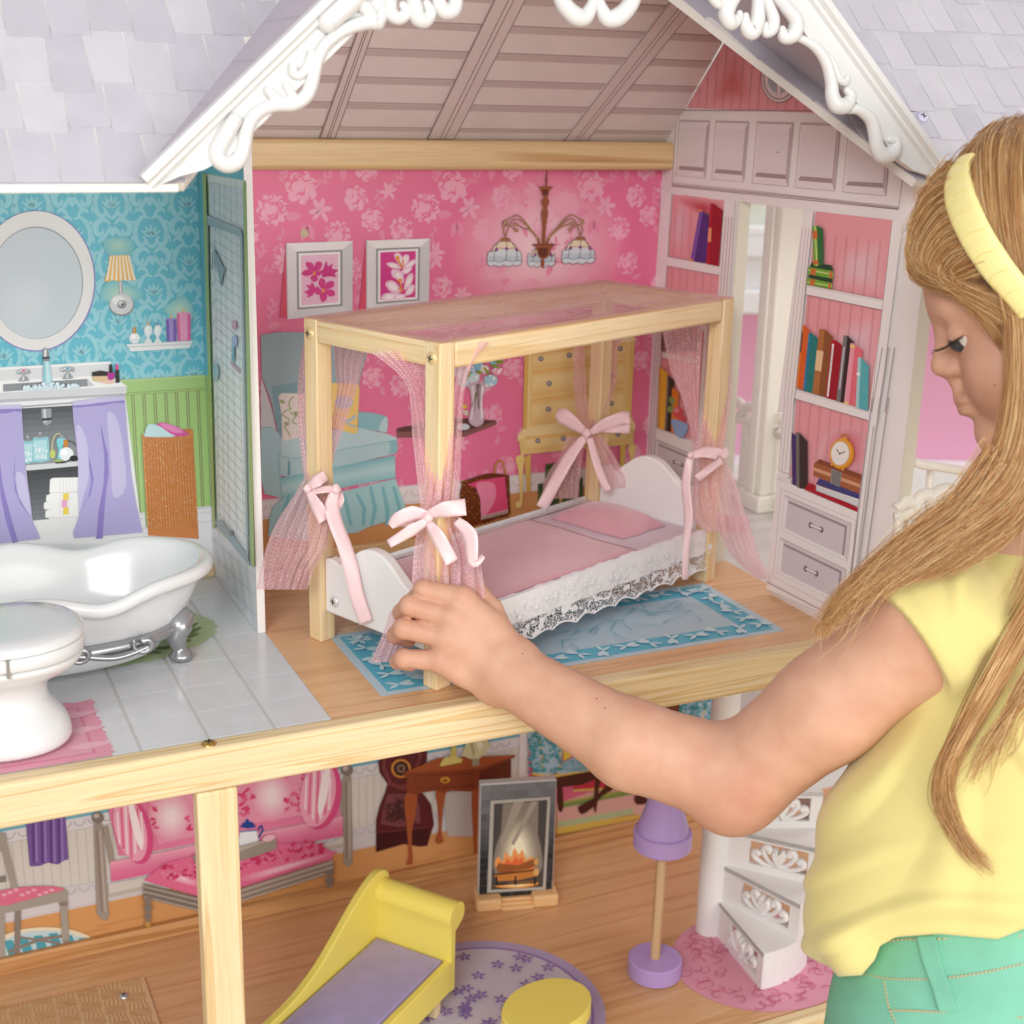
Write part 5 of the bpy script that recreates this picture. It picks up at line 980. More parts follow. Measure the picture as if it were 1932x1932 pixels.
# =================================================================== living room back wall prints (lower storey)
L1 = (0, 2300, 1300, 1932); L2 = (1100, 2300, 2400, 1932); L3 = (2200, 2200, 3480, 1932)
xd = bpx((985, 600), L2)[0]; zb1 = bpx((100, 1200), L1)[2]; zb0 = zb1-.0
za = np.mean([bpx(q, L1)[2] for q in ((380, 1115), (1850, 800))]); zf = np.mean([bpx(q, L1)[2] for q in ((380, 1170), (1850, 862))])
g = Print(BACK, .02); g.LAY = .0003
def bl(z0, z1, col, x0=-24., x1=41.8): g.raw(col, [wpt(x0, z0, g.off), wpt(x1, z0, g.off), wpt(x1, z1, g.off), wpt(x0, z1, g.off)])
zrail = bpx((1000, 300), L2)[2]
bl(-27.9, zf, '#d79c63'); bl(zf, za+.9, '#d8d3d6', x1=xd); bl(za+.86, za+.9, '#b9b1b8', x1=xd); bl(zf+.08, zf+.14, '#c2bac1', x1=xd); bl(zrail, -2.45, '#74b7cc', x1=xd); bl(zrail-.9, zrail, '#e2dfe3', x1=xd); bl(zrail-.95, zrail-.9, '#bdb6bc', x1=xd)
x = -24.
while x < xd-.4:
    g.raw('#c6bfb6', [wpt(x-.02, za+.9, g.off), wpt(x+.02, za+.9, g.off), wpt(x+.02, zrail-.95, g.off), wpt(x-.02, zrail-.95, g.off)]); x += .62
x = -24.
while x < xd-.8:
    for zc, s_ in ((za+.72, 1), (zrail-.2, 1)): g.raw('#c4bcc4', [wpt(x+.42*math.cos(a), zc-.5*math.sin(a), g.off) for a in np.linspace(0, math.pi, 8)]+[wpt(x+.33*math.cos(a), zc-.40*math.sin(a), g.off) for a in np.linspace(math.pi, 0, 8)])
    x += .95
for k in range(24):
    xx, zz = -22+k*2.4, -27.6+(k*37 % 17)*.1; g.raw('#c98c55', [wpt(xx, zz, g.off), wpt(xx+3.2, zz+.03, g.off), wpt(xx+3.2, zz+.09, g.off), wpt(xx, zz+.06, g.off)])
bl(zf, -2.45, '#df6a8c', x0=xd); bl(zf, -2.45, '#e6e2e4', x0=xd-.1, x1=xd+.75); bl(zf, -2.45, '#c5bec2', x0=xd+.6, x1=xd+.68)
xr = bpx((325, 300), L3)[0]; bl(-27, -2.45, '#e8e5e6', x0=xr, x1=41.8); bl(-27, -2.45, '#74b7cc', x0=xr+1.1, x1=41.8)
g.build('beadboard_print', low_wall)
p = Print(BACK, .1).view(*L1)   # window strip and curtain
p.poly('#efeef0', [(320, 640), (530, 600), (1708, 385), (1932, 345), (1932, 410), (1708, 430), (530, 655), (320, 690)])
for x0, x1, y0, y1 in ((330, 425, 660, 662), (450, 525, 632, 640), (1708, 1795, 392, 405), (1815, 1932, 370, 380)): p.poly('#8a6a3a', [(x0, y0-40), (x1, y0-55), (x1, y1-5), (x0, y1+14)])
p.poly('#7a5ba0', [(118, 600), (320, 560), (345, 918), (320, 925), (290, 945), (240, 935), (200, 952), (150, 955)])
for xx in (160, 205, 250, 290): p.poly('#5f4488', [(xx-6, 600), (xx+8, 600), (xx+16, 938), (xx+2, 938)]); p.poly('#9a80c0', [(xx+14, 600), (xx+22, 600), (xx+30, 930), (xx+20, 930)])
p.build('window_and_curtain_print', low_wall)
p = Print(BACK, .12).view(*L1)   # striped rug and dining chair
p.ell('#e8dcc0', (230, 1365), 265, 105, 60); p.ell('#c2d8e0', (230, 1370), 235, 92, 48)
for k in range(6): p.poly('#4fa3b3', [(20+k*75, 1292+abs(k-3)*12), (62+k*75, 1288+abs(k-3)*12), (120+k*72, 1450-k*10), (60+k*72, 1462-k*10)])
p.build('striped_rug_print', low_wall)
p = Print(BACK, .16).view(*L1); CH, CH2 = '#a79f95', '#8a8178'
p.poly(CH2, [(75, 1165), (105, 1160), (100, 1400), (70, 1400)]); p.line(CH2, [(40, 1385), (200, 1320), (340, 1300)], 16); p.line(CH2, [(100, 1310), (300, 1340)], 12)
p.poly(CH, [(-40, 780), (30, 785), (35, 830), (90, 1060), (60, 1075), (10, 880), (-40, 870)]); p.poly(CH2, [(-40, 1010), (30, 1000), (30, 1030), (-40, 1040)])
p.poly('#df7391', [(-40, 1090), (100, 1058), (250, 1052), (325, 1068), (250, 1100), (30, 1150), (-40, 1155)], 3)
for k in range(9): p.ell('#eeb0c2', (20+k*30, 1095-(k % 3)*12), 13, 7)
p.poly(CH, [(-40, 1150), (30, 1150), (305, 1075), (340, 1070), (340, 1120), (300, 1130), (40, 1185), (-40, 1190)])
p.poly(CH, [(300, 1120), (342, 1115), (340, 1190), (350, 1330), (340, 1385), (325, 1385), (312, 1330)]); p.ell(CH2, (320, 1140), 24, 12); p.ell(CH2, (335, 1335), 14, 12); p.poly(CH, [(-20, 1180), (22, 1180), (26, 1400), (20, 1490), (0, 1490), (-20, 1400)]); p.ell(CH2, (4, 1440), 16, 12)
p.build('dining_chair_print', low_wall)
p = Print(BACK, .13).view(*L1); GR, GR2, GR3 = '#a2958a', '#857a72', '#c2b8b0'; PK, PK2, PK3 = '#e57fa6', '#d94f80', '#f3c3d3'
for x0, y0, y1 in ((495, 740, 1230), (1752, 500, 960)):
    p.poly(GR, [(x0-22, y0), (x0+22, y0-4), (x0+55, y1-30), (x0+42, y1), (x0+15, y1-10), (x0-8, y1-40)] if x0 < 900 else [(x0-22, y0), (x0+20, y0-4), (x0+26, y1-30), (x0+8, y1), (x0-18, y1-20)]); p.line(GR2, [(x0-8, y0+20), (x0+18 if x0 < 900 else x0-2, y1-50)], 8); p.line(GR3, [(x0+8, y0+20), (x0+36 if x0 < 900 else x0+10, y1-50)], 6)
    p.ell(GR2, (x0-2, y0-32), 31, 30); p.ell(GR3, (x0-10, y0-42), 14, 12); p.ell(GR, (x0, y0+18), 20, 14)
p.poly('#d6cfc9', [(545, 1040), (720, 1010), (1680, 830), (1730, 800), (1735, 850), (720, 1085), (550, 1110)]); p.line(GR3, [(550, 1100), (1735, 845)], 22)
p.poly(GR, [(520, 760), (545, 745), (580, 930), (550, 940)]); p.poly(GR, [(1700, 510), (1730, 530), (1730, 780), (1700, 770)])
p.poly(PK, [(535, 620), (620, 560), (1100, 470), (1708, 380), (1700, 560), (1720, 700), (760, 880), (600, 900)])
p.grad(['#f0a9c0', '#e57fa6', '#df6a97'], [(555, 930), (1728, 700), (1728, 800), (560, 1030)], 6)
rn = random.Random(6)
for q in ([(750, 590), (985, 545), (985, 800), (800, 840), (770, 720)], [(1190, 500), (1560, 435), (1540, 690), (1180, 750)]):
    p.poly('#ea9ab5', q); cx, cy = np.mean([a_[0] for a_ in q]), np.mean([a_[1] for a_ in q]); p.soft('#ea9ab5', '#f8e2ea', [(cx+110*math.cos(t), cy+130*math.sin(t)) for t in np.linspace(0, 6, 14)], 8, 3)
    for k in range(70):
        x = rn.uniform(min(a_[0] for a_ in q)+20, max(a_[0] for a_ in q)-20); y = rn.uniform(min(a_[1] for a_ in q)+40, max(a_[1] for a_ in q)-60)
        if abs(x-cx) > 70: p.ell(('#d93f74', '#e0608d')[k % 2], (x, y), 17, 8, 7, rot=rn.uniform(-60, 60))
for cx, cy, rt, sx in ((655, 760, -14, 78), (1600, 585, 10, 88)):
    p.ell('#d94f86', (cx+20, cy+10), sx+10, 172, 30, rot=rt); p.ell('#f0a6c0', (cx, cy), sx, 168, 30, rot=rt)
    for k in range(-3, 4): p.line('#f9dde6' if k % 2 else '#e0678f', [(cx+k*20-25*math.sin(math.radians(-rt)), cy-150+abs(k)*22), (cx+k*20+25*math.sin(math.radians(-rt)), cy+150-abs(k)*24)], 10)
    p.ell('#fbeef2', (cx+sx*.35, cy-20), sx*.25, 130, 24, rot=rt)
p.poly('#e36f97', [(722, 1020), (830, 930), (1000, 890), (1300, 830), (1600, 835), (1680, 880), (1670, 915), (1200, 1060), (995, 1100)], 0)
p.soft('#e36f97', '#f4c4d4', [(830, 960), (1000, 1010), (1010, 1060), (800, 1000)], 6, 3); p.soft('#e36f97', '#f4c4d4', [(1200, 1000), (1640, 880), (1660, 900), (1250, 1030)], 6, 3)
for k in range(120):
    x = rn.uniform(800, 1640); y = 1010-(x-800)*.17+rn.uniform(-60, 20); p.ell(('#d33a70', '#e87ea2', '#c93368')[k % 3], (x, y), 16, 7, 7, rot=rn.uniform(-50, 50))
p.poly(GR2, [(720, 1030), (995, 1100), (1000, 1170), (722, 1105)]); p.poly(GR, [(995, 1100), (1200, 1060), (1675, 910), (1675, 975), (1200, 1125), (1000, 1172)])
for k in range(5): p.line('#6f655e' if k % 2 else GR3, [(722, 1045+k*13), (997, 1112+k*13), (1200, 1070+k*13), (1675, 922+k*12)], 4)
for x, y in ((742, 1110), (1655, 975)):
    for r_, yy in ((26, 0), (14, 22), (26, 40), (16, 62), (20, 85), (12, 105)): p.ell(GR2, (x, y+yy), r_*.9, 14)
    p.ell('#d09a3c', (x, y+125), 14, 14); p.ell(GR, (x, y+124), 6, 6)
p.poly('#9a9086', [(965, 890), (1190, 850), (1385, 800), (1392, 855), (1180, 925), (980, 930)]); p.poly('#b8aea4', [(1000, 880), (1200, 845), (1370, 800), (1180, 880)]); p.ell('#e9b9c8', (1350, 800), 34, 16, rot=-14)
p.build('porch_swing_print', low_wall)
p = Print(BACK, .22).view(*L1)
p.line('#2d4f9a', [(1300, 770), (1315, 745), (1322, 770), (1300, 808)], 9, 4); p.poly('#eef0f4', [(1210, 770), (1290, 765), (1305, 830), (1290, 860), (1215, 865), (1200, 840)], 0); p.poly('#24479a', [(1208, 752), (1225, 728), (1270, 725), (1290, 752), (1250, 760)], 0); p.ell('#24479a', (1245, 722), 10, 11); p.line('#24479a', [(1208, 775), (1292, 768)], 6); p.poly('#24479a', [(1178, 780), (1188, 815), (1205, 830), (1200, 850), (1180, 830)])
p.build('teapot_print', low_wall)
p = Print(BACK, .12).view(*L2); R1, R2, R3 = '#5e1f24', '#7d3c3c', '#431317'
p.poly(R1, [(330, 300), (480, 300), (520, 370), (520, 420), (490, 470), (480, 560), (540, 640), (555, 740), (520, 850), (480, 855), (400, 840), (330, 855), (262, 880), (262, 720), (280, 650), (305, 590), (320, 540), (280, 480), (272, 430), (300, 370)], 0); p.poly(R2, [(335, 310), (470, 310), (495, 390), (440, 540), (400, 570), (330, 545), (292, 460), (300, 400)], 0); p.poly(R1, [(345, 315), (460, 315), (480, 400), (430, 520), (390, 548), (340, 530), (308, 450), (315, 400)], 0)
p.ell('#d08a3a', (388, 460), 50, 48); p.ell('#3a2422', (388, 460), 38, 37); p.ell('#8a6a58', (388, 460), 22, 21); p.ell('#2a1515', (388, 460), 10, 10)
p.poly('#7d4446', [(320, 590), (430, 585), (480, 640), (485, 735), (380, 755), (285, 740), (300, 650)], 0); rn = random.Random(12)
for k in range(40): p.line('#4c2428', [(rn.uniform(300, 460), rn.uniform(600, 740)), (rn.uniform(310, 470), rn.uniform(600, 740))], 5)
p.poly(R3, [(262, 780), (525, 755), (520, 850), (400, 840), (262, 880)]); p.line('#7d3c3c', [(262, 782), (525, 755)], 5)
p.build('mantel_clock_print', low_wall)
p = Print(BACK, .2).view(*L2); T1, T2, T3 = '#8d4325', '#a9572e', '#6b2e18'
p.poly('#bdb4b0', [(600, 580), (780, 560), (760, 800), (620, 800)])
for lg in ([(560, 570), (615, 560), (600, 650), (590, 780), (602, 825), (570, 838), (560, 820), (575, 760), (570, 650)], [(410, 585), (465, 580), (460, 680), (440, 790), (445, 915), (440, 940), (412, 940), (425, 900), (415, 760), (405, 660)], [(745, 570), (790, 560), (785, 700), (770, 800), (775, 910), (765, 942), (742, 940), (752, 900), (748, 780), (742, 660)], [(880, 520), (935, 505), (930, 560), (890, 590)]): p.poly(T2, lg, 3)
p.poly(T1, [(415, 490), (780, 465), (782, 555), (740, 575), (640, 570), (600, 580), (560, 570), (440, 590), (412, 570)]); p.poly(T3, [(780, 465), (940, 410), (940, 520), (860, 550), (782, 560)]); p.poly(T2, [(395, 480), (575, 405), (962, 390), (940, 410), (785, 466), (400, 495)]); p.poly(T1, [(395, 480), (400, 496), (785, 470), (962, 400), (962, 390), (785, 458)])
p.line(T3, [(458, 495), (752, 482), (752, 545), (458, 558), (458, 495)], 4); p.poly('#d09a3c', [(585, 510), (605, 500), (628, 505), (632, 522), (610, 532), (588, 525)], 3); p.ell(T1, (608, 518), 12, 7)
p.build('side_table_print', low_wall)
p = Print(BACK, .26).view(*L2)
p.poly('#ddd07a', [(578, 440), (600, 405), (650, 388), (695, 410), (690, 425), (590, 445)]); p.poly('#d6c66a', [(630, 400), (640, 350), (630, 320), (605, 290), (680, 280), (660, 330), (665, 395)], 0); p.ell('#c9b85c', (648, 342), 16, 8); p.build('urn_print', low_wall)
p = Print(BACK, .26).view(*L2)
p.poly('#d9d3a8', [(735, 280), (800, 270), (835, 340), (810, 380), (775, 410), (740, 410), (690, 390), (705, 350)], 0); p.poly('#b9b184', [(740, 300), (760, 380), (750, 400), (730, 330)]); p.poly('#f0ecd0', [(770, 290), (800, 340), (780, 370), (765, 330)]); p.poly('#a9a08a', [(745, 405), (775, 405), (782, 440), (742, 445)], 0); p.build('bust_print', low_wall)
# patterned chair, low table and fringed rug at the right
p = Print(BACK, .1).view(*L2)
p.poly('#e2b1a8', [(1170, 640), (1400, 560), (1600, 560), (1932, 560), (1932, 760), (1560, 690), (1180, 770)]); p.poly('#e3c15c', [(1170, 760), (1560, 695), (1932, 700), (1932, 730), (1560, 730), (1180, 790)]); p.poly('#7f9a52', [(1200, 630), (1560, 560), (1560, 590), (1200, 660)]); p.poly('#b9c59a', [(1180, 730), (1560, 660), (1560, 690), (1180, 760)])
for k in range(26): p.line('#e6c86a', [(1180+k*15, 775-k*2.7), (1182+k*15, 792-k*2.7)], 4); p.line('#e6c86a', [(1205+k*14, 640-k*2.6), (1207+k*14, 622-k*2.6)], 4)
p.poly('#c2364a', [(1250, 520), (1450, 470), (1550, 560), (1260, 570)]); p.line('#e3c15c', [(1255, 570), (1550, 555)], 10)
p.build('fringed_rug_print', low_wall)
p = Print(BACK, .18).view(*L2); BR_, TE, TL = '#4f2418', '#3f9ba6', '#a9c3d4'
for q in ([(1180, 540), (1200, 545), (1205, 660), (1185, 675), (1176, 620)], [(1370, 500), (1395, 495), (1385, 560), (1370, 680), (1358, 640)], [(1300, 690), (1280, 655), (1310, 635), (1370, 600), (1420, 545), (1470, 520), (1460, 560), (1400, 600), (1360, 650)], [(1565, 600), (1600, 590), (1640, 630), (1575, 640)]): p.poly(BR_, q, 3)
p.poly(BR_, [(1050, 490), (1150, 500), (1340, 470), (1400, 500), (1300, 540), (1180, 555), (1050, 520)]); p.poly('#e3c15c', [(1048, 478), (1150, 490), (1340, 458), (1345, 472), (1150, 505), (1048, 492)])
p.poly(TL, [(1200, 430), (1260, 400), (1400, 420), (1340, 462), (1180, 490)]); p.poly(TL, [(1020, 230), (1180, 200), (1205, 330), (1190, 480), (1120, 490), (1055, 480), (1030, 330)]); p.line('#e3c15c', [(1052, 240), (1090, 330), (1100, 480)], 9, 4); p.line('#e3c15c', [(1190, 300), (1188, 480)], 8); p.poly('#e9c94c', [(1205, 340), (1250, 350), (1245, 400), (1205, 420)])
rn = random.Random(14)
for k in range(150):
    x, y = rn.uniform(1030, 1190), rn.uniform(240, 475)
    p.ell(TE if k % 4 else '#78b4c0', (x, y), 10, 6, 6, rot=rn.uniform(0, 180))
for k in range(40): x, y = rn.uniform(1200, 1350), rn.uniform(415, 465); p.ell('#78b4c0', (x, y), 9, 5, 6, rot=rn.uniform(0, 180))
p.build('teal_chair_print', low_wall, kind='stuff')
p = Print(BACK, .18).view(*L3)
p.poly('#efd98a', [(0, 250), (170, 235), (150, 300), (0, 300)]); p.poly('#7a3a20', [(0, 290), (160, 280), (150, 360), (60, 340), (0, 320)], 0)
p.poly(TL, [(180, 232), (325, 205), (315, 320), (285, 420), (140, 380), (160, 300)]); p.line('#e3c15c', [(190, 235), (170, 380)], 7); p.line('#e3c15c', [(300, 212), (285, 330), (258, 410)], 7)
for k in range(130):
    x, y = rn.uniform(160, 318), rn.uniform(225, 410); p.ell('#2f8f96' if k % 4 else '#78b4c0', (x, y), 10, 6, 6, rot=rn.uniform(0, 180))
p.build('teal_chair_print', low_wall)
# lower floor prints: round lilac rug, pink oval rug, parquet board
f = Print(LOW, .01)
def circ(P, c, r, col, n=64, sy=1.0, rot=0):
    P.raw(col, [(c[0]+r*math.cos(t)*math.cos(rot)-r*sy*math.sin(t)*math.sin(rot), c[1]+r*math.cos(t)*math.sin(rot)+r*sy*math.sin(t)*math.cos(rot), -28+P.off) for t in np.linspace(0, 2*math.pi, n, endpoint=False)])
rc = (13.3, 8.0)
circ(f, rc, 8.3, '#b3a2c8'); circ(f, rc, 7.5, '#8e72b2'); circ(f, rc, 7.3, '#cbc2d0')
rn = random.Random(15)
for k in range(60):
    a, d = rn.uniform(0, 6.28), rn.choice((1.5, 2.8, 4.0, 5.2, 6.4)); cx, cy = rc[0]+d*math.cos(a), rc[1]+d*math.sin(a); b_ = rn.uniform(0, 6.28)
    for q in range(5):
        bb = b_+q*1.25; Q = catmull([(0.08, 0), (.3, .12), (.55, 0), (.3, -.12)], 3, True); f.raw('#8f74b4', [(cx+x*math.cos(bb)-y*math.sin(bb), cy+x*math.sin(bb)+y*math.cos(bb), -28+f.off) for x, y in Q])
f.build('round_rug_print', low_floor)
f = Print(LOW, .02); circ(f, (34.6, 5.6), 6.9, '#dd98ad', 72, .88); 
for k in range(90):
    a, d = rn.uniform(0, 6.28), rn.uniform(3.2, 6.3); cx, cy = 34.6+d*math.cos(a), 5.6+.88*d*math.sin(a); b_ = rn.uniform(0, 6.28)
    Pp = [(cx+.6*(1-t*.55)*math.cos(b_+t*4), cy+.5*(1-t*.55)*math.sin(b_+t*4)) for t in np.linspace(0, 1, 9)]; P = np.array(Pp); T = np.gradient(P, axis=0); N = np.stack([-T[:, 1], T[:, 0]], 1); N /= np.linalg.norm(N, axis=1)[:, None]; N *= .045
    f.raw('#cf6d8c', [(p_[0], p_[1], -28+f.off) for p_ in np.concatenate([P+N, (P-N)[::-1]])])
f.build('pink_rug_print', low_floor)
qd = [LOW.hit(*q) for q in Print(LOW).view(*L1).px([(722, 1525), (782, 1754), (0, 1754), (0, 1668)])]
box('parquet_board', (-19.5, qd[1][1]-2.2, -27.99), (qd[0][0]+.1, qd[0][1], -27.8), mat('parquet_print', '#d8b487', .4), house, .05)
par = house.children[-1] if False else [o for o in house.children if o.name.startswith('parquet_board')][0]
f = Print(Plane((0, 0, -27.8), (0, 0, 1)), .01)
for i in range(9):
    for j in range(8):
        x0, y0 = qd[0][0]-1.5*(i+1)-.1, qd[0][1]-.9*(j+1)
        for m in range(5):
            if (i+j) % 2 == 0: P = [(x0+1.4*t, y0+.12+.17*m+.05*math.sin(t*7+m+i)) for t in np.linspace(0, 1, 8)]
            else: P = [(x0+.15+.27*m+.05*math.sin(t*5+m+j), y0+.85*t) for t in np.linspace(0, 1, 8)]
            P = np.array(P); T = np.gradient(P, axis=0); N = np.stack([-T[:, 1], T[:, 0]], 1); N /= np.linalg.norm(N, axis=1)[:, None]; N *= .022
            f.raw('#b5763c', [(p_[0], p_[1], -27.8+f.off) for p_ in np.concatenate([P+N, (P-N)[::-1]])])
f.build('parquet_lines_print', par)
h = Plane((0, 0, -27.8), (0, 0, 1)).hit(*Print(LOW).view(*L1).px([(625, 1612)])[0]); screw('screw', h, (0, 0, 1), .36, STEEL, house)
# =================================================================== canopy bed
EX, EY = np.array((.9239, .3827, 0)), np.array((-.3827, .9239, 0)); BO = np.array((6.66, 1.23, 0)); ZT = 20.1
BF = Frame(BO, EX, EY)
PPZ = wood_material('bed_post_wood', '#efd9b0', '#ecd2a3', '#e3c18c', 2, 1.1, .5, .5)
PPX = wood_material('bed_rail_wood', '#efd9b0', '#ecd2a3', '#e3c18c', 0, 1.1, .5, .45, -math.radians(22.5))
BWHITE = mat('bed_white_paint', '#f0efee', .35, bump=.03, bscale=300)
bed = thing('canopy_bed', BF((14, 5.9, 0)), 'pine doll canopy bed with sheer pink curtains tied in bows', 'bed')
for a, b in ((0, 0), (0, 10.24), (26.6, 0), (26.6, 10.24)): fbox('post', BF, (a, b, .0), (a+1.17, b+1.17, ZT), PPZ, bed, .1)
for b in (.06, 10.3): fbox('top_rail', BF, (1.17, b, ZT-1.5), (26.6, b+1.0, ZT-.03), PPX, bed, .2)
PPY = wood_material('bed_end_rail_wood', '#efd9b0', '#ecd2a3', '#e3c18c', 1, 1.1, .5, .45, -math.radians(22.5))
for a in (.06, 26.66): fbox('top_rail', BF, (a, 1.17, ZT-1.35), (a+1.0, 10.24, ZT-.03), PPY, bed, .1)
BRASS2 = mat('brass_screw', '#e8d09a', .35, metal=.35)
for b in (.6, 10.83): screw('screw', BF((-.0, b, ZT-.85)), -EX, .36, BRASS2, bed)
def wave_board(name, a, top):
    pts = [(1.19, 2.0), (10.22, 2.0)]+top; V = []; n = len(pts)
    for s_ in (a, a+.75): V += [BF((s_, y, z_)) for y, z_ in pts]
    F = [tuple(range(n)), tuple(range(n, 2*n))[::-1]]+[(i, n+i, n+(i+1) % n, (i+1) % n) for i in range(n)]
    o = mk(name, V, F, BWHITE, bed); return bevel(o, .14, 3)
top = lambda hs, hp: [(y, z_) for y, z_ in catmull([(10.2, hs), (9.5, hs+.02), (8.8, hs-.12), (8.0, hs+.5), (6.9, hp-.25), (5.87, hp), (4.8, hp-.25), (3.75, hs+.5), (2.9, hs-.12), (2.0, hs+.02), (1.2, hs)], 4)]
wave_board('footboard', .35, top(5.5, 7.0)); wave_board('headboard', 26.9, top(6.6, 8.1))
screw('screw', BF((.33, 9.3, 2.9)), -EX, .36, mat('white_screw', '#dedede', .3, metal=.3), bed)
# mattress with lace skirt
fbox('mattress', BF, (1.12, .55, 2.05), (26.88, 11.0, 3.75), mat('mattress_sheet', '#dccfd9', .85, bump=.25, bscale=900), bed, .3)
def lace_material(name, holes):
    m = bpy.data.materials.new(name); m.use_nodes = True; nt = m.node_tree; b = nt.nodes['Principled BSDF']; L = nt.links.new
    b.inputs['Base Color'].default_value = (*hexc('#f2f1f2'), 1); b.inputs['Roughness'].default_value = .6; b.inputs['Sheen Weight'].default_value = .2
    tc = nt.nodes.new('ShaderNodeTexCoord'); v = nt.nodes.new('ShaderNodeTexVoronoi'); v.feature = 'DISTANCE_TO_EDGE'; v.inputs['Scale'].default_value = 420; L(tc.outputs['Object'], v.inputs['Vector'])
    n = nt.nodes.new('ShaderNodeTexNoise'); n.inputs['Scale'].default_value = 140; n.inputs['Detail'].default_value = 4; L(tc.outputs['Object'], n.inputs['Vector'])
    bp = nt.nodes.new('ShaderNodeBump'); bp.inputs['Strength'].default_value = .8; bp.inputs['Distance'].default_value = .0014; L(n.outputs[0], bp.inputs['Height']); L(bp.outputs[0], b.inputs['Normal'])
    lt = nt.nodes.new('ShaderNodeMath'); lt.operation = 'LESS_THAN'; lt.inputs[1].default_value = .075; L(v.outputs['Distance'], lt.inputs[0])
    gt = nt.nodes.new('ShaderNodeMath'); gt.operation = 'GREATER_THAN'; gt.inputs[1].default_value = holes; L(n.outputs[0], gt.inputs[0])
    mx = nt.nodes.new('ShaderNodeMath'); mx.operation = 'MAXIMUM'; L(lt.outputs[0], mx.inputs[0]); L(gt.outputs[0], mx.inputs[1])
    L(mx.outputs[0], b.inputs['Alpha']); return m
LACE, NET = lace_material('lace_fabric', .28), lace_material('lace_net', .57)
rn = random.Random(21)
def lace_side(y, sg, x0=1.0, x1=27.6):
    n = 90; xs_ = np.linspace(x0, x1, n)
    # solid cloth wrapped round the board
    prof = [(.5, 3.86), (.1, 3.83), (-.05, 3.5), (-.1, 2.8), (-.08, 2.1), (.1, 2.0)]
    V = []; 
    for i, x in enumerate(xs_):
        wob = .04*math.sin(x*2.1)+.03*math.sin(x*5.3+1)
        for d, z_ in prof: V.append(BF((x, y+sg*(d+wob), z_+.5*wob)))
    m = len(prof); F = [(i*m+k, (i+1)*m+k, (i+1)*m+k+1, i*m+k+1) for i in range(n-1) for k in range(m-1)]
    if sg < 0: F = [q[::-1] for q in F]
    mk('mattress_cover', V, F, mat('cover_cloth', '#eeedef', .7, bump=.12, bscale=160), bed, smooth=True)
    V = []
    for i, x in enumerate(xs_):
        sc = .28*abs(math.sin(x*1.55)); w_ = .07*math.sin(x*1.9+.5)
        for k, t in enumerate(np.linspace(0, 1, 7)):
            z_ = 4.0-t*(3.0-sc); V.append(BF((x, y+sg*(-.16-.05*math.sin(t*3)+w_*t*1.6-.25*t*t), z_)))
    F = [(i*7+k, (i+1)*7+k, (i+1)*7+k+1, i*7+k+1) for i in range(n-1) for k in range(6)]
    if sg < 0: F = [q[::-1] for q in F]
    mk('lace_skirt', V, F, NET, bed, smooth=True)
    V = []
    for i, x in enumerate(xs_):
        w_ = .07*math.sin(x*1.9+.5)
        for k, t in enumerate(np.linspace(0, .6, 5)):
            V.append(BF((x, y+sg*(-.19-.05*math.sin(t*3)+w_*t*1.6-.25*t*t), 4.05-t*2.9+.08*math.sin(x*3.1)*t)))
    F = [(i*5+k, (i+1)*5+k, (i+1)*5+k+1, i*5+k+1) for i in range(n-1) for k in range(4)]
    mk('lace_band', V, F, LACE, bed, smooth=True)
    # scalloped corded hem
    P = [BF((x, y+sg*(-.44+.07*1.6*math.sin(x*1.9+.5)), 4.0-(3.0-.28*abs(math.sin(x*1.55)))+.02)) for x in np.linspace(x0, x1, 260)]
    v, f = tube_vf(P, .06, 6); mk('lace_hem', v, f, mat('lace_cord', '#f0eff0', .6), bed, smooth=True)
lace_side(.42, 1); lace_side(11.1, -1)
parts = []; rl = random.Random(55)
for k in range(30):   # embroidered flowers and sprigs standing proud of the lace
    cx, cz = 1.6+k*.87+rl.uniform(-.2, .2), 2.95+rl.uniform(-.45, .5); R_ = rl.uniform(.2, .34); a0 = rl.uniform(0, 6)
    yy_ = lambda z_: .42-.30-.05*math.sin((4.05-z_)/2.9*3)-.25*((4.05-z_)/2.9)**2
    def pet(px0, pz0, a, L, w_):
        pts = [(0, 0, 0), (L*.5, w_, .05), (L, 0, .02), (L*.5, -w_, .05), (L*.5, 0, .09)]; V = [BF((px0+x*math.cos(a)-y*math.sin(a), yy_(pz0)-h, pz0+x*math.sin(a)+y*math.cos(a))) for x, y, h in pts]
        parts.append((V, [(0, 4, 1), (1, 4, 2), (2, 4, 3), (3, 4, 0)]))
    for q in range(6): pet(cx, cz, a0+q*1.047, R_, R_*.36)
    for q in range(3): pet(cx+rl.uniform(-.45, .45), cz+rl.uniform(-.45, .3), rl.uniform(0, 6), .3, .07)
mk('lace_flowers', *join_vf(parts), mat('lace_thread', '#f6f6f7', .6), bed, smooth=True)['kind'] = 'stuff'
V = []; n = 40
for i, y in enumerate(np.linspace(.9, 10.9, n)):
    for d, z_ in ((0, 3.8), (.5, 3.86), (1.0, 3.84)): V.append(BF((1.15+d, y, z_+.03*math.sin(y*4))))
mk('lace_edge', V, [(i*3+k, i*3+k+1, (i+1)*3+k+1, (i+1)*3+k) for i in range(n-1) for k in range(2)], LACE, bed, smooth=True)
FELT = mat('pink_felt', '#d9a0ab', .95, bump=.5, bscale=1500, sheen=.6, vary=.07, vscale=70)
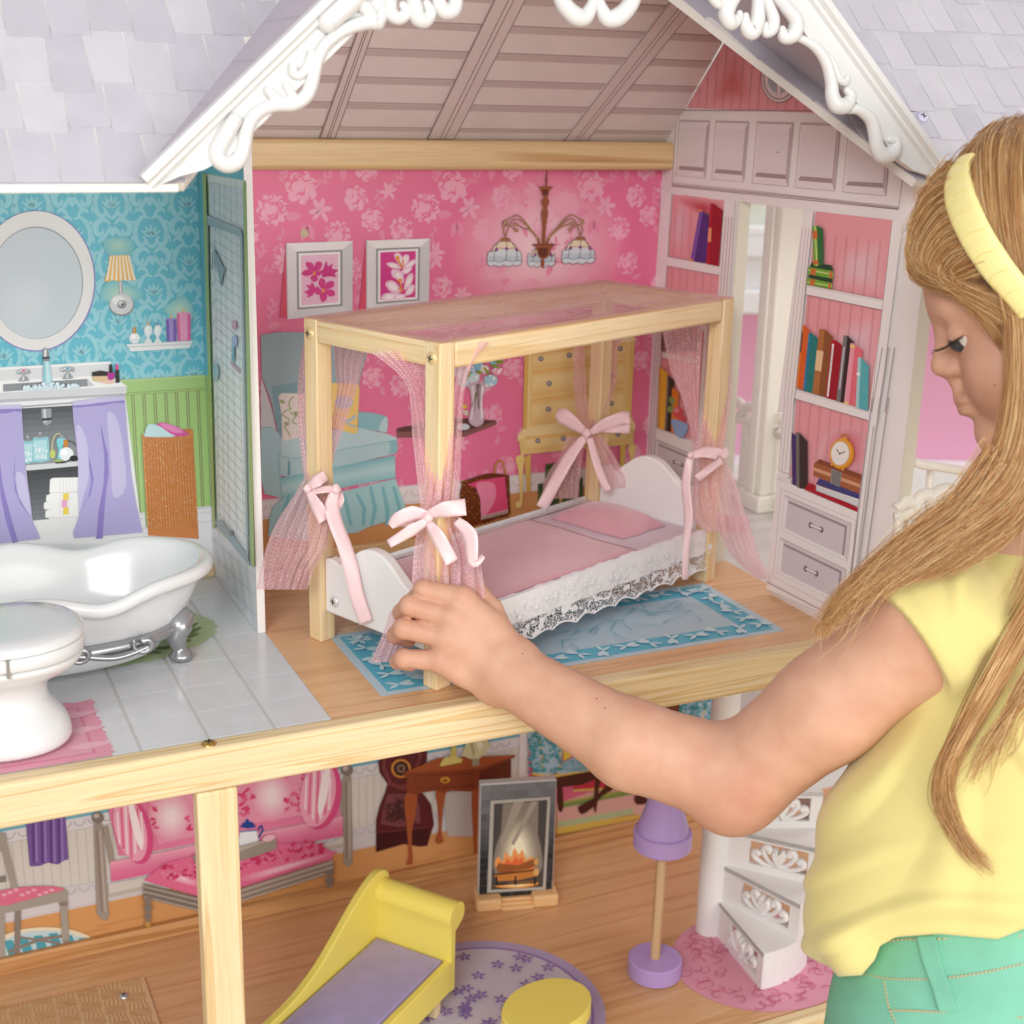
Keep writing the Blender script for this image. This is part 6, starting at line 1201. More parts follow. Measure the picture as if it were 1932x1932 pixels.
def felt_pad(name, lo, hi, z0, th, parent, puff=0, seed=1, label=None, cat=None, org=None):
    nx, ny = 36, 20; V = []; r_ = random.Random(seed); ph = [r_.uniform(0, 6) for _ in range(6)]
    for s_ in (1, 0):
        for i in range(nx):
            for j in range(ny):
                u_, v_ = i/(nx-1), j/(ny-1); ed = min(1, 7*min(u_, 1-u_))*min(1, 5*min(v_, 1-v_)); ed = ed**.5
                x = lo[0]+(hi[0]-lo[0])*u_+.08*math.sin(v_*9+ph[0])*(1-abs(2*u_-1)*0); y = lo[1]+(hi[1]-lo[1])*v_+.07*math.sin(u_*11+ph[1])
                z_ = z0+(th*(.35+.65*ed)+puff*math.sin(math.pi*u_)**.6*math.sin(math.pi*v_)**.6+.04*math.sin(u_*7+ph[2])*math.sin(v_*5+ph[3]))*s_
                V.append(BF((x, y, z_)))
    N_ = nx*ny; F = [(i*ny+j, (i+1)*ny+j, (i+1)*ny+j+1, i*ny+j+1) for i in range(nx-1) for j in range(ny-1)]; F += [tuple(N_+q for q in f[::-1]) for f in F]
    per = [i*ny for i in range(nx)]+[(nx-1)*ny+j for j in range(1, ny)]+[i*ny+ny-1 for i in range(nx-2, -1, -1)]+[j for j in range(ny-2, 0, -1)]
    F += [(per[k], N_+per[k], N_+per[(k+1) % len(per)], per[(k+1) % len(per)]) for k in range(len(per))]
    o = mk(name, V, F, FELT, parent, smooth=True, origin=BF(org)); return o
o = felt_pad('blanket', (1.4, 1.0), (19.6, 10.6), 3.77, .22, None, seed=3, org=(10, 6, 3.77)); tag(o, 'dusty pink felt blanket spread over the doll bed', 'blanket')
o = felt_pad('pillow', (20.9, 3.1), (25.4, 9.6), 3.78, .4, None, .95, 4, org=(23, 6, 3.78)); tag(o, 'small pink felt pillow at the headboard of the doll bed', 'pillow')
# sheer tulle
def tulle_material(name, col, a, weave=900):
    m = bpy.data.materials.new(name); m.use_nodes = True; nt = m.node_tree; b = nt.nodes['Principled BSDF']; L = nt.links.new
    nt.nodes.remove(b); df = nt.nodes.new('ShaderNodeBsdfDiffuse'); tl = nt.nodes.new('ShaderNodeBsdfTranslucent'); tp = nt.nodes.new('ShaderNodeBsdfTransparent'); m1 = nt.nodes.new('ShaderNodeMixShader'); m2 = nt.nodes.new('ShaderNodeMixShader')
    for q in (df, tl): q.inputs['Color'].default_value = (*hexc(col), 1)
    m1.inputs[0].default_value = .5; L(df.outputs[0], m1.inputs[1]); L(tl.outputs[0], m1.inputs[2]); L(tp.outputs[0], m2.inputs[1]); L(m1.outputs[0], m2.inputs[2]); L(m2.outputs[0], nt.nodes['Material Output'].inputs[0])
    tc = nt.nodes.new('ShaderNodeTexCoord'); v = nt.nodes.new('ShaderNodeTexVoronoi'); v.feature = 'DISTANCE_TO_EDGE'; v.inputs['Scale'].default_value = weave; v.inputs['Randomness'].default_value = .35; L(tc.outputs['Object'], v.inputs['Vector'])
    mr = nt.nodes.new('ShaderNodeMapRange'); mr.inputs[1].default_value = .04; mr.inputs[2].default_value = .16; mr.inputs[3].default_value = min(1, a*1.7); mr.inputs[4].default_value = a*.45; L(v.outputs['Distance'], mr.inputs[0])
    L(mr.outputs[0], m2.inputs[0]); return m
TUL, TULD = tulle_material('pink_tulle', '#ffdfe5', .60), tulle_material('pink_tulle_gathered', '#ffe0e6', .74)
CANM = tulle_material('canopy_tulle', '#f6d6d8', .66)
nx, ny = 70, 36; V = []
for i in range(nx):
    for j in range(ny):
        u_, v_ = i/(nx-1), j/(ny-1); x, y = -.04+27.85*u_, -.04+11.5*v_; ins = min(1, 6*min(u_, 1-u_))*min(1, 4*min(v_, 1-v_))
        z_ = ZT+.05-.35*ins*math.sin(math.pi*u_)*math.sin(math.pi*v_)+ins*(.16*math.sin(v_*15+2.2*math.sin(u_*4))+.09*math.sin(v_*31+u_*9)+.06*math.sin(u_*23+v_*14))
        V.append(BF((x, y, z_)))
mk('canopy', V, [(i*ny+j, (i+1)*ny+j, (i+1)*ny+j+1, i*ny+j+1) for i in range(nx-1) for j in range(ny-1)], CANM, bed, smooth=True)
def sheet(view, levels, t, parent=bed, m=None, pleats=4, amp=.28, seed=0, name='curtain', tslope=None, bow=.0):
    """pleated cloth hanging near distance T: LEVELS = (y, x_left, x_right) read from the photograph's view"""
    P_ = Print(BACK).view(*view); r_ = random.Random(seed); ph = r_.uniform(0, 6); ys_ = [l[0] for l in levels]; nr = 5*len(levels); nc = 60; V = []
    yy = np.linspace(ys_[0], ys_[-1], nr)
    xl = np.interp(yy, ys_, [l[1] for l in levels]); xr_ = np.interp(yy, ys_, [l[2] for l in levels]); T_ = np.interp(yy, ys_, [l[3] if len(l) > 3 else t for l in levels])
    ker = np.array([1, 2, 3, 2, 1.])/9
    for a_ in (xl, xr_): a_[2:-2] = np.convolve(a_, ker, 'valid')
    k = P_.vx[2]*.5551724*t/FPX
    for i in range(nr):
        f_ = i/(nr-1); wdt = (xr_[i]-xl[i])*k
        for j in range(nc):
            s_ = j/(nc-1); am = min(amp, wdt*.16+.05); wob = .35*math.sin(f_*5+ph+s_*3)
            sw = s_+.09*math.sin(3.1*s_+ph*2+f_*1.3); d = am*(.6+.5*math.sin(4*s_+ph+2*f_))*math.sin(2*math.pi*pleats*sw+ph+wob)+.45*am*math.sin(2*math.pi*pleats*2.3*sw+1.7*ph+f_*3)+.12*am*math.sin(2*math.pi*pleats*4.1*sw+f_*5)
            sx = s_+.25/pleats/2*math.sin(2*math.pi*pleats*s_+ph+1.2+wob)*.8
            hem = (.0 if i < nr-1 else 1)*k*0
            u_, v_ = P_.px([(xl[i]+(xr_[i]-xl[i])*min(max(sx, -.02), 1.02), yy[i])])[0]
            V.append(at(u_, v_, T_[i]+d-bow*math.sin(math.pi*s_)))
    return mk(name, V, [(i*nc+j, (i+1)*nc+j, (i+1)*nc+j+1, i*nc+j+1) for i in range(nr-1) for j in range(nc-1)], m or TUL, parent, smooth=True)
V5 = (800, 1000, 1900, 1932)
def tpost(a, b, z_=10): return proj(BF((a, b, z_)))[2]
t1, t2, t3, t4 = tpost(.75, 10.99)-.9, tpost(.75, .75)-1.1, tpost(27.25, 10.99)-.9, tpost(27.25, .75)-1.0
sheet(VA, [(120, 428, 446), (350, 385, 450), (550, 362, 450), (800, 362, 455), (1000, 375, 480), (1200, 395, 540), (1330, 415, 540)], t1+.3, seed=1, pleats=3, m=TULD)
sheet(VA, [(210, 655, 940), (400, 665, 885), (550, 690, 862), (700, 670, 810), (850, 640, 765), (1000, 590, 705), (1150, 530, 665), (1330, 480, 610)], t1+.5, seed=2, pleats=4)
sheet(VA, [(1335, 405, 625), (1450, 345, 640), (1600, 235, 640), (1750, 150, 625), (1900, 95, 600), (2050, 60, 500), (2150, 40, 470), (2230, 25, 440)], t1, seed=3, pleats=6, amp=.5)
sheet(V5, [(340, 800, 1150), (400, 880, 1145), (470, 970, 1140), (560, 1035, 1160), (700, 1045, 1200), (850, 1052, 1240), (1000, 1070, 1270), (1150, 1085, 1290), (1290, 1105, 1290)], t2-.35, seed=4, pleats=4, m=TULD)
sheet(V5, [(285, 1255, 1530), (360, 1258, 1460), (450, 1262, 1405), (600, 1235, 1365), (800, 1200, 1358), (1000, 1170, 1352), (1150, 1160, 1342), (1290, 1130, 1325)], t2-.5, seed=5, pleats=4)
sheet(V5, [(1320, 1110, 1330), (1420, 1085, 1390), (1540, 1065, 1460), (1680, 1055, 1480), (1800, 1050, 1500), (1900, 1050, 1500)], t2+.75, seed=6, pleats=5, amp=.4, m=TULD)
VH = (1200, 1850, 1900, 1932)
sheet(VH, [(620, 350, 520), (780, 300, 500), (900, 250, 480), (1000, 210, 460), (1105, 165, 440)], t2+1.9, seed=7, pleats=3, amp=.3)
sheet(V4, [(160, 1240, 1330), (400, 1235, 1345), (600, 1240, 1360), (800, 1255, 1375), (950, 1285, 1395), (1040, 1320, 1400)], t3+.2, seed=8, pleats=3)
sheet(V4, [(130, 1590, 1710), (250, 1550, 1645), (400, 1510, 1655), (550, 1485, 1648), (700, 1470, 1600), (850, 1440, 1540), (960, 1390, 1490), (1040, 1350, 1440)], t3+.3, seed=9, pleats=4)
sheet(V4, [(1050, 1400, 1500), (1200, 1450, 1615), (1350, 1530, 1690), (1440, 1560, 1750), (1540, 1560, 1740)], t3, seed=10, pleats=3)
sheet(V4, [(1060, 1180, 1350), (1250, 1110, 1330), (1400, 1000, 1310), (1500, 960, 1300), (1640, 960, 1290)], t3+.2, seed=11, pleats=4)
sheet(VE, [(690, 25, 245), (800, 45, 240), (950, 75, 230), (1100, 140, 222), (1250, 180, 222), (1390, 190, 235)], t4+.8, seed=12, pleats=4)
sheet(VE, [(560, 305, 374), (700, 300, 382), (850, 285, 393), (1000, 270, 393), (1150, 245, 386), (1300, 215, 362), (1390, 195, 345)], t4+.1, seed=13, pleats=4, m=TULD)
sheet(VE, [(1400, 200, 350), (1500, 190, 400), (1620, 180, 440), (1740, 185, 475), (1790, 260, 495)], t4+.1, seed=14, pleats=5, amp=.45)
sheet(VE, [(1700, 300, 470), (1800, 320, 500), (1900, 380, 530), (1980, 450, 565), (2035, 540, 590)], t4-.3, seed=15, pleats=3, amp=.35)
SATIN = mat('pink_satin', '#f6d6d9', .38, sheen=.4, spec=.6)
def ribbon(view, pts, wid, t, parent, bend=.3, name='ribbon', tw=0.0):
    P_ = Print(BACK).view(*view); P = catmull(pts, 7); n = len(P); T_ = np.gradient(P, axis=0); T_ /= np.linalg.norm(T_, axis=1)[:, None]; N = np.stack([-T_[:, 1], T_[:, 0]], 1)
    W = np.interp(np.linspace(0, 1, n), np.linspace(0, 1, len(wid)), wid) if np.ndim(wid) else np.full(n, wid); V = []; m = 5
    for i in range(n):
        f_ = i/(n-1)
        for j in range(m):
            s_ = j/(m-1)-.5; q = P[i]+N[i]*W[i]*s_; u_, v_ = P_.px([q])[0]
            V.append(at(u_, v_, t-bend*math.sin(math.pi*f_)-.03*math.cos(math.pi*s_)+tw*s_*math.sin(f_*4)+.06*math.sin(f_*9)))
    F = [(i*m+j, (i+1)*m+j, (i+1)*m+j+1, i*m+j+1) for i in range(n-1) for j in range(m-1)]
    o = mk(name, V, F, SATIN, parent, smooth=True); s = o.modifiers.new('thickness', 'SOLIDIFY'); s.thickness = .012*S; return o
def knot(view, c, r, t, parent, name='knot'):
    P_ = Print(BACK).view(*view); u_, v_ = P_.px([c])[0]; k = r*P_.vx[2]*.5551724*t/FPX; o3 = at(u_, v_, t)
    v, f = lathe_vf((0, 0, 0), [(max(k*math.sin(a)*(1+.12*math.sin(5*a)), 1e-3), -k*1.15*math.cos(a)) for a in np.linspace(.02, math.pi-.02, 11)], 14)
    return mk(name, [np.array(q)+o3 for q in v], f, SATIN, parent, smooth=True)
def bow(view, c, r, t, strips):
    b_ = knot(view, c, r, t-.25, bed, 'bow')
    for i, (pts, wd, dt) in enumerate(strips): ribbon(view, pts, wd, t+dt, b_, tw=.5 if i % 2 else -.4)
bow(V5, (430, 1160), 24, t1-.6, [([(430, 1160), (485, 1115), (540, 1080)], [30, 75, 62], .1), ([(440, 1180), (490, 1270), (535, 1350)], [40, 78, 80], -.1), ([(430, 1185), (520, 1165), (600, 1165)], [36, 44, 40], 0)])
bow(V5, (600, 1165), 30, t1-.5, [([(600, 1170), (575, 1260), (600, 1370), (650, 1500), (690, 1640), (725, 1800), (780, 1960)], [50, 90, 85, 88, 88, 84], -.2), ([(610, 1180), (625, 1230), (600, 1300)], [50, 50, 30], .2)])
bow(V5, (1150, 1335), 28, t2-.8, [([(1150, 1320), (1060, 1310), (970, 1345), (925, 1385)], [45, 95, 85, 40], 0), ([(1150, 1315), (1250, 1285), (1375, 1270)], [45, 95, 100], .1), ([(1145, 1350), (1050, 1410), (915, 1490)], [40, 70, 50], -.25), ([(1155, 1365), (1210, 1450), (1295, 1600)], [40, 85, 80], -.3), ([(1080, 1395), (1000, 1360), (930, 1385)], [40, 60, 30], .25), ([(1320, 1350), (1400, 1440), (1420, 1600), (1480, 1560)], [50, 90, 60, 30], .3)])
bow(V4, (1360, 1030), 42, t3-.7, [([(1340, 1010), (1230, 930), (1130, 860), (1080, 840)], [60, 130, 150, 70], 0), ([(1400, 1020), (1530, 950), (1680, 890), (1765, 880)], [50, 115, 120, 115], 0), ([(1500, 1000), (1640, 985), (1768, 985)], [40, 75, 95], .2), ([(1340, 1070), (1200, 1250), (1060, 1500), (940, 1730)], [70, 115, 115, 110], -.2), ([(1390, 1075), (1440, 1240), (1500, 1430), (1560, 1570)], [60, 75, 75, 75], -.2)])
bow(VE, (178, 1392), 16, t4-.6, [([(180, 1395), (250, 1375), (320, 1385), (335, 1400)], [30, 55, 62, 50], 0), ([(345, 1415), (280, 1460), (212, 1515)], [34, 40, 40], -.25), ([(330, 1390), (378, 1375)], [40, 62], .1), ([(175, 1405), (155, 1550), (168, 1700), (158, 1850), (150, 2040)], [40, 46, 46, 36, 30], -.1)])
# =================================================================== bathtub
PORC = mat('white_porcelain_plastic', '#e2e4e5', .2, spec=.5, coat=.15)
SILV = mat('silver_paint', '#a9abae', .32, metal=.75)
tub = thing('bathtub', (-14, 13.4, 0), 'white plastic bathtub with high rounded end on silver scrolled feet', 'bathtub')
def oval(cx, cy, a, b, n=72, p=2.35): return [(cx+a*abs(math.cos(t))**(2/p)*(1 if math.cos(t) >= 0 else -1), cy+b*abs(math.sin(t))**(2/p)*(1 if math.sin(t) >= 0 else -1)) for t in np.linspace(0, 2*math.pi, n, endpoint=False)]
def rimz(x): return 6.05-.85*math.exp(-((x+10.4)/2.0)**2)+.1*math.exp(-((x+14.5)/2.0)**2)-.85*math.exp(-((x+18.6)/2.0)**2)
TC = (-14.0, 13.3); rows = []
for ka, kb, zf in ((.60, .42, ('a', .05)), (.66, .50, ('a', .25)), (.76, .62, ('a', 1.6)), (.86, .78, ('a', 3.2)), (.915, .87, ('r', -1.35)), (.935, .895, ('r', -1.0)), (.985, .975, ('r', -.85)), (1.0, 1.0, ('r', -.55)), (.995, .99, ('r', -.15)), (.965, .945, ('r', 0)), (.925, .88, ('r', -.06)), (.89, .82, ('r', -.4)), (.85, .76, ('r', -1.3)), (.78, .66, ('a', 2.6)), (.68, .52, ('a', 1.7)), (.5, .34, ('a', 1.45)), (.2, .12, ('a', 1.4))):
    rows.append([(x, y, (rimz(x)+zf[1]) if zf[0] == 'r' else zf[1]) for x, y in oval(TC[0], TC[1], 10.7*ka, 5.6*kb)])
n = 72; V = [p for r_ in rows for p in r_]; F = [(i*n+k, i*n+(k+1) % n, (i+1)*n+(k+1) % n, (i+1)*n+k) for i in range(len(rows)-1) for k in range(n)]+[tuple(range(n))[::-1], tuple((len(rows)-1)*n+k for k in range(n))]
o = mk('tub', V, F, PORC, tub, smooth=True); m_ = o.modifiers.new('subd', 'SUBSURF'); m_.levels = 1; m_.render_levels = 1
zc = [1.95+.55*max(0, (abs(x-TC[0])/10.7-.55)/.45)**1.5*1.6 for x, y in oval(TC[0], TC[1], 10.7*.80, 5.6*.68)]
P = [(x, y, z_) for (x, y), z_ in zip(oval(TC[0], TC[1], 10.7*.82, 5.6*.70), zc)]; P.append(P[0])
o = mk('stand', *tube_vf(P, .40, 8), SILV, tub, smooth=True)
for sx, sy in ((1, -1), (1, 1), (-1, -1), (-1, 1)):
    fx, fy = TC[0]+sx*8.0, TC[1]+sy*2.0
    lg = catmull([(fx+sx*.9, fy-sy*.1, 2.9), (fx+sx*.35, fy+sy*.15, 2.4), (fx, fy+sy*.2, 1.7), (fx+sx*.05, fy+sy*.15, 1.0), (fx+sx*.15, fy+sy*.2, .45), (fx+sx*.15, fy+sy*.2, .12)], 5)
    rr = np.interp(np.linspace(0, 1, len(lg)), [0, .25, .5, .68, .84, 1], [.35, .75, .58, .42, .72, .62]); mk('foot', *tube_vf(lg, rr, 16), SILV, tub, smooth=True)
for sx in (-1, 1):
    for x0 in (0, 1):
        cx, cy = TC[0]+sx*(2.2+3.6*x0), TC[1]-5.6*.70*(1 if x0 == 0 else .93)-.15
        P = [(cx+sx*(.75-t*.5)*math.cos(2.5+t*6)*.9+sx*t*.0, cy-.12, 2.05+(.62-t*.42)*math.sin(2.5+t*6)) for t in np.linspace(0, 1, 22)]; mk('scroll', *tube_vf(P, np.linspace(.12, .26, 22), 8), SILV, tub, smooth=True)
P = [(x, TC[1]-5.6*.73-.05, 1.75+.22*math.sin((x-TC[0])*1.1)) for x in np.linspace(-21, -7.6, 60)]; mk('scroll', *tube_vf([(a_, b_+max(0, (abs(a_-TC[0])-4)*.17), c_) for a_, b_, c_ in P], .2, 8), SILV, tub, smooth=True)
# =================================================================== toilet
wc = thing('toilet', (-16.2, 3.6, 0), 'white plastic toy toilet standing on the pink bath mat', 'toilet')
rows = []
for a_, b_, cy, z_ in ((2.95, 2.7, 3.5, .03), (3.05, 2.8, 3.5, .35), (3.0, 2.75, 3.5, .9), (2.75, 2.45, 3.6, 1.5), (2.2, 2.1, 3.8, 2.0), (1.95, 1.95, 3.9, 2.6), (1.95, 1.95, 3.8, 3.2), (2.25, 2.1, 3.7, 3.7), (3.0, 2.6, 3.3, 4.2), (3.6, 3.2, 3.0, 4.7), (3.85, 3.5, 2.9, 5.3), (3.85, 3.55, 2.9, 5.5)): rows.append([(x, y, z_) for x, y in oval(-16.2, cy, a_, b_, 48, 2.2)])
n = 48; V = [p for r_ in rows for p in r_]; F = [(i*n+k, i*n+(k+1) % n, (i+1)*n+(k+1) % n, (i+1)*n+k) for i in range(len(rows)-1) for k in range(n)]+[tuple(range(n))[::-1], tuple((len(rows)-1)*n+k for k in range(n))]
o = mk('bowl', V, F, PORC, wc, smooth=True); m_ = o.modifiers.new('subd', 'SUBSURF'); m_.levels = 1; m_.render_levels = 1
for nm, prof in (('seat', ((3.82, 3.52, 5.52), (3.9, 3.6, 5.6), (3.9, 3.6, 6.1), (3.8, 3.5, 6.2))), ('lid', ((3.8, 3.5, 6.22), (3.9, 3.58, 6.3), (3.88, 3.56, 6.5), (3.6, 3.3, 6.72), (2.6, 2.3, 6.78), (1.2, 1.0, 6.76)))):
    rows = [[(x, y, z_) for x, y in oval(-16.2, 2.9, a_, b_, 48, 2.2)] for a_, b_, z_ in prof]; V = [p for r_ in rows for p in r_]
    mk(nm, V, [(i*n+k, i*n+(k+1) % n, (i+1)*n+(k+1) % n, (i+1)*n+k) for i in range(len(rows)-1) for k in range(n)]+[tuple(range(n))[::-1], tuple((len(rows)-1)*n+k for k in range(n))], PORC, wc, angle=50)
tube('hinge', [(-18.4, 4.2, 6.8), (-18.4, 4.8, 7.2), (-18.4, 5.6, 7.2)], .42, PORC, wc); tube('hinge_band', [(-18.4, 4.9, 7.22), (-18.4, 5.2, 7.22)], .46, mat('pale_blue_plastic', '#8fc4d4', .3), wc)
box('hinge_notch', (-16.45, -.74, 5.3), (-16.3, -.4, 6.3), mat('slot_shadow', '#8f8a84', .6), wc, 0)
# =================================================================== living room toys
YEL = mat('yellow_paint', '#f0dd6c', .38, bump=.03, bscale=200); LIL = mat('lilac_paint', '#b79bd6', .32, bump=.02)
E1, E2 = np.array((-.80, -.60, 0)), np.array((.60, -.80, 0)); ch = thing('chaise_lounge', (4, 8.6, -28), 'yellow wooden toy chaise lounge with lilac felt seat and rolled arm', 'chaise lounge'); CF = Frame((7.34, 13.81, -28), E1, E2)
o = fbox('seat_cushion', CF, (.05, .08, 3.0), (15.5, 5.55, 4.0), mat('lilac_felt', '#a393c4', .95, bump=.5, bscale=1500, sheen=.5, vary=.12, vscale=60), ch, .25)
fbox('base', CF, (-.2, .02, 1.6), (15.8, 5.95, 3.3), YEL, ch, .1); fbox('front_rail', CF, (-.2, 5.6, 1.6), (15.8, 6.15, 3.95), YEL, ch, .12)
pts = [(15.8, 1.6), (15.8, 4.4), (12, 4.45)]+[tuple(q) for q in catmull([(10.5, 4.5), (8.5, 4.8), (6.5, 5.5), (4.5, 6.6), (2.5, 7.8), (1.0, 8.5), (-.2, 8.8), (-1.2, 8.6), (-1.7, 7.9), (-1.6, 7.0), (-.9, 6.3), (-.6, 5.0)], 4)]+[(-.5, 1.6)]
V = []; n = len(pts)
for w_ in (-.55, .04): V += [CF((s_, w_, z_)) for s_, z_ in pts]
o = mk('backrest', V, [tuple(range(n))[::-1], tuple(range(n, 2*n))]+[(i, (i+1) % n, n+(i+1) % n, n+i) for i in range(n)], YEL, ch); bevel(o, .1, 2)
prof = [(-.45, 1.6), (.0, 1.6), (.0, 6.0)]+[(-.75+.95*math.cos(t), 7.2+.95*math.sin(t)) for t in np.linspace(-.5, 3.9, 22)]+[(-.5, 6.1)]
V = []; n = len(prof)
for w_ in (.05, 6.15): V += [CF((s_, w_, z_)) for s_, z_ in prof]
mk('rolled_arm', V, [tuple(range(n))[::-1], tuple(range(n, 2*n))]+[(i, (i+1) % n, n+(i+1) % n, n+i) for i in range(n)], YEL, ch, angle=40)
for s_, w_ in ((.6, .6), (.6, 5.0), (14.6, .6), (14.6, 5.0)): fbox('leg', CF, (s_, w_, .02), (s_+.7, w_+.7, 1.6), PPZ, ch, .05)
st = thing('oval_stool', (14.6, 1.4, -28), 'yellow oval toy stool on the round lilac rug', 'stool')
rows = []
for k_, z_ in ((.96, -24.4), (1, -24.3), (1, -23.45), (.97, -23.35)): rows.append([(14.6+.92*x-.39*y, 1.4+.39*x*.9+.92*y, z_) for x, y in oval(0, 0, 3.35*k_, 2.45*k_, 56, 2.0)])
n = 56; V = [p for r_ in rows for p in r_]; mk('top', V, [(i*n+k, i*n+(k+1) % n, (i+1)*n+(k+1) % n, (i+1)*n+k) for i in range(3) for k in range(n)]+[tuple(range(n))[::-1], tuple(3*n+k for k in range(n))], YEL, st, angle=40)
for dx_, dy_ in ((-1.6, -.6), (1.6, .6), (-.5, 1.1), (.5, -1.1)): box('leg', (14.6+dx_-.3, 1.4+dy_-.3, -27.98), (14.6+dx_+.3, 1.4+dy_+.3, -24.4), PPZ, st, .05)
lp = thing('floor_lamp', (26.3, 7.2, -28), 'lilac toy floor lamp with pale wooden pole', 'floor lamp'); lc = (26.3, 7.2, 0)
lathe('base', lc, [(1.8, -27.98), (1.95, -27.9), (1.95, -26.75), (1.85, -26.65), (.3, -26.64)], LIL, lp, 48); lathe('pole', lc, [(.36, -26.9), (.36, -15.5)], wood_material('lamp_pole_wood', '#dcbb92', '#d3ae82', '#c39b6c', 2, 1, .5, .5), lp, 20)
lathe('shade', lc, [(1.98, -17.6), (2.06, -17.5), (2.06, -16.4), (1.99, -16.32), (1.82, -16.3), (1.7, -15.7), (1.35, -14.6), (1.12, -13.6), (1.05, -13.2), (.2, -13.2)], LIL, lp, 48)
# fireplace panel
fd = np.array((.9685, -.249, 0)); fn = np.array((-.249, -.9685, 0)); fo = np.array((17.94, 20.05, -28)); FF = Frame(fo, fd, -fn)
fire = thing('fireplace', fo+fd*2.96, 'grey brick toy fireplace panel with printed log fire on a tan stand', 'fireplace')
fbox('panel', FF, (0, 0, .5), (5.93, .75, 10.6), mat('painted_board_white', '#d9d8d6', .5), fire, .06)
TAN = mat('tan_plastic', '#e9bd87', .4, sss=.05)
fbox('stand', FF, (-.3, -.95, .0), (1.75, 1.4, 1.05), TAN, fire, .2); fbox('stand', FF, (4.2, -.95, .0), (6.25, 1.4, 1.05), TAN, fire, .2)
for k in range(3): fbox('stand_step', FF, (1.7, -.9+.3*k, .0), (4.25, -.6+.3*k+1.2, .3+.2*k), TAN, fire, .04)
fpn = [o_ for o_ in fire.children if o_.name.startswith('panel')][0]
FPL = Plane(fo, fn); p = Print(FPL, .02)
def fr(a, b, c_, d_, col): p.raw(col, [FF((a, -p.off, b)), FF((c_, -p.off, b)), FF((c_, -p.off, d_)), FF((a, -p.off, d_))])
fr(.05, .55, 5.88, 10.5, '#6c6f75'); rn = random.Random(31)
for j in range(16):
    x = -.4*(j % 2)
    while x < 5.9:
        w_ = rn.uniform(.7, 1.3); g_ = .75+.25*rn.random(); tcol = 0.025+.22*min(1, max(0, (j-5)/10))*g_; tcol *= rn.uniform(.75, 1.1); x0, x1 = max(x, .06), min(x+w_-.03, 5.87); z0 = .6+j*.62
        if x1 > x0: p.raw((tcol, tcol*1.02, tcol*1.08), [FF((x0, -p.off, z0)), FF((x1, -p.off, z0)), FF((x1, -p.off, min(z0+.6, 10.48))), FF((x0, -p.off, min(z0+.6, 10.48)))]); p.off -= p.LAY*.9
        x += w_
p.off += .01
p.view(*L2)
def pv(col, pts, sm=0): p.poly(col, pts, sm)
pv('#b9b5ac', [(843, 625), (1145, 605), (1120, 1072), (825, 1090)]); pv('#4e4945', [(860, 640), (1130, 620), (1107, 1060), (845, 1075)])
pv('#8e8376', [(905, 640), (1085, 630), (1075, 990), (880, 1000)], 0); p.soft('#8e8376', '#fbf3d3', [(865, 990), (865, 880), (900, 780), (960, 700), (1010, 690), (1070, 770), (1100, 880), (1095, 980), (980, 1020)], 12, 3, 1.7)
pv('#a89c8e', [(960, 632), (1010, 630), (930, 800), (900, 860), (890, 830)]); pv('#a89c8e', [(1050, 628), (1080, 627), (960, 850), (945, 840)])
pv('#f2a25e', [(868, 955), (880, 905), (903, 930), (918, 880), (945, 910), (962, 862), (985, 895), (1003, 870), (1022, 920), (1048, 905), (1066, 955), (980, 985)], 3); pv('#e9703f', [(880, 960), (892, 930), (910, 945), (925, 915), (950, 935), (967, 905), (985, 922), (1000, 908), (1018, 942), (1042, 935), (1055, 965), (980, 985)], 3)
pv('#9a5a2c', [(870, 965), (880, 940), (980, 950), (1075, 910), (1085, 930), (1080, 950), (980, 985), (880, 985)], 0); pv('#c9803c', [(862, 1000), (980, 975), (1080, 962), (1086, 985), (1075, 1005), (980, 1025), (870, 1030)], 0); pv('#5e3a1e', [(870, 990), (1070, 970), (1072, 978), (872, 1000)]); p.ell('#d9a060', (1072, 932), 12, 18); p.ell('#e0ac70', (1072, 985), 14, 18)
p.soft('#e9913f', '#fbe7a8', [(880, 1045), (1060, 1030), (1075, 1050), (980, 1065), (880, 1060)], 5, 3)
for x in (872, 968, 1065): p.line('#22201f', [(x, 1005), (x, 1050)], 9)
p.line('#22201f', [(865, 1048), (1075, 1035)], 8)
p.build('fire_print', fpn)
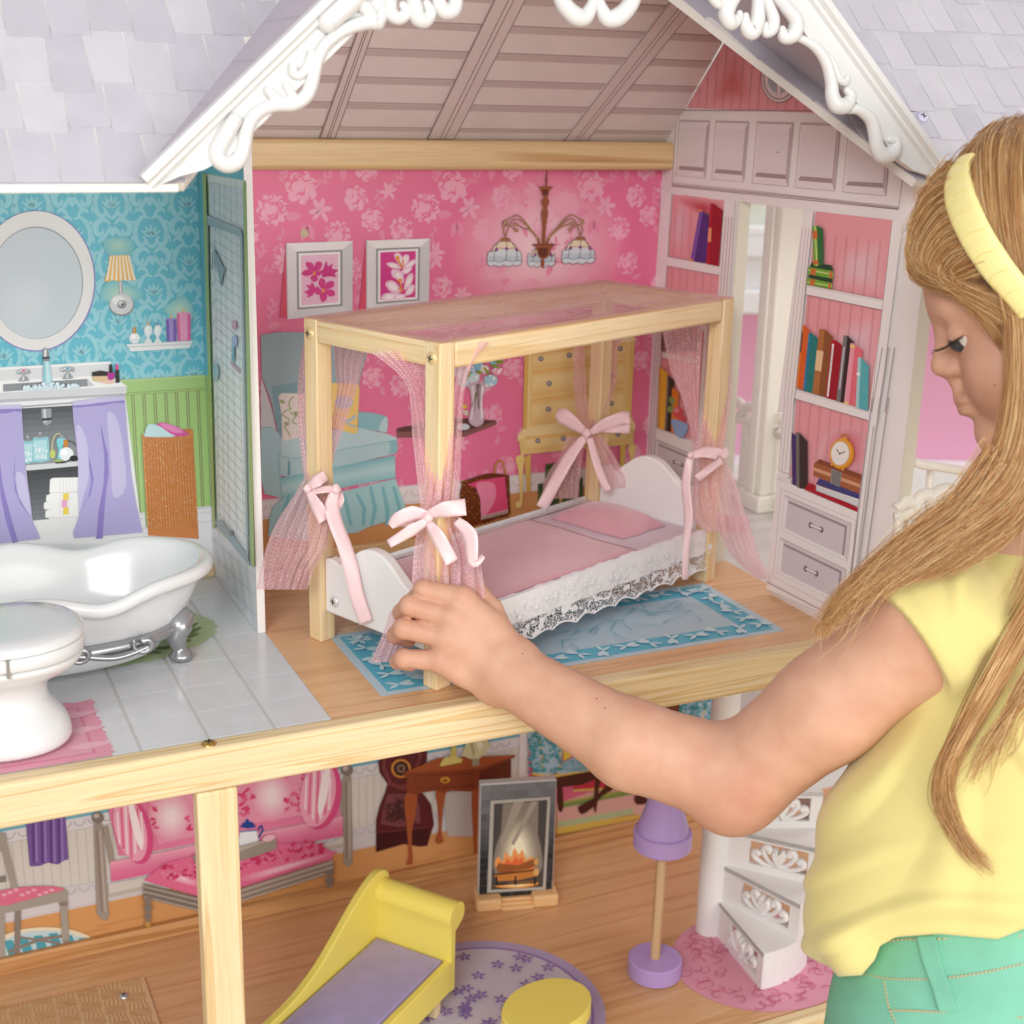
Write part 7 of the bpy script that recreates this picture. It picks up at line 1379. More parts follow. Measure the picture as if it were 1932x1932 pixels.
# spiral staircase
stc = thing('spiral_staircase', (33.1, 9.8, -28), 'white plastic spiral stair steps with heart cutouts rising from a pink rug', 'staircase'); SP = mat('stair_plastic', '#efedec', .4, sss=.08)
lathe('column', (33.0, 10.35, 0), [(1.05, -27.98), (1.05, -3.0)], SP, stc, 24)
for k in range(7):
    a0 = math.radians(-96+24.4*k); R_ = 7.35; h_ = 3.0; z0 = -28+h_*k
    d = np.array((math.cos(a0), math.sin(a0), 0)); nn = np.array((math.sin(a0), -math.cos(a0), 0)); SF = Frame((33.1, 9.8, z0), d, -nn)
    # shell: front frame round an opening, outer end, tread
    op = (2.2, 6.5, .6, 2.5); parts = []
    def bx(lo, hi): v, f = box_vf(lo, hi); parts.append((SF(v), f))
    x0, x1, y0, y1 = op
    bx((-.5, 0, .0), (R_, .35, y0)); bx((-.5, 0, y1), (R_, .35, h_)); bx((-.5, 0, y0), (x0, .35, y1)); bx((x1, 0, y0), (R_, .35, y1))
    a1 = a0+math.radians(40); e = [np.array((33.1, 9.8, z0)), np.array((33.1, 9.8, z0))+R_*d]
    arc = [np.array((33.1+R_*math.cos(t), 9.8+R_*math.sin(t), z0)) for t in np.linspace(a0, a1, 7)]
    top_ = [np.array((33.1, 9.8, z0))]+arc; n = len(top_); V = [q+np.array((0, 0, h_-.35)) for q in top_]+[q+np.array((0, 0, h_-.005)) for q in top_]
    parts.append((V, [tuple(range(n))[::-1], tuple(range(n, 2*n))]+[(i, (i+1) % n, n+(i+1) % n, n+i) for i in range(n)]))
    V = []
    for q in arc: V += [q, q+np.array((0, 0, h_-.34))]
    parts.append((V, [(2*i, 2*i+2, 2*i+3, 2*i+1) for i in range(len(arc)-1)]))
    stp = mk('step', *join_vf(parts), SP, stc)
    # heart with curls in the opening
    cx = (x0+x1)/2; ht = [(cx+.062*16*math.sin(t)**3*.62, 1.55+.062*(13*math.cos(t)-5*math.cos(2*t)-2*math.cos(3*t)-math.cos(4*t))*.95) for t in np.linspace(0, 2*math.pi, 28, endpoint=False)]
    n = len(ht); V = [SF((a_, .02, b_)) for a_, b_ in ht]+[SF((cx+(a_-cx)*.7, -.28, 1.6+(b_-1.6)*.7)) for a_, b_ in ht]+[SF((a_, .3, b_)) for a_, b_ in ht]
    F = [tuple(n+i for i in range(n))]+[(i, n+i, n+(i+1) % n, (i+1) % n) for i in range(n)]+[(2*n+i, i, (i+1) % n, 2*n+(i+1) % n) for i in range(n)]
    mk('heart', V, F, SP, stp, angle=60)
    for sg in (-1, 1):
        for pts in ([(0, .75), (.7, 1.1), (1.15, 1.75), (1.05, 2.15), (.75, 2.1), (.72, 1.8)], [(.05, .7), (1.0, .75), (1.75, 1.15), (1.85, 1.5), (1.6, 1.62), (1.45, 1.45)]):
            P = catmull([SF((cx+sg*a_, .1, b_)) for a_, b_ in pts], 5); mk('scroll', *tube_vf(P, np.interp(np.linspace(0, 1, len(P)), [0, .5, 1], [.12, .26, .3]), 8), SP, stp, smooth=True)
# balcony beyond the doorway
bal = box('balcony_floor', (35.35, 2.0, -.5), (48.5, 44, -.02), mat('marble_print', '#d8d5d0', .35, vary=.06, vscale=30), house, 0)
rail = thing('balcony_railing', (42, 17, 0), 'ivory plastic balcony railing with scrolled top seen through the doorway', 'railing')
# balcony railing: stands along the outer edge of the balcony, x = 46.3
px_, py_ = 46.3, 26.2; ztop_ = 6.9
box('pillar', (px_-1.2, py_-1.2, 1.3), (px_+1.2, py_+1.2, 27.5), CREAM, rail, .2)
box('pillar_rib', (px_-1.45, py_-.4, 1.3), (px_-1.18, py_+.4, 27.5), CREAM, rail, .1)
box('pillar_base', (px_-1.7, py_-1.7, -.02), (px_+1.7, py_+1.7, 1.35), CREAM, rail, .15)
for sg, n_ in ((1, 6), (-1, 3)):
    for k in range(n_):
        y = py_+sg*(3.0+2.6*k); box('baluster', (px_-.35, y-.5, .9), (px_+.35, y+.5, ztop_-.3), CREAM, rail, .1)
        P = [(px_, py_+sg*(2.4+2.6*k)+1.3*math.cos(t)*(1-.25*t/6), ztop_+.5+.75*math.sin(t)*(1-.2*t/6)) for t in np.linspace(-.5, 5.6, 26)]; mk('scroll', *tube_vf(P, .42, 8), CREAM, rail, smooth=True)
    L_ = 3+2.6*n_; ya, yb2 = sorted((py_+sg*1.2, py_+sg*L_)); box('bottom_rail', (px_-.4, ya, .5), (px_+.4, yb2, 1.4), CREAM, rail, .1); tube('top_rail', [(px_, ya, ztop_-.2), (px_, yb2, ztop_-.2)], .45, CREAM, rail)
# railing in front of the bookcase wall's outer side
r2 = thing('porch_railing', (41, 2, 0), 'ivory plastic porch railing curling up beside the bookcase wall edge', 'railing')
V7 = (2400, 500, 3480, 1227)
def p7(q, t_): u_, v_ = Print(BACK).view(*V7).px([q])[0]; return at(u_, v_, t_)
T7 = 84.
def sc7(pts, rad, nm='scroll', t_=T7): P = catmull([p7(q, t_) for q in pts], 6); k = (1080/1227)*.5551724*t_/FPX; mk(nm, *tube_vf(P, np.interp(np.linspace(0, 1, len(P)), np.linspace(0, 1, len(rad)), rad)*k, 10), CREAM, r2, smooth=True)
sc7([(765, 1170), (775, 1200), (830, 1225), (900, 1235), (990, 1250)], [14, 20, 18, 18, 18], 'top_rail')
sc7([(735, 1400), (770, 1370), (800, 1385), (790, 1410), (760, 1420), (735, 1415)], [26, 28, 26, 20, 18, 18]); sc7([(800, 1400), (830, 1350), (870, 1345), (880, 1375), (850, 1385)], [24, 26, 26, 20, 14]); sc7([(870, 1390), (900, 1330), (950, 1325), (970, 1360), (940, 1370)], [24, 26, 26, 20, 14])
sc7([(725, 1425), (800, 1425), (1000, 1400)], [16, 16, 16], 'top_rail')
for x in (780, 870): sc7([(x, 1230), (x-12, 1350)], [16, 14], 'baluster', T7+2)
for x in (745, 830): sc7([(x, 1430), (x-14, 1620)], [20, 20], 'baluster')
# room behind: pink wall with white rail and a window, square to the camera
rd = np.array((math.cos(YAW), -math.sin(YAW), 0)); rb = np.array((math.sin(YAW), math.cos(YAW), 0)); RO_ = CAM*np.array((1, 1, 0))+rb*170
RF = Frame((RO_[0], RO_[1], 0), rd, rb)
def rz(v): d = ray(1560, v); t_ = 170/(d@rb); return CAM[2]+t_*d[2]
zr1, zr0 = rz(592), rz(440)
wl = mk('room_wall', *(lambda v, f: (RF(v), f))(*box_vf((-260, 0, -90), (320, 4, 160))), mat('room_wall_pink', '#e2a3c0', .7), None); tag(wl, kind='structure')
vv, ff = box_vf((-260, -1.2, zr1), (320, -.02, zr0)); w2 = mk('window_wall_panel', RF(vv), ff, mat('room_white_trim', '#e9e9ea', .5), wl)
for z_, th_ in ((zr1+.0, 3.0), (zr1+9, 1.6), (zr1+13, 4.), (zr0-3, 3.2)): vv, ff = box_vf((-260, -2.6, z_), (320, -1.21, z_+th_)); o = mk('wall_rail', RF(vv), ff, mat('room_white_trim', '#e9e9ea', .5), wl); bevel(o, .4, 2)
# window: pale daylight and blurred yellow foliage outside
gm = bpy.data.materials.new('window_daylight'); gm.use_nodes = True; nt = gm.node_tree; nt.nodes.remove(nt.nodes['Principled BSDF']); em = nt.nodes.new('ShaderNodeEmission'); nt.links.new(em.outputs[0], nt.nodes['Material Output'].inputs[0])
tc = nt.nodes.new('ShaderNodeTexCoord'); nz = nt.nodes.new('ShaderNodeTexNoise'); nz.inputs['Scale'].default_value = 4.5; nz.inputs['Detail'].default_value = 2; nt.links.new(tc.outputs['Object'], nz.inputs[0]); rp_ = nt.nodes.new('ShaderNodeValToRGB'); e = rp_.color_ramp.elements
e[0].position = .38; e[0].color = (.30, .38, .46, 1); e[1].position = .62; e[1].color = (.72, .78, .86, 1); x = e.new(.48); x.color = (.62, .55, .33, 1); nt.links.new(nz.outputs[0], rp_.inputs[0]); nt.links.new(rp_.outputs[0], em.inputs[0]); em.inputs[1].default_value = .9
vv, ff = box_vf((20, -.9, zr0), (110, -.3, zr0+90)); mk('window_pane', RF(vv), ff, gm, wl)
for x in (18, 108): vv, ff = box_vf((x, -2.4, zr0), (x+5, -.2, zr0+92)); mk('window_frame', RF(vv), ff, mat('room_white_trim', '#e9e9ea', .5), wl)
vv, ff = box_vf((-260, -5, -62), (320, -.1, -10)); mk('white_bench', RF(vv), ff, mat('room_white_trim', '#e9e9ea', .5), wl)
fl_ = mk('room_floor', *box_vf((-300, -200, -62), (340, 260, -60)), mat('room_floor_beige', '#cdb79c', .6), None); tag(fl_, kind='structure')
# =================================================================== the girl
def smin(a, b, k): h = np.clip(.5+.5*(b-a)/k, 0, 1); return b*(1-h)+a*h-k*h*(1-h)
def smax(a, b, k): return -smin(-a, -b, k)
def rcone(P, a, b, ra, rb):
    a, b = np.array(a, float), np.array(b, float); ba = b-a; L2 = ba@ba; t = np.clip(((P-a)@ba)/L2, 0, 1); return np.linalg.norm(P-(a+t[:, None]*ba), axis=1)-(ra+(rb-ra)*t)
def ellip(P, c, R, M=None):
    Q = P-np.array(c, float)
    if M is not None: Q = Q@M.T
    R = np.array(R, float); k0 = np.linalg.norm(Q/R, axis=1); k1 = np.linalg.norm(Q/R**2, axis=1)+1e-9; return k0*(k0-1)/k1
def surface(sdf, lo, hi, vox):
    """surface nets on sparse active blocks"""
    lo, hi = np.array(lo, float), np.array(hi, float); B = 8; cs = vox*B; n = np.ceil((hi-lo)/cs).astype(int)
    g = np.stack(np.meshgrid(*[np.arange(k) for k in n], indexing='ij'), -1).reshape(-1, 3)
    d = sdf(lo+(g+.5)*cs); act = g[np.abs(d) < cs*1.25]
    off = np.stack(np.meshgrid(*[np.arange(B)]*3, indexing='ij'), -1).reshape(-1, 3)
    cells = (act[:, None, :]*B+off[None]).reshape(-1, 3); NN = n*B+2; key = lambda c: (c[:, 0]*NN[1]+c[:, 1])*NN[2]+c[:, 2]
    co = np.array([[i, j, k] for i in (0, 1) for j in (0, 1) for k in (0, 1)])
    ck = np.unique(np.concatenate([key(cells+o) for o in co]))
    nodes = np.stack([ck//(NN[1]*NN[2]), (ck//NN[2]) % NN[1], ck % NN[2]], -1); val = np.concatenate([sdf(lo+nodes[i:i+200000]*vox) for i in range(0, len(nodes), 200000)])
    look = lambda c: val[np.searchsorted(ck, key(c))]
    cv = np.stack([look(cells+o) for o in co], 1); s = cv < 0; m = s.any(1) & ~s.all(1); cells, cv, s = cells[m], cv[m], s[m]
    acc = np.zeros((len(cells), 3)); cnt = np.zeros(len(cells))
    for a in range(8):
        for b in range(a+1, 8):
            if np.abs(co[a]-co[b]).sum() != 1: continue
            e = s[:, a] != s[:, b]; t = np.where(e, cv[:, a]/(cv[:, a]-cv[:, b]+1e-12), 0); acc += np.where(e[:, None], co[a]+t[:, None]*(co[b]-co[a]), 0); cnt += e
    V = lo+(cells+acc/cnt[:, None])*vox; k_ = key(cells); o = np.argsort(k_); ks = k_[o]
    def idx(c):
        q = key(c); p = np.clip(np.searchsorted(ks, q), 0, len(ks)-1); return np.where(ks[p] == q, o[p], -1)
    F = []
    for ax in range(3):
        e = np.zeros(3, int); e[ax] = 1; u = np.roll(e, 1); v = np.roll(e, 2)
        s0, s1 = s[:, 0], s[:, [i for i in range(8) if (co[i] == e).all()][0]]; m = s0 != s1; c = cells[m]; fl_ = s0[m]
        q = np.stack([idx(c), idx(c-u), idx(c-u-v), idx(c-v)], 1); ok = (q >= 0).all(1); q, fl_ = q[ok], fl_[ok]; q[~fl_] = q[~fl_][:, ::-1]; F.append(q)
    return V, np.concatenate(F)
def mkbig(name, V, F, material, parent, cols=None):
    me = bpy.data.meshes.new(name); org = _ORG[parent.name]; n = len(V); me.vertices.add(n); me.vertices.foreach_set('co', ((np.asarray(V)-org)*S).astype(np.float32).ravel())
    F = np.asarray(F); me.loops.add(F.size); me.loops.foreach_set('vertex_index', F.astype(np.int32).ravel()); me.polygons.add(len(F)); me.polygons.foreach_set('loop_start', (np.arange(len(F))*F.shape[1]).astype(np.int32)); me.polygons.foreach_set('use_smooth', np.ones(len(F), bool))
    if cols is not None: a = me.attributes.new('tint', 'FLOAT', 'POINT'); a.data.foreach_set('value', cols.astype(np.float32))
    me.materials.append(material); me.update(); me.validate(); o = bpy.data.objects.new(name, me); COL.objects.link(o); o.parent = parent; _ORG[o.name] = org; return o
HP = lambda x, y, t: at(666.2+.2011*x, 1027+.2011*y, t)      # close view of the hand
girl = thing('person', (44, -6, -60), 'girl in yellow top, mint trousers and yellow headband reaching into the dollhouse', 'person')
tP = proj(BF((.58, .58, 6)))[2]; t0 = tP-1.75
# ---- head frame: origin at the tip of the nose
th, ph_ = math.radians(15.5), math.radians(15)
Fh = -_r*math.cos(th)*math.cos(ph_)+_f*math.sin(ph_)-_u*math.sin(th)*math.cos(ph_); Uh = _u*math.cos(th)-_r*math.sin(th); Uh = Uh-Fh*(Uh@Fh); Uh /= np.linalg.norm(Uh); Lh = np.cross(Uh, Fh)
TH = 69.0; NT = at(1757, 700, TH)
HM = np.stack([Fh, Lh, Uh]); hd = lambda f, l, z_: NT+Fh*f+Lh*l+Uh*z_
W_ = dict(wu=HP(1530, 1075, t0-.1), wl=HP(1335, 1320, t0+.1), wm=HP(1440, 1195, t0-.25))
EL = at(1392, 1468, 72.3); SH_ = at(1752, 1172, 67.6)
fing = dict(index=[(1030, 510, -.25, .62), (665, 430, .05, .58), (590, 500, 1.2, .50), (680, 560, 2.1, .42)], middle=[(930, 690, -.5, .63), (535, 575, -.1, .60), (455, 640, 1.2, .52), (560, 700, 2.2, .44)],
            ring=[(880, 870, -.5, .61), (475, 790, -.1, .58), (400, 850, 1.2, .5), (520, 900, 2.1, .42)], pinky=[(830, 1090, -.2, .58), (475, 1070, .0, .53), (415, 1100, 1.0, .44), (540, 1130, 1.8, .38)])
FJ = {k: [(HP(x, y, t0+d), r) for x, y, d, r in v] for k, v in fing.items()}
TJ = [(HP(1400, 960, t0+.2), .95), (HP(1290, 620, t0+.75), .72), (HP(1165, 430, t0+1.35), .52), (HP(1075, 330, t0+1.75), .42)]
GRV = []
for ka, kb, e0, e1 in (('index', 'middle', (520, 430), (905, 605)), ('middle', 'ring', (425, 640), (790, 830)), ('ring', 'pinky', (400, 900), (735, 1045))):
    GRV.append((HP(e0[0], e0[1], t0-.30), HP((e0[0]+e1[0])/2, (e0[1]+e1[1])/2, t0-.62))); GRV.append((HP((e0[0]+e1[0])/2, (e0[1]+e1[1])/2, t0-.62), HP(e1[0], e1[1], t0-1.0)))
GRV.append((HP(1215, 1420, t0-.6), HP(1300, 1250, t0-1.25))); GRV.append((HP(1640, 1010, t0-.9), HP(1500, 1150, t0-1.5)))
def d_hand(P):
    d = rcone(P, W_['wu'], W_['wm'], 1.12, 1.3); d = smin(d, rcone(P, W_['wl'], W_['wm'], 1.05, 1.3), .6)
    for k, src, r0 in (('index', 'wu', 1.0), ('middle', 'wm', 1.05), ('ring', 'wm', 1.05), ('pinky', 'wl', .95)): d = smin(d, rcone(P, W_[src], FJ[k][0][0], r0, .72), .55)
    pc = sum(FJ[k][0][0] for k in FJ)/4*.6+W_['wm']*.4; d = smin(d, ellip(P, pc+_f*.35, (2.2, 2.2, 1.15), np.stack([_r, _u, _f])), .6)
    ds = None
    for k in FJ:
        J = FJ[k]; e = rcone(P, J[0][0], J[1][0], J[0][1]*1.1, J[1][1]*.96)
        e = smin(e, np.linalg.norm(P-(J[1][0]-_f*.04), axis=1)-J[1][1]*1.06, .12); e = smin(e, rcone(P, J[1][0], J[2][0], J[1][1], J[2][1]), .1); e = smin(e, rcone(P, J[2][0], J[3][0], J[2][1], J[3][1]), .08)
        ds = e if ds is None else smin(ds, e, .035)
    d = smin(d, ds, .22)
    e = rcone(P, TJ[0][0], TJ[1][0], TJ[0][1], TJ[1][1])
    for i in (1, 2): e = smin(e, rcone(P, TJ[i][0], TJ[i+1][0], TJ[i][1], TJ[i+1][1]), .12)
    d = smin(d, e, .35)
    for a, b_ in GRV:
        d = smax(d, -rcone(P, a, b_, .07, .03), .10)
    return d
FM = at(1190, 1405, 73.6)
def d_arm(P):
    d = rcone(P, W_['wm'], FM, 1.75, 2.25); d = smin(d, rcone(P, FM, EL, 2.3, 2.55), .8); d = smin(d, rcone(P, EL, at(1560, 1335, 69.8), 2.5, 2.65), .9); d = smin(d, rcone(P, at(1560, 1335, 69.8), SH_, 2.6, 2.9), 1.0)
    d = smin(d, np.linalg.norm(P-at(1375, 1500, 72.6), axis=1)-2.0, .9); return d
def d_head(P):
    Q = (P-NT)@HM.T; l = np.abs(Q[:, 1]); Qs = np.stack([Q[:, 0], l, Q[:, 2]], 1)
    d = ellip(Q, (-7.0, 0, 3.6), (6.2, 5.3, 6.0)); d = smin(d, ellip(Q, (-5.1, 0, 2.9), (4.35, 4.3, 4.6)), .8); d = smin(d, ellip(Q, (-4.6, 0, -1.2), (3.35, 3.7, 3.9)), .8)
    d = smin(d, rcone(Q, (-5.6, 0, -2.6), (-2.35, 0, -3.8), 2.7, 1.2), .8); d = smin(d, ellip(Qs, (-3.1, 2.0, -1.0), (1.75, 1.75, 1.9)), .9)
    d = smin(d, ellip(Qs, (-1.55, 1.2, 2.75), (.7, 1.5, .6)), .6)
    d = smax(d, -(np.linalg.norm(Qs-np.array((-.45, 1.65, 1.35)), axis=1)-.72), .6)
    eb = np.linalg.norm(Qs-np.array((-2.0, 1.7, 1.25)), axis=1); lid = smax(eb-.98, -((Qs[:, 2]-1.02)+.25*(Qs[:, 0]+1.2)), .05); d = smin(d, lid, .14); d = smin(d, smax(eb-.975, (Qs[:, 2]-.5), .05), .14)
    d = smin(d, rcone(Q, (-1.5, 0, 2.0), (-.58, 0, .12), .5, .56), .7); d = smin(d, ellip(Qs, (-.95, .46, -.22), (.42, .34, .34)), .4); d = smin(d, rcone(Q, (-.85, 0, -.35), (-1.1, 0, -1.3), .3, .35), .3)
    d = smin(d, ellip(Q, (-1.15, 0, -1.78), (.46, 1.0, .28)), .55); d = smin(d, ellip(Q, (-1.18, 0, -2.36), (.44, .85, .32)), .55); d = smax(d, -rcone(Qs, (-.55, 0, -2.05), (-1.1, 1.1, -2.07), .04, .03), .08)
    d = smax(d, -ellip(Q, (-.72, 0, -2.95), (.32, .8, .25)), .35)
    # ear under the hair
    d = smin(d, ellip(Qs, (-7.2, 5.1, .6), (1.0, .5, 1.5)), .3); return d
NB = at(1960, 985, 70.5); CH = at(1930, 1230, 71.5); BEL = at(1868, 1620, 70.0); HIP = at(1880, 1900, 69.8)
def d_torso(P):
    d = rcone(P, hd(-8.2, 0, -2.5), NB, 3.3, 3.4); d = smin(d, rcone(P, NB, CH, 4.2, 6.0), 2.0); d = smin(d, rcone(P, CH, BEL, 5.6, 5.6), 2); d = smin(d, rcone(P, BEL, HIP, 5.6, 5.6), 2); return smin(d, rcone(P, SH_, CH, 2.9, 4.5), 2.0)
def d_body(P): return smin(smin(smin(d_hand(P), d_arm(P), .7), d_torso(P), 1.2), d_head(P), .8)
def bounds(*pts, pad=2): A = np.array(pts); return A.min(0)-pad, A.max(0)+pad
SKIN = bpy.data.materials.new('skin'); SKIN.use_nodes = True; nt = SKIN.node_tree; b = nt.nodes['Principled BSDF']; Lk = nt.links.new
tc = nt.nodes.new('ShaderNodeTexCoord'); n1 = nt.nodes.new('ShaderNodeTexNoise'); n1.inputs['Scale'].default_value = 55; n1.inputs['Detail'].default_value = 6; Lk(tc.outputs['Object'], n1.inputs[0])
ti = nt.nodes.new('ShaderNodeAttribute'); ti.attribute_name = 'tint'; ad = nt.nodes.new('ShaderNodeMath'); ad.operation = 'MULTIPLY_ADD'; ad.inputs[1].default_value = .75; Lk(n1.outputs[0], ad.inputs[0]); Lk(ti.outputs['Fac'], ad.inputs[2])
rp_ = nt.nodes.new('ShaderNodeValToRGB'); e = rp_.color_ramp.elements; e[0].position = .1; e[0].color = (*hexc('#dcb096'), 1); e[1].position = 1.0; e[1].color = (*hexc('#c3826d'), 1); x = e.new(.45); x.color = (*hexc('#d1a087'), 1); Lk(ad.outputs[0], rp_.inputs[0]); Lk(rp_.outputs[0], b.inputs['Base Color'])
b.inputs['Roughness'].default_value = .48; b.inputs['Subsurface Weight'].default_value = .18; b.inputs['Subsurface Radius'].default_value = (1, .4, .25); b.inputs['Subsurface Scale'].default_value = .004; b.inputs['Specular IOR Level'].default_value = .35
n2 = nt.nodes.new('ShaderNodeTexVoronoi'); n2.inputs['Scale'].default_value = 1300; Lk(tc.outputs['Object'], n2.inputs['Vector']); bp = nt.nodes.new('ShaderNodeBump'); bp.inputs['Strength'].default_value = .22; bp.inputs['Distance'].default_value = .0004; Lk(n2.outputs['Distance'], bp.inputs['Height']); Lk(bp.outputs[0], b.inputs['Normal'])
lo, hi = bounds(HP(300, 300, t0), HP(1500, 1500, t0+3), EL, SH_, hd(-13.5, 6, 10), hd(1, -6, -6), at(1960, 1250, 66), at(1960, 1250, 74), at(1560, 1330, 70), pad=3)
V, F = surface(d_body, lo, hi, .115)
# finer hand: project vertices onto the surface again (two Newton steps)
def project(fn, V, it=2, h=.02):
    for _ in range(it):
        d = fn(V); G = np.stack([(fn(V+np.eye(3)[k]*h)-d)/h for k in range(3)], 1); g2 = (G**2).sum(1)+1e-6; V = V-np.clip(d/g2, -.1, .1)[:, None]*G
    return V
V = project(d_body, V)
tint = np.full(len(V), -.02)
for k in FJ:
    for i, (c_, r_) in enumerate(FJ[k]): tint += (.22 if i else .14)*np.exp(-((V-c_)**2).sum(1)/(2*(.5)**2))
tint += .2*np.exp(-((V-hd(-1.6, 3.0, -.8))**2).sum(1)/(2*1.5**2))+.12*np.exp(-((V-hd(-.3, 0, -.1))**2).sum(1)/(2*.7**2))+.3*np.exp(-((V-hd(-.6, 0, -2.05))**2).sum(1)/(2*.5**2))+.25*np.exp(-((V-at(1375, 1530, 70))**2).sum(1)/(2*2.0**2))
body = mkbig('body', V, F, SKIN, girl, tint)
# small moles
for q in (HP(1590, 1025, t0), at(1126, 1318, 74), at(1141, 1336, 74), at(1506, 1552, 70), at(1877, 727, 66)):
    d_ = (q-CAM)/np.linalg.norm(q-CAM); q = q-d_*5
    for _ in range(60): s_ = float(d_body(q[None])[0]); q = q+d_*s_
    if np.linalg.norm(q-CAM) < 95: v, f = lathe_vf((0, 0, 0), [(.015, -.02), (.05, -.015), (.06, 0), (.05, .015), (.015, .02)], 10); mk('mole', [np.array(p_)+q for p_ in v], f, mat('mole_brown', '#93604c', .6), girl, smooth=True)
# eye, lashes, brow
for sl in (1, -1):
    c_ = hd(-2.0, 1.7*sl, 1.25); v, f = lathe_vf((0, 0, 0), [(max(.9*math.sin(a), 1e-3), -.9*math.cos(a)) for a in np.linspace(.02, math.pi-.02, 15)], 20); mk('eyeball', [np.array(q)+c_ for q in v], f, mat('eye_white', '#d6cdc6', .15), girl, smooth=True)
    c2 = hd(-1.58, 1.8*sl, 1.0); v, f = lathe_vf((0, 0, 0), [(max(.58*math.sin(a), 1e-3), -.58*math.cos(a)) for a in np.linspace(.02, math.pi-.02, 11)], 16); mk('iris', [np.array(q)+c2 for q in v], f, mat('iris_dark', '#3a3f45', .1), girl, smooth=True)
LASH = mat('lash_brown', '#2e1d14', .5); rn = random.Random(41); parts = []
for sl in (1, -1):
    for k in range(34):
        a = -1.05+2.3*k/33; l0 = 1.7+.93*math.sin(a); f0 = -2.0+.98*math.cos(a)*.98; z0 = 1.04-.28*(f0+1.2); p0 = hd(f0, l0*sl, z0); Ls = rn.uniform(.6, 1.0); dr = (Fh*math.cos(a)+Lh*sl*math.sin(a))*.9
        P = [p0+dr*Ls*t+Uh*(-.75*t+.65*t*t)*Ls+Lh*rn.uniform(-.05, .05)*t for t in (0, .35, .7, 1)]; parts.append(tube_vf(P, [.02, .017, .011, .004], 5))
mk('eyelashes', *join_vf(parts), LASH, girl, smooth=True)['kind'] = 'stuff'
parts = []
for sl in (1, -1):
    for k in range(70):
        a = rn.uniform(0, 1); p0 = hd(-.75-1.5*a*a, (.75+2.4*a)*sl, 2.85+.35*math.sin(a*2.6)+rn.uniform(-.16, .16)); parts.append(tube_vf([p0, p0+(Lh*sl*.35+Uh*.12-Fh*.12*a)], [.02, .006], 4))
mk('eyebrows', *join_vf(parts), mat('brow_brown', '#8a5f3f', .6), girl, smooth=True)['kind'] = 'stuff'
# ---- yellow top
ax = at(1560, 1335, 69.8)-SH_; ax /= np.linalg.norm(ax)
a1, a2 = at(1650, 1088, 66.5), at(1778, 1290, 66.5); cn = np.cross(a2-a1, _f); cn /= np.linalg.norm(cn); cn = cn if cn@ax > 0 else -cn
def d_torso2(P):
    d = smin(rcone(P, NB, CH, 3.6, 6.0), rcone(P, CH, BEL, 6.0, 6.9), 2); d = smin(d, rcone(P, BEL, HIP, 6.9, 7.4), 2); return smin(d, rcone(P, SH_*.75+CH*.25, CH, 2.9, 4.5), 2.0)
def d_shirt0(P):
    d = d_torso2(P)-.45; d = smin(d, rcone(P, at(1700, 1560, 68.5), at(1640, 1740, 68.2), 3.0, 3.1), 3.0); sl = smax(smin(rcone(P, at(1560, 1335, 69.8), SH_, 2.6, 2.9), rcone(P, SH_, CH, 2.9, 4.5), 1.5)-.42, (P-a1)@cn, .08); return smin(d, sl, .5)
def onto(fn, u_, v_):
    q = at(u_, v_, 48.); d_ = ray(u_, v_)/np.linalg.norm(ray(u_, v_))
    for _ in range(60): q = q+d_*float(fn(q[None])[0])*.9
    return q
KN = onto(d_shirt0, 1612, 1800)+_f*.75
def d_shirt(P):
    d = smin(d_shirt0(P), ellip(P, KN, (1.2, 1.2, 1.2)), .7)
    D = P-CAM; z_ = D@_f; uu = 966+FPX*(D@_r)/z_; vv = 966-FPX*(D@_u)/z_
    # drape: folds fan out from the armpit and gather above the hem
    a = np.arctan2(vv-1285, uu-1795); r_ = np.hypot(vv-1285, uu-1795); w1 = np.exp(-((r_-270)/190)**2)*np.clip((r_-70)/130, 0, 1)
    d = d-.42*w1*np.maximum(0, np.sin(a*8.5+.9*np.sin(r_/110)+.6))**1.5+.1*w1
    w2 = np.clip((vv-1560)/140, 0, 1)*np.clip((2000-uu)/120, 0, 1); d = d-.36*w2*np.maximum(0, np.sin((vv+.16*uu)/21+1.1*np.sin(uu/85)))**1.4
    w3 = np.exp(-((vv-1230)/120)**2)*np.clip((uu-1700)/80, 0, 1); d = d-.14*w3*np.sin((uu-.8*vv)/24)
    hem = np.interp(uu, [1500, 1563, 1581, 1626, 1650, 1660, 1690, 1773, 1846, 1883, 1932, 2100], [1800, 1822, 1843, 1840, 1812, 1785, 1768, 1762, 1769, 1772, 1752, 1740]); d = smax(d, (vv-hem)*.026, .15)
    return d
lo, hi = bounds(at(1520, 1300, 66), at(2010, 1000, 62), at(2010, 1850, 78), at(2010, 1850, 61), at(2010, 1000, 78), at(1530, 1850, 62), at(1650, 1060, 70), SH_, pad=2.5)
V, F = surface(d_shirt, lo, hi, .16); V = project(d_shirt, V, 1)
YT = mat('yellow_jersey', '#e2d48a', .85, bump=.35, bscale=2500, sheen=.3, vary=.04, vscale=25)
mkbig('yellow_top', V, F, YT, girl)
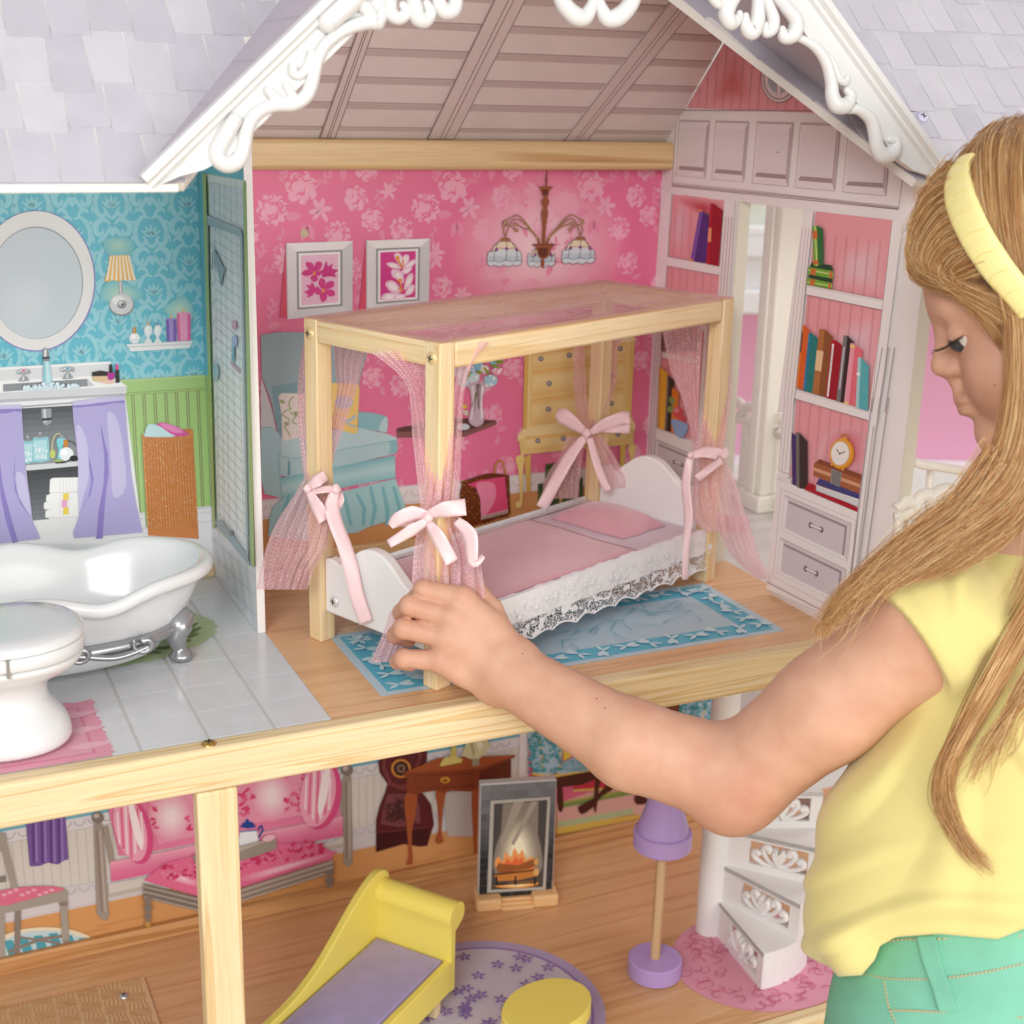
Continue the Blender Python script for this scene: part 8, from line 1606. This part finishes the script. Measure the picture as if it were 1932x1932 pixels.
# ---- mint trousers
def d_jeans(P):
    d = smin(rcone(P, at(1880, 1760, 70), at(1880, 1960, 69.8), 7.3, 8.0), rcone(P, at(1790, 1960, 68), at(1780, 2100, 68), 5.6, 6.0), 2.0)
    D = P-CAM; z_ = D@_f; vv = 966-FPX*(D@_u)/z_; return smax(d, (1745-vv)*.026, .1)
lo, hi = bounds(at(1560, 1740, 62), at(2020, 1740, 62), at(2020, 2080, 78), at(2020, 2080, 60), at(1560, 2080, 70), at(1560, 2080, 60), pad=2)
V, F = surface(d_jeans, lo, hi, .22); MINT = mat('mint_denim', '#80c6ac', .9, bump=.5, bscale=1800, vary=.1, vscale=40)
mkbig('mint_trousers', V, F, MINT, girl)
STI = mat('tan_stitch', '#c9b591', .7); uv3 = lambda x, y: (1221+.3678*x, 1221+.3678*y)
def stitched(pts, n_, nm='stitching'):
    P = catmull([onto(d_jeans, *uv3(*q)) for q in pts], 12); L_ = np.concatenate([[0], np.cumsum(np.linalg.norm(np.diff(P, axis=0), axis=1))]); parts = []
    for k in range(n_):
        s0, s1 = L_[-1]*k/n_, L_[-1]*(k+.62)/n_; a = np.array([np.interp(s0, L_, P[:, i]) for i in range(3)]); b_ = np.array([np.interp(s1, L_, P[:, i]) for i in range(3)]); parts.append(tube_vf([a, (a+b_)/2-_f*.03, b_], .05, 5))
    o = mk(nm, *join_vf(parts), STI, girl, smooth=True); o['kind'] = 'stuff'
stitched([(1090, 1672), (1250, 1700), (1480, 1700), (1700, 1672), (1932, 1622)], 46); stitched([(1255, 1862), (1480, 1870), (1932, 1900)], 40); stitched([(1215, 1710), (1240, 1850), (1280, 1932)], 12); stitched([(1180, 1520), (1300, 1500), (1500, 1495), (1932, 1480)], 30)
def strip(pts, wd, nm, m, lift=.12):
    P = catmull(pts, 8); V = []; n_ = len(P)
    for i in range(n_):
        for sg in (-.5, .5): q = onto(d_jeans, *uv3(P[i][0]+sg*wd, P[i][1])); V += [q-_f*lift, q+_f*.05]
    F = []
    for i in range(n_-1):
        a = 4*i; F += [(a, a+2, a+6, a+4), (a+1, a+5, a+7, a+3), (a, a+4, a+5, a+1), (a+2, a+3, a+7, a+6)]
    F += [(0, 1, 3, 2), (4*n_-4, 4*n_-2, 4*n_-1, 4*n_-3)]; return mk(nm, V, F, m, girl, smooth=False)
bevel(strip([(1420, 1470), (1450, 1600), (1500, 1740), (1535, 1862)], 98, 'belt_loop', MINT, .3), .1, 2)
for sg in (-34, 34): stitched([(1420+sg, 1490), (1450+sg, 1600), (1500+sg, 1740), (1530+sg, 1845)], 16)
# ---- hair: a solid under-layer plus thousands of strands
def cranium(Q): d = ellip(Q, (-7.2, 0, 3.9), (6.75, 5.85, 6.55)); return smin(d, ellip(Q, (-4.9, .2, 4.6), (4.1, 4.5, 3.5)), 1.0)
def d_cap(P):
    Q = (P-NT)@HM.T; d = cranium(Q); d = smin(d, rcone(Q, (-9.5, 0, 1), (-11.5, 1.5, -8), 5.2, 4.6), 2.0)
    d = smin(d, rcone(Q, (-7.6, 3.4, -.5), (-8.4, 4.0, -6), 2.6, 2.0), 1.0)
    # keep the face free: cut in front of the hairline
    hl = np.interp(Q[:, 2], [-8, -3, 0, 1.5, 3.0, 4.3, 5.2, 7, 10], [-5.8, -5.6, -5.2, -4.6, -3.6, -2.0, -.4, 1.5, 2]); return smax(d, (Q[:, 0]-hl), .5)
lo, hi = bounds(hd(-15, 7, 11), hd(1.5, -7, -13), hd(-15, -7, -13), hd(1.5, 7, 11), pad=2)
V, F = surface(d_cap, lo, hi, .2)
def hair_material(name):
    m = bpy.data.materials.new(name); m.use_nodes = True; nt = m.node_tree; b = nt.nodes['Principled BSDF']; L = nt.links.new
    hi_ = nt.nodes.new('ShaderNodeHairInfo'); rp = nt.nodes.new('ShaderNodeValToRGB'); e = rp.color_ramp.elements; e[0].position = 0; e[0].color = (*hexc('#9a6a41'), 1); e[1].position = 1; e[1].color = (*hexc('#ecd09e'), 1); x = e.new(.45); x.color = (*hexc('#c08e5a'), 1); x = e.new(.75); x.color = (*hexc('#d3a972'), 1)
    L(hi_.outputs['Random'], rp.inputs[0]); L(rp.outputs[0], b.inputs['Base Color']); b.inputs['Roughness'].default_value = .38; b.inputs['Specular IOR Level'].default_value = .4; b.inputs['Anisotropic'].default_value = .5; return m
hcap = mat('hair_underlayer', '#ad8150', .6, bump=.6, bscale=260, vary=.25, vscale=60)
mkbig('hair', V, F, hcap, girl)
STR = []; STW = []; hr = np.random.RandomState(77)
def surf_pt(q, lift=.06):
    Q = (np.array(q)-NT)@HM.T; 
    for _ in range(4):
        d = cranium(Q[None])[0]; g = np.array([(cranium((Q+np.eye(3)[k]*.02)[None])[0]-d)/.02 for k in range(3)]); Q = Q-(d-lift)*g/(g@g+1e-6)
    return NT+Q@HM
def lock(guides, N, spread=.35, curl=.1, w=(.021, .021, .008), frizz=.025, clump=2):
    """strands between guide curves; each guide is a list of world points"""
    G = [catmull(g, 6) for g in guides]; n = 26; G = np.array([[np.interp(np.linspace(0, 1, n), np.linspace(0, 1, len(g)), g[:, k]) for k in range(3)] for g in G]).transpose(0, 2, 1); m = len(G)
    tt = np.linspace(0, 1, n)[:, None]
    for c in range(max(1, N//clump)):
        s = hr.uniform(0, m-1.001); i = int(s); f = s-i; base = G[i]*(1-f)+G[i+1]*f; base = base+hr.normal(0, spread, 3)*(.25+.75*tt); ph = hr.uniform(0, 6.28, 3); fq = hr.uniform(2, 6)
        base = base+curl*np.sin(fq*tt*3+ph)*tt
        for k in range(clump):
            L = hr.uniform(.82, 1.0); p = base+hr.normal(0, .17, 3)*(.5+.5*np.abs(tt-.5)*2)+frizz*np.cumsum(hr.normal(0, 1, (n, 3)), 0)*.35
            q = np.stack([np.interp(np.linspace(0, L, n), np.linspace(0, 1, n), p[:, j]) for j in range(3)], 1); STR.append(q); STW.append(np.interp(np.linspace(0, 1, n), [0, .5, 1], w)*hr.uniform(.7, 1.2))
PXH = lambda pts: [at(u_, v_, t_) for u_, v_, t_ in pts]
def onhead(pts, lift=.15):   # pixels dropped onto the head's hair surface, seen from the camera side
    out = []
    for u_, v_ in pts:
        q = at(u_, v_, 55.); d_ = ray(u_, v_)/np.linalg.norm(ray(u_, v_)); hit = False
        for _ in range(50):
            Q = (q-NT)@HM.T; s_ = float(cranium(Q[None])[0]); q = q+d_*s_*.9
            if abs(s_) < .02: hit = True; break
        if not hit or np.linalg.norm(q-CAM) > 120: q = surf_pt(at(u_, v_, TH-1))
        out.append(q-d_*lift)
    return out
# front sweep: from the headband over the brow and back past the temple
lock([onhead([(1800, 312), (1752, 335), (1712, 385), (1694, 440), (1696, 490), (1730, 522), (1800, 545), (1880, 575), (1950, 620)]),
      onhead([(1812, 345), (1762, 375), (1728, 430), (1718, 480), (1745, 512), (1810, 540), (1890, 580), (1960, 640)]),
      onhead([(1830, 400), (1785, 425), (1752, 470), (1752, 505), (1800, 540), (1880, 590), (1950, 660)]),
      onhead([(1850, 450), (1805, 470), (1780, 505), (1800, 535), (1870, 590), (1930, 680)]),
      onhead([(1880, 500), (1840, 515), (1815, 530), (1850, 575), (1905, 650), (1930, 740)])], 8500, .12, .05)
lock([onhead([(1795, 310), (1760, 318), (1730, 335), (1712, 360), (1700, 395)], .3), onhead([(1800, 330), (1765, 345), (1735, 375), (1716, 420), (1706, 470)], .3)], 260, .2, .2, (.035, .03, .01), .06, 3)
lock([onhead([(1885, 205), (1850, 235), (1825, 275), (1808, 310)]), onhead([(1900, 215), (1865, 255), (1840, 300), (1828, 345)]), onhead([(1880, 300), (1850, 330), (1835, 370), (1835, 410)])], 1500, .1, .04)
# crown and back: from the parting over the head and down behind the band
lock([onhead([(1868, 212), (1845, 260), (1838, 330), (1850, 420), (1885, 520), (1915, 640), (1920, 780)]), onhead([(1895, 203), (1872, 270), (1870, 370), (1890, 480), (1920, 600), (1935, 760)]), onhead([(1930, 200), (1905, 280), (1905, 400), (1925, 520), (1945, 650), (1955, 800)]), onhead([(1975, 205), (1950, 300), (1950, 420), (1965, 560), (1980, 720)])], 8500, .14, .05)
# side curtain running down beside the cheek and over the shoulder
lock([PXH([(1905, 520, 63.6), (1915, 640, 63.2), (1905, 760, 63.4), (1880, 850, 63.6), (1830, 920, 63.8), (1740, 990, 63.8), (1640, 1075, 63.9), (1572, 1150, 64.4), (1545, 1205, 65.2)]),
      PXH([(1925, 560, 63.3), (1935, 700, 63.0), (1925, 820, 63.1), (1890, 910, 63.2), (1820, 970, 63.3), (1730, 1035, 63.5), (1650, 1095, 63.7), (1590, 1140, 64.2)]),
      PXH([(1940, 600, 63.0), (1955, 760, 62.8), (1945, 880, 62.9), (1900, 960, 63.0), (1830, 1010, 63.1), (1760, 1060, 63.3), (1700, 1095, 63.5)]),
      PXH([(1960, 640, 63.0), (1970, 800, 62.8), (1960, 920, 62.8), (1925, 985, 62.9), (1870, 1030, 62.9), (1820, 1060, 63.2)])], 9000, .12, .10, (.021, .021, .008))
lock([PXH([(1935, 600, 62.9), (1945, 800, 62.7), (1950, 950, 62.6), (1935, 1060, 62.4), (1890, 1160, 62.3)]), PXH([(1970, 600, 62.8), (1980, 800, 62.6), (1985, 980, 62.5), (1975, 1100, 62.3)])], 200, .2, .15)
# loose locks on the back of the top
on_s = lambda pts: [onto(d_shirt0, u_, v_)-_f*.55 for u_, v_ in pts]
lock([on_s([(1960, 1080), (1905, 1170), (1850, 1270), (1795, 1370), (1760, 1450), (1765, 1520), (1800, 1580), (1845, 1630)]), on_s([(1965, 1120), (1920, 1220), (1870, 1310), (1815, 1400), (1785, 1470), (1795, 1540), (1830, 1600), (1870, 1640)])], 240, .09, .12, (.03, .03, .01), .03, 4)
lock([on_s([(1965, 1200), (1930, 1270), (1880, 1350), (1840, 1420), (1810, 1480)]), on_s([(1968, 1250), (1940, 1310), (1905, 1380), (1870, 1450)])], 60, .15, .2, (.035, .03, .01), .04, 3)
lock([PXH([(1870, 830, 63.2), (1800, 930, 63.4), (1690, 1010, 63.6), (1600, 1110, 64), (1550, 1200, 65)]), PXH([(1890, 880, 63), (1790, 1000, 63.2), (1650, 1130, 63.6), (1560, 1230, 65.2)])], 90, .35, .3, (.025, .02, .008), .08, 2)
# flyaways at the forehead
lock([onhead([(1770, 330), (1725, 350), (1690, 390), (1668, 440)], .5), onhead([(1740, 470), (1700, 480), (1672, 500), (1662, 530)], .4)], 36, .35, .3, (.02, .016, .006), .1, 2)
hc = bpy.data.hair_curves.new('hair_strands'); hc.add_curves([len(s) for s in STR]); org = _ORG['person']
hc.attributes['position'].data.foreach_set('vector', ((np.concatenate(STR)-org)*S).astype(np.float32).ravel())
ra = hc.attributes.get('radius') or hc.attributes.new('radius', 'FLOAT', 'POINT'); ra.data.foreach_set('value', (np.concatenate(STW)*.62*S).astype(np.float32))
hc.materials.append(hair_material('hair_strand')); ho = bpy.data.objects.new('hair_strands', hc); COL.objects.link(ho); ho.parent = girl; ho['kind'] = 'stuff'
# ---- headband
HB = [(1822, 296), (1806, 322), (1806, 360), (1820, 405), (1845, 455), (1878, 505), (1915, 550), (1945, 590)]
C_ = catmull(onhead(HB, .75), 8); n_ = len(C_); V = []; wd = np.interp(np.linspace(0, 1, n_), [0, .3, .7, 1], [.66, .82, .76, .6])
T_ = np.gradient(C_, axis=0); T_ /= np.linalg.norm(T_, axis=1)[:, None]; m_ = 9; hcen = hd(-7.0, 0, 3.4)
for i in range(n_):
    out = C_[i]-hcen; out -= T_[i]*(out@T_[i]); out /= np.linalg.norm(out); sd = np.cross(T_[i], out)
    for j in range(m_): a = math.pi*(j/(m_-1))-math.pi/2; V.append(C_[i]+sd*wd[i]*math.sin(a)+out*(.26*math.cos(a)**.6+.006*math.sin(i*1.35)-.12))
F = [(i*m_+j, (i+1)*m_+j, (i+1)*m_+j+1, i*m_+j+1) for i in range(n_-1) for j in range(m_-1)]
YB = mat('headband_satin', '#f6e9a0', .45, bump=.3, bscale=400)
hb = mk('headband', V, F, YB, girl, smooth=True)
for k in range(6, n_-2, 6):
    out = C_[k]-hcen; out -= T_[k]*(out@T_[k]); out /= np.linalg.norm(out); sd = np.cross(T_[k], out)
    P = [C_[k]+T_[k]*.12*math.sin(j)+sd*wd[k]*.97*math.sin(a)+out*(.265*abs(math.cos(a))**.6-.12) for j, a in enumerate(np.linspace(-1.45, 1.45, 9))]; mk('wrap_edge', *tube_vf(P, .022, 6), mat('headband_fold', '#ead98a', .5), hb, smooth=True)
print('objects', len(bpy.data.objects), 'tris', sum(len(p.vertices)-2 for m in bpy.data.meshes for p in m.polygons))
